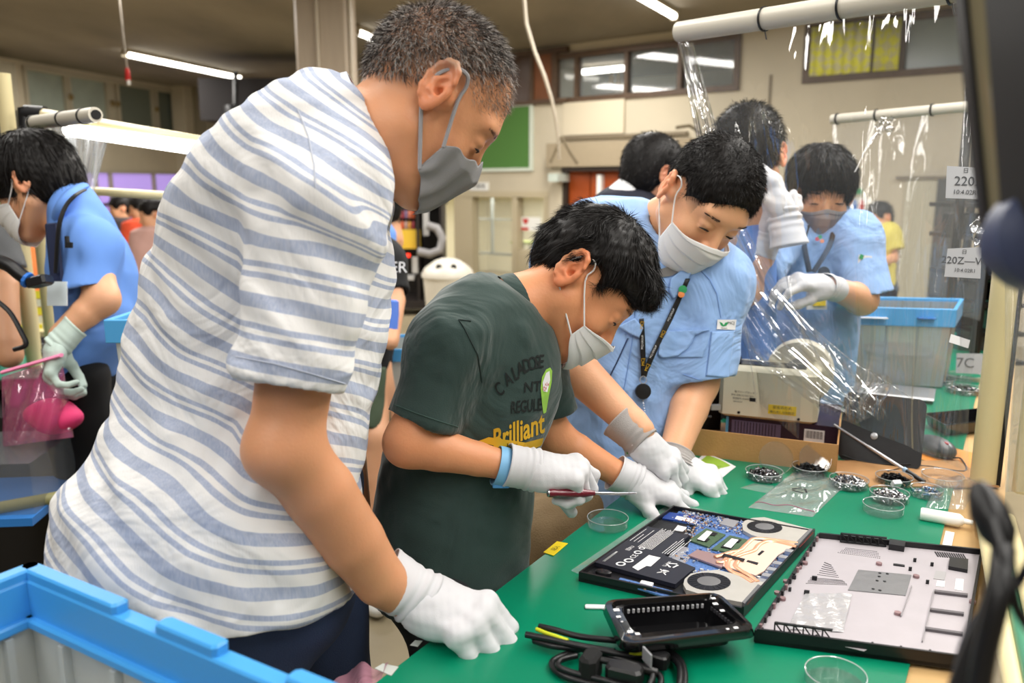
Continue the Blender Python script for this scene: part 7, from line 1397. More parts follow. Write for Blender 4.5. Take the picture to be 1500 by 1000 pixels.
mb = MB(); mb.box(P(92, 402, 2.138), (.02, .008, .05), frame(RGT + UPV * .3, FWD)); obj('key_clip', mb, M_sil, lw)
# ---- woman-styled worker seen through the curtain
Hc = head_frame(P(1203, 262, 2.34), D(-.12, -.46, -.88), D(-.05, .88, -.46), .98)
rS, rE, rW = P(1250, 356, 2.30), P(1262, 438, 2.22), P(1215, 420, 2.10)
qS, qE, qW = P(1135, 350, 2.32), P(1098, 425, 2.15), P(1128, 345, 2.12)
cw = simple_person('worker in blue with short black hair behind the curtain, both gloved hands raised', P(1200, 560, 2.4), Hc, M_skin3, [([P(1200, 380, 2.4), P(1200, 330, 2.40), P(1202, 300, 2.38)], [.09, .055, .05], .04), ([rS, rE], [.05, .042], .02), ([rE, rW], [.041, .027], .02), ([qS, qE], [.05, .042], .02), ([qE, qW], [.041, .028], .02)], look=-.7)
garment(cw, 'uniform_shirt', M_uni, [(300, 1178, 1232, .06, 0), (318, 1148, 1256, .10, 0), (345, 1126, 1284, .13, 0), (400, 1120, 1270, .14, 0), (460, 1122, 1252, .14, 0), (520, 1126, 1246, .14, 0), (640, 1126, 1240, .14, 0)], 2.42, [(rS, P(1270, 434, 2.24), .074, .072, D(.25, -1, 0)), (qS, P(1104, 408, 2.18), .08, .07, None)], extra=lambda g: g.cone(P(1200, 322, 2.34), P(1204, 280, 2.30), .06, .075, .003, 's'), seed=61)
legs(cw, M_blk, [P(1180, 620, 2.42), P(1220, 620, 2.46)], [Vector((P(1180, 620, 2.42).x, P(1180, 620, 2.42).y, .06)), Vector((P(1220, 620, 2.46).x, P(1220, 620, 2.46).y, .06))])
def bowl2(g):
    th = .018; g.ell((0, -.012, .046), (.078 + th, .098 + th, .083 + th), .01).ell((0, -.045, .0), (.072 + th * .6, .062 + th * .9, .085), .02)
    g.ell((.02, .135, -.045), (.16, .092, .102), .010, 's'); g.ell((0, .03, -.150), (.2, .085, .115), .012, 's'); g.ell((0, -.03, -.18), (.2, .15, .10), .010, 's')
hair(Hc, cw, bowl2, strand=(8000, .035, .0008), lift=.08, whorl=(0, -.03, .125), h=.005, jitter=.09, amp=.002)
mask(Hc, cw, mat('grey_mask_far', (120, 120, 124), .8), pleat=.003, tent=.004, seed=7)
glove(cw, rW, D(-.85, .12, -.2), D(.1, .9, -.5), arm=rE - rW, mirror=-1, curl=((30, 40, 20),) * 4, thumb=((20, -30, 0), (10, 10)), cuffr=.034, cufflen=.04, h=.003)
glove(cw, qW, D(.12, .90, -.2), D(-.5, .1, .8), arm=qE - qW, mirror=-1, curl=((70, 80, 50),) * 4, thumb=((30, -10, 0), (30, 30)), cuffr=.034, cufflen=.06, h=.003)
mb = MB(); mb.tube(catm([P(1183, 330, 2.28), P(1178, 355, 2.25), P(1186, 398, 2.23)]), .008, 5, flat=.3); mb.tube(catm([P(1226, 322, 2.28), P(1215, 360, 2.25), P(1192, 398, 2.23)]), .008, 5, flat=.3); obj('lanyard', mb, M_black, cw)
mb = MB(); mb.lathe(P(1206, 399, 2.24), [(.0001, 0), (.016, 0), (.016, .006), (.0001, .007)], 16, (RGT, UPV, -FWD)); obj('badge_reel', mb, M_black, cw); mb = MB(); mb.box(P(1196, 441, 2.24), (.055, .004, .045), frame(RGT, FWD)); nm = obj('name_card', mb, M_wlab, cw); mb = MB(); mb.box(P(1200, 442, 2.236), (.034, .003, .022), frame(RGT, FWD)); obj('yellow_print', mb, mat('yellow_label', (250, 220, 20), .6), nm)
mb = MB(); mb.box(P(1267, 380, 2.205), (.036, .002, .022), frame(RGT + UPV * -.1, FWD)); pt = obj('arm_patch', mb, M_wlab, cw); mb = MB(); mb.box(P(1262, 376, 2.202), (.010, .002, .012), frame(RGT - UPV * .4, FWD)); obj('emblem', mb, M_grn, pt)
for px, py, m_ in ((1197, 350, M_red), (1204, 353, mat('orange_print', (230, 140, 80), .6)), (1201, 347, M_grn)): mb = MB(); mb.lathe(P(px, py, 2.27), [(.0001, 0), (.006, 0), (.006, .002)], 8, (RGT, UPV, -FWD)); obj('pin_badge', mb, m_, cw)
# ---- tall person seen from behind, gloved hand at the neck
Ha = head_frame(P(1096, 208, 2.16), D(.35, -.3, .88), D(.1, .95, .3), 1.0)
ta = simple_person('person in blue seen from behind through the curtain, white glove at the neck', P(1100, 600, 2.2), Ha, M_skin4, [([P(1092, 330, 2.2), P(1094, 280, 2.19), P(1096, 245, 2.18)], [.09, .062, .055], .04)], eyes=False)
garment(ta, 'uniform_shirt', M_uni2, [(292, 1072, 1118, .05, 0), (310, 1052, 1128, .09, 0), (340, 1048, 1132, .11, 0), (430, 1078, 1130, .11, 0), (520, 1086, 1130, .11, 0), (640, 1086, 1130, .11, 0)], 2.22, [], seed=71)
legs(ta, M_blk, [P(1098, 600, 2.2), P(1118, 600, 2.24)], [Vector((P(1098, 600, 2.2).x, P(1098, 600, 2.2).y, .06)), Vector((P(1118, 600, 2.24).x, P(1118, 600, 2.24).y, .06))])
def backhair(g):
    th = .012; g.ell((0, -.012, .046), (.078 + th, .098 + th, .085 + th), .01).ell((0, -.045, .0), (.070 + th * .6, .06 + th * .9, .085), .02); g.ell((0, .130, -.05), (.16, .085, .11), .010, 's'); g.ell((0, .02, -.165), (.2, .09, .115), .012, 's')
    for s_ in (-1, 1): g.ell((s_ * .092, -.002, .0), (.033, .028, .038), .008, 's')
hair(Ha, ta, backhair, strand=(8000, .016, .0007), lift=.5, flow=(0, -.2, -1), h=.005, jitter=.2)
glove(ta, P(1150, 318, 2.06), D(-.30, .92, .0), D(.75, .25, -.5), arm=D(.15, -1, .0), sc=1.1, mirror=-1, curl=((30, 40, 25),) * 4, cuffr=.045, cufflen=.07, h=.003, wr=.004)
# ---- man with glasses and a dark vest
Hg = head_frame(P(958, 240, 2.62), D(.80, -.22, .45), D(.2, .96, 0), 1.0)
gm = simple_person('person with receding black hair, glasses and a dark vest behind the leaning worker', P(915, 500, 2.6), Hg, mat('skin_brown', (206, 150, 116), .5) if 0 else skin('skin_brown', (204, 146, 112), (30, 26, 26)), [([P(905, 340, 2.62), P(930, 295, 2.62), P(948, 262, 2.62)], [.10, .066, .058], .04)])
garment(gm, 'vest', mat('navy_vest', (30, 32, 46), .8), [(264, 905, 940, .06, 0), (276, 884, 958, .09, 0), (292, 866, 975, .12, 0), (330, 850, 990, .15, 0), (400, 845, 995, .15, 0), (560, 850, 990, .15, 0)], 2.66, [], seed=81)
gc = Fig(); gc.cone(P(915, 300, 2.62), P(933, 281, 2.62), .076, .069, .01); gc.cut(P(930, 284, 2.62), P(930, 283, 2.62) - P(905, 306, 2.62), .12); gc.cone(P(922, 290, 2.62), P(945, 268, 2.62), .062, .064, .003, 's'); cloth('shirt_collar', gc, .005, M_wlab, gm)
legs(gm, M_blk, [P(905, 540, 2.62), P(935, 540, 2.7)], [Vector((P(905, 540, 2.62).x, P(905, 540, 2.62).y, .06)), Vector((P(935, 540, 2.7).x, P(935, 540, 2.7).y, .06))])
def recede(g):
    th = .012; g.ell((0, -.012, .046), (.077 + th, .097 + th, .085 + th), .01).ell((0, -.045, .0), (.070 + th * .6, .06 + th * .7, .085), .02); g.ell((0, .140, -.03), (.16, .100, .14), .010, 's'); g.ell((0, .02, -.155), (.2, .09, .115), .012, 's'); g.ell((.0, .075, .11), (.035, .04, .05), .01, 's')
    for s_ in (-1, 1): g.ell((s_ * .092, -.002, .0), (.033, .028, .038), .008, 's')
hair(Hg, gm, recede, strand=(7000, .014, .0007), lift=.3, flow=(0, -.4, -1), h=.005, jitter=.14)
O, R, s_ = Hg; L_ = lambda v: O + (R[0] * v[0] + R[1] * v[1] + R[2] * v[2]) * s_
gl = []; mb = MB()
for sd_ in (-1, 1): mb.tube([L_((sd_ * (.033 + .022 * math.cos(q)), .112, .006 + .016 * math.sin(q))) for q in np.linspace(0, 6.283, 17).tolist()], .0012, 5); mb.tube([L_((sd_ * .056, .110, .010)), L_((sd_ * .078, .05, .010)), L_((sd_ * .086, -.005, .012))], .0012, 5)
mb.tube([L_((-.011, .112, .008)), L_((.011, .112, .008))], .001, 5); obj('glasses', mb, M_sil, gm)
# ---- person in the yellow shirt, far
Hy = head_frame(P(1288, 312, 6.2), D(-.9, -.2, -.3), D(-.1, 1, 0), .95)
yp = simple_person('distant person in a yellow shirt and white mask near the restroom sign', P(1292, 500, 6.2), Hy, M_skin4, [([P(1296, 350, 6.2), P(1292, 325, 6.2)], [.07, .05], .03), ([P(1302, 352, 6.1), P(1308, 378, 6.1), P(1292, 384, 6.0)], [.05, .04, .03], .02)], flesh_h=.012, fine=.008, eyes=False)
garment(yp, 't_shirt', mat('yellow_shirt', (214, 200, 96), .8), [(332, 1282, 1300, .08, 0), (345, 1278, 1310, .14, 0), (380, 1280, 1306, .14, 0), (420, 1280, 1306, .15, 0)], 6.2, [(P(1302, 345, 6.12), P(1308, 368, 6.1), .085, .08, None)], h=.012)
legs(yp, mat('dark_trousers', (50, 56, 70), .8), [P(1286, 420, 6.2), P(1298, 420, 6.25)], [Vector((P(1286, 420, 6.2).x, P(1286, 420, 6.2).y, .06)), Vector((P(1298, 420, 6.25).x, P(1298, 420, 6.25).y, .06))], h=.02)
hair(Hy, yp, backhair, strand=(800, .02, .002), lift=.2, h=.01); mask(Hy, yp, M_mask, loops=False)
# ---- second far person by the right wall (dark figure through the curtain)
# ---- child in black T-shirt and shorts behind the striped shirt
kd = simple_person('child in a black T-shirt and olive shorts half hidden behind the striped shirt', P(545, 740, 2.75), None, M_skin4, [([P(548, 640, 2.72), P(540, 700, 2.72), P(540, 760, 2.72)], [.052, .046, .034], .02), ([P(574, 610, 2.85), P(566, 690, 2.86), P(560, 750, 2.86)], [.052, .044, .03], .02), ([P(548, 640, 2.72), P(545, 560, 2.79), P(574, 610, 2.85)], [.05, .06, .05], .02), ([P(560, 380, 2.75), P(578, 440, 2.70), P(572, 500, 2.6)], [.05, .036, .028], .02), ([P(545, 560, 2.79), P(530, 420, 2.8), P(528, 345, 2.82)], [.07, .09, .06], .03)], flesh_h=.009)
garment(kd, 't_shirt', M_blk, [(350, 505, 562, .09, 0), (375, 500, 582, .12, 0), (430, 496, 580, .13, 0), (500, 500, 577, .13, 0), (545, 500, 572, .13, 0)], 2.8, [(P(562, 385, 2.76), P(574, 432, 2.72), .07, .06, None)], seed=91)
garment(kd, 'shorts', mat('olive_shorts', (74, 88, 68), .85), [(535, 505, 572, .12, 0), (580, 505, 570, .13, 0), (622, 512, 572, .13, 0)], 2.79, [], seed=92)
for d_, px in ((2.72, 540), (2.86, 562)): q = P(px, 700, d_); shoe((q.x, q.y, 0), (.3, -1, 0), kd, M_white)
mb = MB(); mb.box(P(572, 462, 2.62), (.05, .05, .10), frame(RGT, FWD), bev=.01); obj('blue_cuff', mb, mat('blue_cuff', (90, 130, 220), .7), kd)
Hk = head_frame(P(530, 300, 2.82), D(-.6, -.2, .7), D(0, 1, 0), .9); 
fgk = Fig(); head(fgk, Hk); Vk, Qk = fgk.mesh(.006); put('head', npmesh('head', Vk, Qk, M_skin4, {'scalp': np.zeros(len(Vk)), 'red': np.zeros(len(Vk))}), kd); hair(Hk, kd, backhair, strand=(2500, .02, .001), h=.007)
letters('lettering', 'SENCER', .05, P(556, 392, 2.63), (RGT, UPV, -FWD), M_wlab, kd)
bb = simple_person('person in a blue uniform walking behind the black T-shirt child', P(566, 520, 3.4), None, M_skin4, [([P(560, 350, 3.45), P(560, 300, 3.45)], [.09, .06], .03)], flesh_h=.012)
garment(bb, 'uniform_shirt', M_uni2, [(322, 540, 568, .1, 0), (340, 530, 580, .14, 0), (380, 525, 583, .15, 0), (470, 525, 580, .15, 0), (520, 525, 578, .15, 0)], 3.4, [], h=.01)
legs(bb, M_blk, [P(545, 520, 3.4), P(566, 520, 3.45)], [Vector((P(545, 520, 3.4).x, P(545, 520, 3.4).y, .06)), Vector((P(566, 520, 3.45).x, P(566, 520, 3.45).y, .06))], h=.014)
Hq = head_frame(P(556, 292, 3.45), D(-.5, -.1, .8), D(0, 1, 0), 1.0); fgk = Fig(); head(fgk, Hq); Vk, Qk = fgk.mesh(.008); put('head', npmesh('head', Vk, Qk, M_skin4, {'scalp': np.zeros(len(Vk)), 'red': np.zeros(len(Vk))}), bb); hair(Hq, bb, backhair, strand=(2500, .02, .001), h=.008)
# ---- partly visible people at the far left
gp = simple_person('person in a grey shirt cut off by the left frame edge', P(-20, 700, 2.6), None, M_skin4, [([P(-10, 380, 2.6), P(2, 420, 2.55), P(10, 500, 2.5), P(14, 520, 2.5)], [.06, .048, .040, .04], .02)], flesh_h=.008)
garment(gp, 't_shirt', mat('grey_tshirt', (116, 118, 120), .85), [(330, -80, -4, .12, 0), (350, -90, 8, .14, 0), (400, -90, 4, .14, 0), (560, -90, -12, .14, 0)], 2.65, [(P(-8, 350, 2.6), P(2, 400, 2.58), .085, .075, None)], h=.009)
legs(gp, M_blk, [P(-40, 560, 2.65), P(-60, 560, 2.7)], [Vector((P(-40, 560, 2.65).x, P(-40, 560, 2.65).y, .06)), Vector((P(-60, 560, 2.7).x, P(-60, 560, 2.7).y, .06))], h=.016)
def far_person(label, px, py, d, col, w_=22, pants=(60, 60, 70)):
    H = head_frame(P(px, py, d), D(-.8, -.2, -.4), D(0, 1, 0), .98); q = P(px, py + 100, d); o = simple_person(label, q, H, M_skin4, [([P(px, py + 35 * 5 / d, d), P(px, py + 5, d)], [.08, .055], .03)], flesh_h=.014, fine=.009, eyes=False)
    k = 5 / d * 1.0; garment(o, 'shirt', mat('cloth_%d_%d' % (col[0], col[1]), col, .8), [(py + 26 * k, px - 10 * k, px + 10 * k, .06, 0), (py + 38 * k, px - 40 * k, px + 40 * k, .11, 0), (py + 80 * k, px - 46 * k, px + 46 * k, .13, 0), (py + 150 * k, px - 42 * k, px + 42 * k, .13, 0)], d, [], h=.014)
    legs(o, mat('cloth_p', pants, .8), [P(px - 20 * k, py + 150 * k, d), P(px + 20 * k, py + 150 * k, d)], [Vector((P(px - 20 * k, 300, d).x, P(px, 300, d).y, .06)), Vector((P(px + 20 * k, 300, d).x, P(px, 300, d).y, .06))], h=.02)
    hair(H, o, backhair, strand=(700, .02, .002), h=.012); return o
far_person('distant person in orange left of the blue worker, behind the cream posts', 34, 312, 4.8, (236, 132, 70)); far_person('distant person in a red orange top right of the blue worker', 208, 300, 7.0, (226, 84, 50)); far_person('distant dark clothed person behind the blue worker\'s back', 178, 300, 7.5, (60, 54, 56))
far_person('distant person in pale pink clothes beside the striped shirt', 226, 308, 6.0, (200, 160, 150))
# ================================================================ left work station
ls = thing('workstation', 'second workbench with a green mat at the far left', 'bench', P(30, 600, 2.3)); zl_ = .80
pa = T(0, 512, zl_); pb = T(108, 520, zl_); pc = T(60, 556, zl_); mb = MB()
cw_ = [T(-160, 500, zl_), T(-160, 560, zl_), T(66, 552, zl_), T(108, 512, zl_)]; mb.prism([v - Z3 * .035 for v in cw_], (0, 0, .03)); obj('top_board', mb, mat('dark_board', (60, 48, 38), .6), ls)
mb = MB(); mb.prism([v - Z3 * .005 for v in cw_], (0, 0, .005)); obj('mat', mb, mat('pale_green_mat', (70, 168, 140), .35), ls)
def post(o, px, d, z0, z1, r=.018, nm='post', m=M_cream): q = P(px, 400, d); mb = MB(); mb.tube([(q.x, q.y, z0), (q.x, q.y, z1)], r, 12); return obj(nm, mb, m, o, smooth=True)
for px, d, z1 in ((36, 2.62, 1.72), (66, 2.8, 1.25)): post(ls, px, d, 0, z1, .022)
q = P(14, 200, 2.75); mb = MB(); mb.tube([(q.x, q.y, 0), (q.x, q.y, 1.60)], .026, 12); obj('post', mb, M_cream, ls, smooth=True); mb = MB(); mb.tube([(q.x, q.y, 1.56), (q.x, q.y, 1.63)], .034, 12); obj('joint', mb, M_black, ls, smooth=True)
mb = MB(); mb.tube([P(38, 168, 2.5), P(66, 170, 2.5)], .030, 10); mb.tube([P(40, 160, 2.5), P(42, 195, 2.5)], .028, 10); obj('joint', mb, M_black, ls, smooth=True)
mb = MB(); mb.tube([P(60, 168, 2.5), P(330, 216, 2.1)], .020, 10); obj('lamp_rail', mb, M_cream, ls, smooth=True)
mb = MB(); mb.tube([P(78, 276, 2.7), P(300, 290, 2.5)], .014, 10); obj('cross_rail', mb, M_cream, ls, smooth=True)
bl_ = thing('bench_lamp', 'long lit tube lamp mounted above the left workbench', 'lamp', P(200, 200, 2.2)); mb = MB(); mb.tube([P(100, 190, 2.42), P(330, 223, 2.06)], .018, 12); obj('tube', mb, M_tubelight, bl_, smooth=True); mb = MB(); mb.tube([P(100, 183, 2.44), P(330, 214, 2.08)], .014, 8); obj('fixture', mb, mat('lamp_housing', (224, 204, 150), .4), bl_)
pp_ = thing('curtain_pipe', 'short pale pipe with black ties above the left worker', 'pipe', P(90, 170, 2.3)); mb = MB(); mb.tube([P(48, 180, 2.35), P(140, 168, 2.15)], .020, 14); obj('pipe', mb, M_white if 0 else mat('pvc_pipe', (206, 200, 186), .35), pp_, smooth=60); mb = MB(); a_, b_ = P(140.5, 168, 2.149), P(141, 168, 2.147); mb.tube([a_, b_], .013, 14); obj('bore', mb, M_black, pp_)
for t in (.03, .5, .83): c = lerp(P(48, 180, 2.35), P(140, 168, 2.15), t); R_ = frame(P(140, 168, 2.15) - P(48, 180, 2.35), UPV); mb = MB(); mb.add(*bandmesh(c, R_, .020, .003, .002)); obj('cable_tie', mb, M_black, pp_)
mb = MB(); rr = random.Random(9)
def lc(u, v): x = lerp(lerp(40, 165, u), lerp(95, 125, u), v); y = lerp(lerp(190, 178, u), 330, v); return P(x, y, 2.45 + .03 * math.sin(u * 22 + v * 3) + .02 * math.sin(u * 41)) 
mb.grid(lc, 60, 30); tag(obj('left_curtain', mb, film('left_film', (226, 234, 244), .38, .12, bump=.6, bscale=8, spec=2.0), smooth=True), 'gathered clear plastic curtain hanging above the left worker', 'curtain')
mn = thing('monitor', 'monitor edge with a pale green screen at the left frame side', 'monitor', P(0, 330, 2.7)); mb = MB(); mb.box(P(-78, 262, 2.72), (.45, .03, .32), frame(RGT, FWD), bev=.004); obj('bezel', mb, M_black, mn); mb = MB(); mb.box(P(-84, 262, 2.70), (.43, .004, .27), frame(RGT, FWD)); scn = obj('screen', mb, mat('green_screen', (196, 220, 170), .4, emit=.6), mn); mb = MB(); mb.box(P(4, 316, 2.69), (.07, .002, .008), frame(RGT, FWD)); obj('status_bar', mb, mat('blue_print', (40, 110, 200), .6), scn); mb = MB(); mb.box(P(-60, 400, 2.75), (.05, .04, .50), frame(RGT, FWD)); obj('stand', mb, M_black, mn)
mb = MB(); mb.box(P(-60, 490, 2.75), (.22, .18, .015), (Vector((1, 0, 0)), Vector((0, 1, 0)), Z3), bev=.004); obj('foot', mb, M_black, mn)
sn = thing('barcode_scanner', 'black barcode scanner on an arm in front of the left worker', 'scanner', P(50, 405, 2.0)); mb = MB(); mb.tube(catm([P(-10, 380, 2.05), P(12, 388, 2.05), P(30, 402, 2.05), P(48, 414, 2.05)]), [.016] * 4 + [.017] * 6 + [.018] * 6, 10) if 0 else mb.tube(catm([P(-10, 380, 2.05), P(12, 388, 2.05), P(30, 402, 2.05), P(48, 414, 2.05)]), .017, 10); obj('handle', mb, M_black, sn, smooth=True); mb = MB(); mb.box(P(58, 412, 2.04), (.05, .05, .024), frame(D(.95, .25, 0), FWD), bev=.006); obj('head', mb, M_black, sn); mb = MB(); mb.tube([P(38, 409, 2.03), P(42, 411, 2.03)], .020, 10); obj('ring', mb, mat('blue_print', (40, 110, 200), .6), sn)
mb = MB(); mb.tube(catm([P(-5, 440, 2.1), P(15, 458, 2.1), P(32, 488, 2.1), P(38, 505, 2.1), P(20, 512, 2.1)]), .006, 6); tag(obj('cord', mb, M_black, smooth=True), 'black cord looping over the left workbench', 'cord')
kb = thing('keyboard', 'dark keyboard lying on the left workbench', 'keyboard', T(40, 515, zl_)); mb = MB(); ps = [T(10, 512, zl_ + .012), T(66, 518, zl_ + .012), T(74, 505, zl_ + .012), T(12, 500, zl_ + .012)]; mb.prism([p - Z3 * .012 for p in ps], (0, 0, .016)); obj('case', mb, mat('kb', (60, 64, 70), .5), kb)
for r_ in range(3):
    for c in range(9): mb = MB(); p = lerp(lerp(ps[0], ps[1], (c + .6) / 10), lerp(ps[3], ps[2], (c + .6) / 10), (r_ + .6) / 3.6); mb.box(p + Z3 * .006, (.010, .012, .004), frame(ps[1] - ps[0], (0, 1, 0))); obj('key', mb, M_black, kb)
flat('orange_note', ((40, 526), (88, 520), (82, 512), (44, 516)), 'orange note sheet on the left workbench', 'paper', mat('orange_sheet', (226, 146, 66), .6), z=zl_)
# pink bag held by the left worker
pk = thing('pink_bag', 'clear pink plastic bag with a pink bundle, held by the left worker', 'bag', P(60, 540, 2.12))
def pbag(sg):
    def f(u, v):
        x = lerp(lerp(2, 88, u), lerp(4, 108, u), v ** .7); y = lerp(lerp(552, 525, u), lerp(654, 640, u), v); dd = .07 * sg * (math.sin(math.pi * u) ** .6) * min(1, v * 2.2) * (1 - .3 * v ** 4) + .008 * math.sin(u * 17 + v * 7); return P(x, y, 2.10 + dd)
    return f
mb = MB(); mb.grid(pbag(-1), 30, 30); mb.grid(pbag(1), 30, 30); obj('film', mb, film('pink_bag_film', (226, 110, 160), .34, .12, bump=.5, bscale=9, spec=2.0), pk, smooth=True)
fk = Fig(); [fk.ell(P(x, y, 2.10), (.045, .04, .03), .02) for x, y in ((62, 606), (80, 600), (95, 612), (78, 618))]; V, Q = fk.mesh(.005); put('pink_bundle', npmesh('pink_bundle', V, Q, mat('pink_bundle', (232, 60, 120), .7)), pk)
mb = MB(); mb.tube([P(4, 545, 2.06), P(90, 520, 2.06)], .012, 8, flat=.4); obj('hem', mb, mat('pink_hem', (240, 140, 180), .4), pk)
# crates stacked behind the striped shirt
zc = P(170, 462, 1.95).z; c0_ = P(275, 475, 2.05); qd = [Vector((c0_.x - .13, c0_.y - .16, zc)), Vector((c0_.x + .27, c0_.y - .16, zc)), Vector((c0_.x + .27, c0_.y + .16, zc)), Vector((c0_.x - .13, c0_.y + .16, zc))]
M_cr2 = film('crate_white', (214, 218, 214), .6, .2)
crate('crate', qd, zc, zc - .33, 'milky crate with a blue rim, upper one of the stack behind the striped shirt', lip=.055, m=M_cr2)
qd2 = [Vector((v.x, v.y, zc - .335)) for v in qd]; crate('crate', qd2, zc - .335, zc - .665, 'milky crate with a blue rim, lower one of the stack behind the striped shirt', lip=.055, m=M_cr2)
mb = MB(); mb.bx((qd[0].x + .02, qd[0].y + .02, 0), (qd[1].x - .02, qd[2].y - .02, zc - .67)); tag(obj('plinth', mb, M_grey), 'grey plinth carrying the crate stack behind the striped shirt', 'plinth')
c2 = P(600, 500, 3.0); qd = [Vector((c2.x - .10, c2.y - .15, c2.z)), Vector((c2.x + .3, c2.y - .15, c2.z)), Vector((c2.x + .3, c2.y + .15, c2.z)), Vector((c2.x - .10, c2.y + .15, c2.z))]; crate('crate', qd, c2.z, c2.z - .33, 'blue rimmed crate between the striped shirt and the green T-shirt', m=M_cr2); mb = MB(); mb.bx((qd[0].x + .02, qd[0].y + .02, 0), (qd[1].x - .02, qd[2].y - .02, c2.z - .335)); tag(obj('plinth', mb, M_grey), 'grey plinth under the crate beside the green T-shirt', 'plinth')
# trolley under the left bench
tl = thing('trolley', 'dark trolley with clear crate and blue rim under the left workbench', 'trolley', P(40, 740, 2.0)); mb = MB(); a_ = P(-60, 755, 1.95); b_ = P(120, 722, 2.1); mb.tube([a_, b_], .016, 10); obj('rail', mb, mat('olive_pipe', (150, 146, 96), .4), tl, smooth=True)
mb = MB(); mb.box(P(10, 733, 2.1), (.26, .3, .02), (Vector((1, .1, 0)).normalized(), Vector((-.1, 1, 0)).normalized(), Z3)); obj('blue_base', mb, mat('blue_plastic_dark', (40, 120, 200), .4), tl); mb = MB(); mb.box(P(10, 690, 2.1), (.25, .28, .13), (Vector((1, .1, 0)).normalized(), Vector((-.1, 1, 0)).normalized(), Z3)); obj('crate_body', mb, film('smoky', (120, 124, 128), .35, .2), tl)
mb = MB(); mb.bx((-3.3, 2.3, 0), (-1.3, 2.9, .72)); tag(obj('cabinet', mb, mat('cab_black', (22, 20, 20), .7)), 'black cabinet in the shade under the left workbench', 'cabinet')
yb = thing('yellow_bin', 'stack of yellow and white parts boxes behind the cream posts', 'box', P(50, 460, 3.2))
rr = random.Random(2)
for i in range(5):
    for j in range(5): mb = MB(); mb.box(P(22 + i * 13, 432 + j * 12, 3.3), (.034, .05, .030), frame(RGT, FWD)); obj('parts_box', mb, mat('yellow_box', (240, 226, 60), .6) if (i + j) % 2 else mat('pale_box', (228, 226, 206), .6), yb)
mb = MB(); mb.box(P(52, 480, 3.35), (.25, .3, .02), frame((1, 0, 0), (0, 1, 0))); obj('shelf', mb, M_cream, yb)
for x in (20, 84): q = P(x, 480, 3.4); mb = MB(); mb.tube([(q.x, q.y, 0), (q.x, q.y, 1.05)], .014, 8); obj('leg', mb, M_cream, yb)
# foreground crate, lower left
zf = .95; a_, b_ = T(50, 823, zf), T(492, 1001, zf); d_ = (b_ - a_).normalized(); n_ = Vector((d_.y, -d_.x, 0)); n_ = n_ if n_.y < 0 else -n_; b_ = a_ + d_ * .64; w_ = .36
fq = [a_, b_, b_ + n_ * w_, a_ + n_ * w_]
fc_ = thing('crate', 'big blue rimmed clear crate in the lower left foreground', 'crate', ((a_ + b_) / 2 + n_ * w_ / 2).xy.to_3d())
def strip(o, nm, p, q, inw, z0, z1, w, m, bev=.004): d = (q - p).normalized(); L = (q - p).length; c = (p + q) / 2 + inw * (w / 2); mb = MB(); mb.box(Vector((c.x, c.y, (z0 + z1) / 2)), (L, w, z1 - z0), (d, inw, Z3), bev=bev); return obj(nm, mb, m, o)
M_blue2 = mat('crate_blue', (70, 160, 228), .35)
for i in range(4):
    p, q = fq[i], fq[(i + 1) % 4]; inw = (sum(fq, Vector()) / 4 - (p + q) / 2).normalized()
    strip(fc_, 'rim_wall', p, q, inw, zf - .062, zf - .008, .022, M_blue2); strip(fc_, 'rim_flange', p, q, inw, zf - .062, zf - .050, .030, M_blue2)
    L = (q - p).length; d = (q - p).normalized()
    for t0, t1, z in (((.0, .28, 0), (.38, .52, .0), (.66, 1, 0)) if i % 2 == 0 else ((0, .35, 0), (.6, 1, 0))): strip(fc_, 'stacking_lug', p + d * L * t0, p + d * L * t1, inw, zf - .010, zf + .003, .020, M_blue2)
for i in range(4):
    p, q = fq[i], fq[(i + 1) % 4]; inw = (sum(fq, Vector()) / 4 - (p + q) / 2).normalized(); strip(fc_, 'side_wall', p + inw * .016, q + inw * .016, inw, zf - .40, zf - .062, .005, M_cr2, 0); L = (q - p).length; d = (q - p).normalized()
    for k in range(1, 7): strip(fc_, 'rib', p + d * (L * k / 7 - .004) + inw * .021, p + d * (L * k / 7 + .004) + inw * .021, inw, zf - .39, zf - .064, .010, M_cr2, 0)
mb = MB(); c = sum(fq, Vector()) / 4; mb.prism([Vector((c.x + (p.x - c.x) * .93, c.y + (p.y - c.y) * .93, zf - .405)) for p in fq][::-1], (0, 0, .006)); obj('base', mb, M_cr2, fc_)
mb = MB(); mb.prism([Vector((c.x + (p.x - c.x) * .9, c.y + (p.y - c.y) * .9, 0)) for p in fq][::-1], (0, 0, zf - .408)); tag(obj('crate_stand', mb, mat('stand_grey', (120, 118, 112), .7)), 'grey stand under the foreground crate', 'stand')
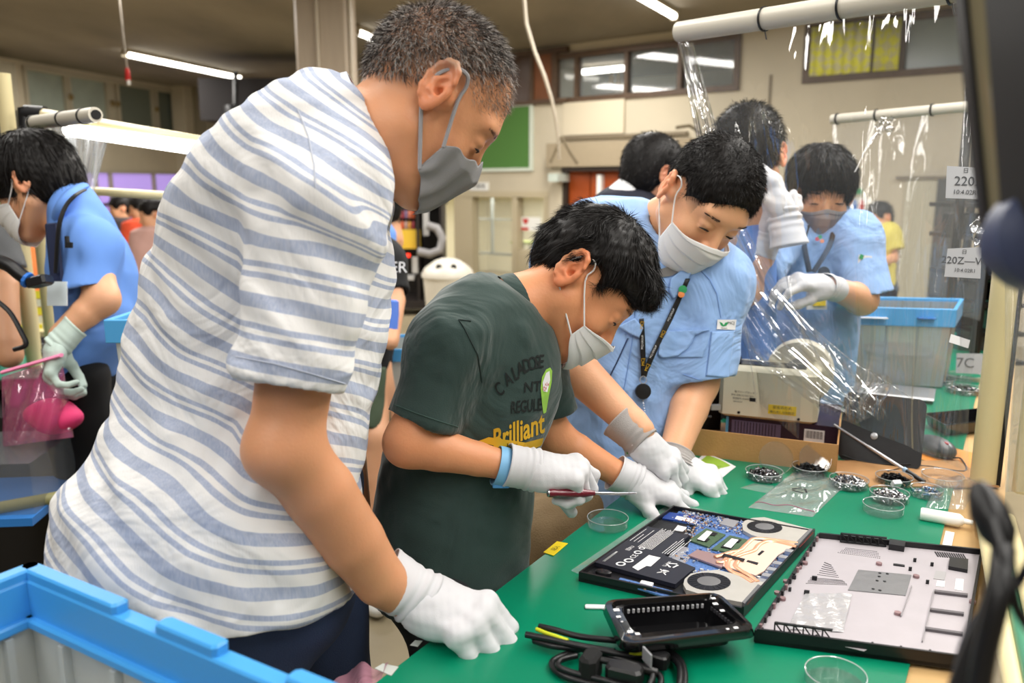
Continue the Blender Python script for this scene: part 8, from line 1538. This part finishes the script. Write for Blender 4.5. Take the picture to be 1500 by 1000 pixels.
# ================================================================ clear curtain, pipes and the right foreground
M_pvc = mat('pvc_pipe', (206, 200, 186), .35); M_vin = film('clear_vinyl', (226, 230, 232), .05, .03, bump=.30, bscale=2.2, spec=1.9, stretch=(5, 5, 1.2))
cp = thing('curtain_pipe', 'pale pipe with black ties carrying the clear curtain over the bench', 'pipe', P(1200, 12, 1.2)); pA, pB = P(994, 47, 1.98), P(1500, -30, 1.42)
mb = MB(); mb.tube([pA, pB], .0235, 20); obj('pipe', mb, M_pvc, cp, smooth=60)
def pipe_at(px): 
    lo, hi = 0., 1.
    for _ in range(30):
        t = (lo + hi) / 2; q = lerp(pA, pB, t) - CAMP; x = 750 + FPX * q.dot(RGT) / q.dot(FWD)
        if x < px: lo = t
        else: hi = t
    return lerp(pA, pB, lo)
R_ = frame(pB - pA, UPV)
for px in (1120, 1234, 1395): mb = MB(); mb.add(*bandmesh(pipe_at(px), R_, .0245, .0022, .002)); obj('cable_tie', mb, M_black, cp, smooth=40); mb = MB(); q = pipe_at(px); mb.tube([q + UPV * -.024, q + UPV * -.045 + RGT * .004], .0016, 5); obj('tie_tail', mb, M_black, cp)
cs = thing('clear_curtain', 'clear vinyl curtain hanging from the pipe and sweeping over the tape dispenser', 'curtain', P(1200, 30, 1.25))
def vinyl(u, v):
    # top row along the pipe; the left edge swings to the right as it falls
    top = pipe_at(lerp(992, 1432, u)); dt = (top - CAMP).dot(FWD)
    xb = lerp(1078, 1428, u); yb = lerp(520, 690, u ** .8) if u > .25 else lerp(560, 640, u / .25)
    pb = P(xb, yb, max(dt + .0, 1.50) + .0)
    s_ = v; p = lerp(top, pb, s_); x0 = top.x
    w_ = math.sin(u * 31 + v * 2.2) * .010 * (.3 + v) + math.sin(u * 13 - v * 4) * .018 * v + math.sin(u * 57 + v * 9) * .003
    w_ += .05 * math.exp(-((u - .12 - .32 * v) / .06) ** 2) * v
    return p + FWD * w_ - UPV * (.004 if v > .02 else -.0) + RGT * (.004 * math.sin(v * 14 + u * 5))
mb = MB(); mb.grid(vinyl, 110, 70); obj('sheet', mb, M_vin, cs, smooth=True)
# gathered tail sweeping down to the right
M_vin2 = film('vinyl_fold', (232, 236, 238), .07, .05, bump=.6, bscale=6, spec=2.2)
def tail(u, v):
    pts = [(1004, 62, 1.98, 16), (1030, 170, 1.98, 22), (1062, 320, 1.97, 30), (1100, 430, 1.94, 60), (1155, 510, 1.89, 80), (1228, 575, 1.84, 60), (1280, 610, 1.80, 26)]
    t = v * (len(pts) - 1); i = min(int(t), len(pts) - 2); f = t - i; f = f * f * (3 - 2 * f); a, b = pts[i], pts[i + 1]; x, y, d, w_ = [lerp(a[k], b[k], f) for k in range(4)]
    return P(x + (u - .5) * w_ * 1.4, y - (u - .5) * w_ * .5 * v, d + .012 * math.sin(u * 15 + v * 8) + .010 * math.sin(u * 31 - v * 5))
mb = MB(); mb.grid(tail, 46, 90); obj('gathered_edge', mb, M_vin2, cs, smooth=True)
for i, pts in enumerate((((994, 62, 1.97), (1010, 110, 1.97), (1028, 165, 1.97), (1046, 215, 1.96)), ((1060, 330, 1.95), (1085, 430, 1.92), (1098, 520, 1.90), (1108, 590, 1.90)), ((1150, 395, 1.9), (1165, 455, 1.88), (1210, 540, 1.84), (1262, 608, 1.8)), ((1190, 480, 1.86), (1250, 530, 1.83), (1300, 560, 1.8), (1338, 585, 1.78)))):
    mb = MB(); mb.tube(catm([P(*p) for p in pts]), .0016, 6); obj('edge_bead', mb, M_vin2, cs, smooth=True)
# crumpled tip
mb = MB(); mb.grid(lambda u, v: P(lerp(1240, 1300, u) + 6 * math.sin(v * 7), lerp(545, 615, v) + 5 * math.sin(u * 9), 1.80 + .012 * math.sin(u * 18 + v * 11)), 26, 26); obj('crumpled_tip', mb, M_vin2, cs, smooth=True)
# second pipe further back
c2_ = thing('curtain_pipe', 'thinner pale pipe with black ties further back behind the clear curtain', 'pipe', P(1320, 165, 2.9)); qa, qb = P(1218, 175, 3.0), P(1470, 151, 2.6); mb = MB(); mb.tube([qa, qb], .017, 14); obj('pipe', mb, M_pvc, c2_, smooth=60)
for t in (.04, .29, .62): mb = MB(); mb.add(*bandmesh(lerp(qa, qb, t), frame(qb - qa, UPV), .018, .003, .003)); obj('cable_tie', mb, M_black, c2_)
mb = MB(); mb.grid(lambda u, v: lerp(lerp(qa, qb, u), P(lerp(1235, 1430, u), lerp(400, 470, u), 2.9 - .2 * u), v) + FWD * (.02 * math.sin(u * 21 + v * 3) * (v + .2)), 60, 30); tag(obj('back_curtain', mb, film('vinyl_back', (222, 226, 228), .10, .06, bump=.25, bscale=2.0, spec=1.6, stretch=(5, 5, 1.2)), smooth=True), 'second clear curtain hanging from the pipe further back', 'curtain')
# bundle of creased film where the far curtain is tied
fx = thing('film_knot', 'shiny creased plastic knot hanging below the far pipe', 'film', P(1293, 185, 2.2)); mb = MB(); mb.grid(lambda u, v: P(1284 + 22 * u + 4 * math.sin(v * 9), 173 + 22 * v + 4 * math.sin(u * 11), 2.2 + .02 * math.sin(u * 19) * math.cos(v * 17)), 20, 20); obj('creases', mb, M_vin2, fx, smooth=True); mb = MB(); mb.tube(catm([P(1290, 190, 2.2), P(1270, 215, 2.2), P(1258, 240, 2.2), P(1252, 252, 2.2)]), [.006 * (1 - .04 * k) for k in range(16)], 6, flat=.4); obj('strand', mb, M_vin2, fx, smooth=True)
# cream post at the right and its neighbours
pr_ = thing('post_frame', 'cream pipe posts standing at the right edge of the bench', 'post', T(1440, 706))
def vpost(px, py, r, z1=2.3, nm='post', m=M_cream): q = T(px, py); mb = MB(); mb.tube([(q.x, q.y, TZ), (q.x, q.y, z1)], r, 18); return obj(nm, mb, m, pr_, smooth=True)
vpost(1441, 706, .026); vpost(1500, 720, .022); vpost(1462, 712, .004, nm='cable_run', m=M_black)
for a_, b_, r_, m_ in (((1436, 745, 1.52), (1500, 1080, .74), .011, M_cream), ((1462, 770, 1.4), (1530, 1080, .72), .008, mat('green_pipe', (70, 140, 110), .4)), ((1478, 760, 1.4), (1560, 1080, .70), .010, M_cream)): mb = MB(); mb.tube([P(*a_), P(*b_)], r_, 12); obj('slanted_pipe', mb, m_, pr_, smooth=True)
mb = MB(); mb.grid(lambda u, v: P(lerp(1472, 1600, u), lerp(330, 720, v), 1.45 + .02 * math.sin(u * 14 + v * 2) + .006 * math.sin(v * 9)), 40, 40); tag(obj('side_curtain', mb, film('vinyl_side', (210, 214, 206), .16, .08, bump=.5, bscale=5, spec=2.2), smooth=True), 'clear plastic sheet hanging beside the cream post at the right', 'curtain')
# monitor seen edge-on, upper right
mo = thing('monitor', 'black monitor seen nearly edge on in the upper right corner', 'monitor', P(1450, 300, .5)); R_ = frame(P(1436, 310, .50) - P(1412, -40, .50), FWD); 
def slab(o, nm, quad, th, m, bev=0): ps = [P(*q) for q in quad]; n_ = (ps[1] - ps[0]).cross(ps[3] - ps[0]).normalized(); mb = MB(); mb.prism([p for p in ps], n_ * th); return obj(nm, mb, m, o)
slab(mo, 'frame_edge', ((1408, -30, .52), (1447, 330, .50), (1458, 328, .49), (1422, -30, .51)), .006, M_black); slab(mo, 'screen', ((1424, -30, .511), (1456, 322, .493), (1492, 318, .47), (1466, -30, .485)), .004, mat('screen_glass', (120, 112, 88), .12)); slab(mo, 'frame_edge', ((1462, -30, .484), (1490, 330, .470), (1600, 330, .42), (1600, -30, .42)), .01, M_black)
mb = MB(); mb.lathe(P(1520, 352, .47), [(.0001, -.02), (.024, -.018), (.030, -.005), (.030, .012), (.02, .02), (.0001, .022)], 24, (RGT, UPV, -FWD)); mb2 = obj('hinge_cap', mb, mat('slate_cap', (58, 68, 100), .5), mo, smooth=50)
mb = MB(); mb.tube([P(1540, 352, .47), P(1640, 352, .47), P(1660, -60, .47), Vector((P(1660, -60, .47).x, P(1660, -60, .47).y, 3.0))], .012, 10); obj('monitor_arm', mb, M_black, mo, smooth=True)
# blurred black plug and cords, right foreground
bp_ = thing('hanging_plug', 'black plug with cords hanging close to the camera at the right', 'plug', P(1450, 760, .45)); mb = MB(); a_, b_ = P(1432, 708, .48), P(1470, 800, .46); mb.tube([a_, lerp(a_, b_, .15), lerp(a_, b_, .45), lerp(a_, b_, .8), b_], [.004, .0075, .0105, .010, .006], 12); obj('plug_body', mb, M_black, bp_, smooth=True)
mb = MB(); mb.tube(catm([b_, P(1464, 850, .46), P(1450, 900, .46), P(1428, 950, .46), P(1398, 1030, .46)]), .0065, 8); obj('cord', mb, M_black, bp_, smooth=True); mb = MB(); mb.tube(catm([P(1520, 800, .45), P(1490, 855, .46), P(1462, 882, .47), P(1432, 905, .48), P(1412, 945, .48), P(1396, 1010, .48)]), .0026, 8); obj('cord', mb, mat('cord_navy', (26, 30, 46), .5), bp_, smooth=True); mb = MB(); mb.tube(catm([b_, P(1466, 860, .44), P(1442, 960, .44), P(1430, 1040, .44)]), .006, 8); obj('cord', mb, M_black, bp_, smooth=True)
mb = MB(); mb.tube(catm([P(1452, 760, .46), P(1480, 850, .44), P(1494, 900, .44), P(1540, 960, .44)]), .003, 6); obj('cord', mb, M_black, bp_, smooth=True)
# shelf rack and papers behind the curtain at the right
sr = thing('shelf_rack', 'black shelf rack behind the curtain beside the cream post', 'rack', P(1420, 560, 2.9)); 
for px, d in ((1396, 3.0), (1440, 2.9), (1412, 3.4)): q = P(px, 400, d); mb = MB(); mb.tube([(q.x, q.y, 0), (q.x, q.y, 1.72)], .018, 8); obj('upright', mb, M_black, sr)
for y in (300, 345, 400, 440, 480, 520): mb = MB(); a_ = P(1428, y, 3.15); mb.box(a_, (.20, .3, .016), (Vector((1, 0, 0)), Vector((0, 1, 0)), Z3)); obj('shelf', mb, M_black, sr)
rr = random.Random(4)
for i, y in enumerate((292, 335, 392, 432, 472, 512)):
    for k in range(3): w_ = rr.uniform(.06, .11); mb = MB(); mb.box(P(1410 + k * 20, y - 8, 3.1) , (w_, .1, rr.uniform(.05, .085)), (Vector((1, 0, 0)), Vector((0, 1, 0)), Z3), bev=.004); obj('stored_box', mb, (mat('rack_grey', (70, 74, 78), .5), M_black, mat('rack_green', (50, 96, 84), .5))[(i + k) % 3], sr)
def paper(quad, label, lines, m=M_wlab, tilt=None):
    ps = [P(*q) for q in quad]; n_ = (ps[1] - ps[0]).cross(ps[3] - ps[0]).normalized(); n_ = n_ if n_.dot(FWD) < 0 else -n_; o = thing('paper_sign', label, 'paper', ps[0]); mb = MB(); mb.prism(ps, n_ * .0006); obj('sheet', mb, m, o); U_ = (ps[1] - ps[0]).normalized(); V_ = n_.cross(U_); c = sum(ps, Vector()) / 4
    for tx, sz, oy, ox in lines: letters('lettering', tx, sz, c + V_ * oy + U_ * ox + n_ * .001, (U_, V_, n_), mat('print_grey', (70, 72, 76), .6), o)
    return o
M_papg = mat('paper_in_film', (168, 170, 174), .6)
paper(((1385, 290, 1.45), (1442, 292, 1.44), (1440, 246, 1.44), (1387, 243, 1.45)), 'white paper sign printed 220Z, the upper of two on the curtain', (('日', .010, .021, 0), ('220Z', .023, .002, .006), ('10:4.02R1', .011, -.017, .003)), M_papg)
paper(((1383, 405, 1.47), (1436, 408, 1.46), (1438, 362, 1.46), (1388, 364, 1.47)), 'white paper sign printed 220Z-W, the lower of two on the curtain', (('日', .009, .019, 0), ('220Z—W', .018, .003, .0), ('10:4.02R1', .009, -.014, .003)), M_papg)
paper(((1400, 546, 2.5), (1440, 548, 2.48), (1440, 518, 2.48), (1401, 517, 2.5)), 'grey card printed 7C on the back of the bench', (('7C', .042, 0, -.012),), M_papg)
paper(((1390, 501, 1.5), (1418, 510, 1.5), (1421, 498, 1.5), (1393, 489, 1.5)), 'small blank white card stuck on the curtain above the 7C card', (), M_wlab)
mb = MB(); mb.grid(lambda u, v: P(lerp(1420, 1462, u) + 8 * v * (1 - u), lerp(lerp(330, 292, u), lerp(362, 340, u), v), 1.25 + .006 * math.sin(u * 13) * math.sin(v * 11)), 20, 20); tag(obj('foil_bag', mb, mat('silver_foil', (206, 208, 210), .22, .8, bump=.8, bscale=30), smooth=True, thick=.001), 'crumpled silver foil bag next to the monitor corner', 'bag')
mb = MB(); mb.box(P(1160, 560, 2.35), (.0, .0, .0)) if 0 else None
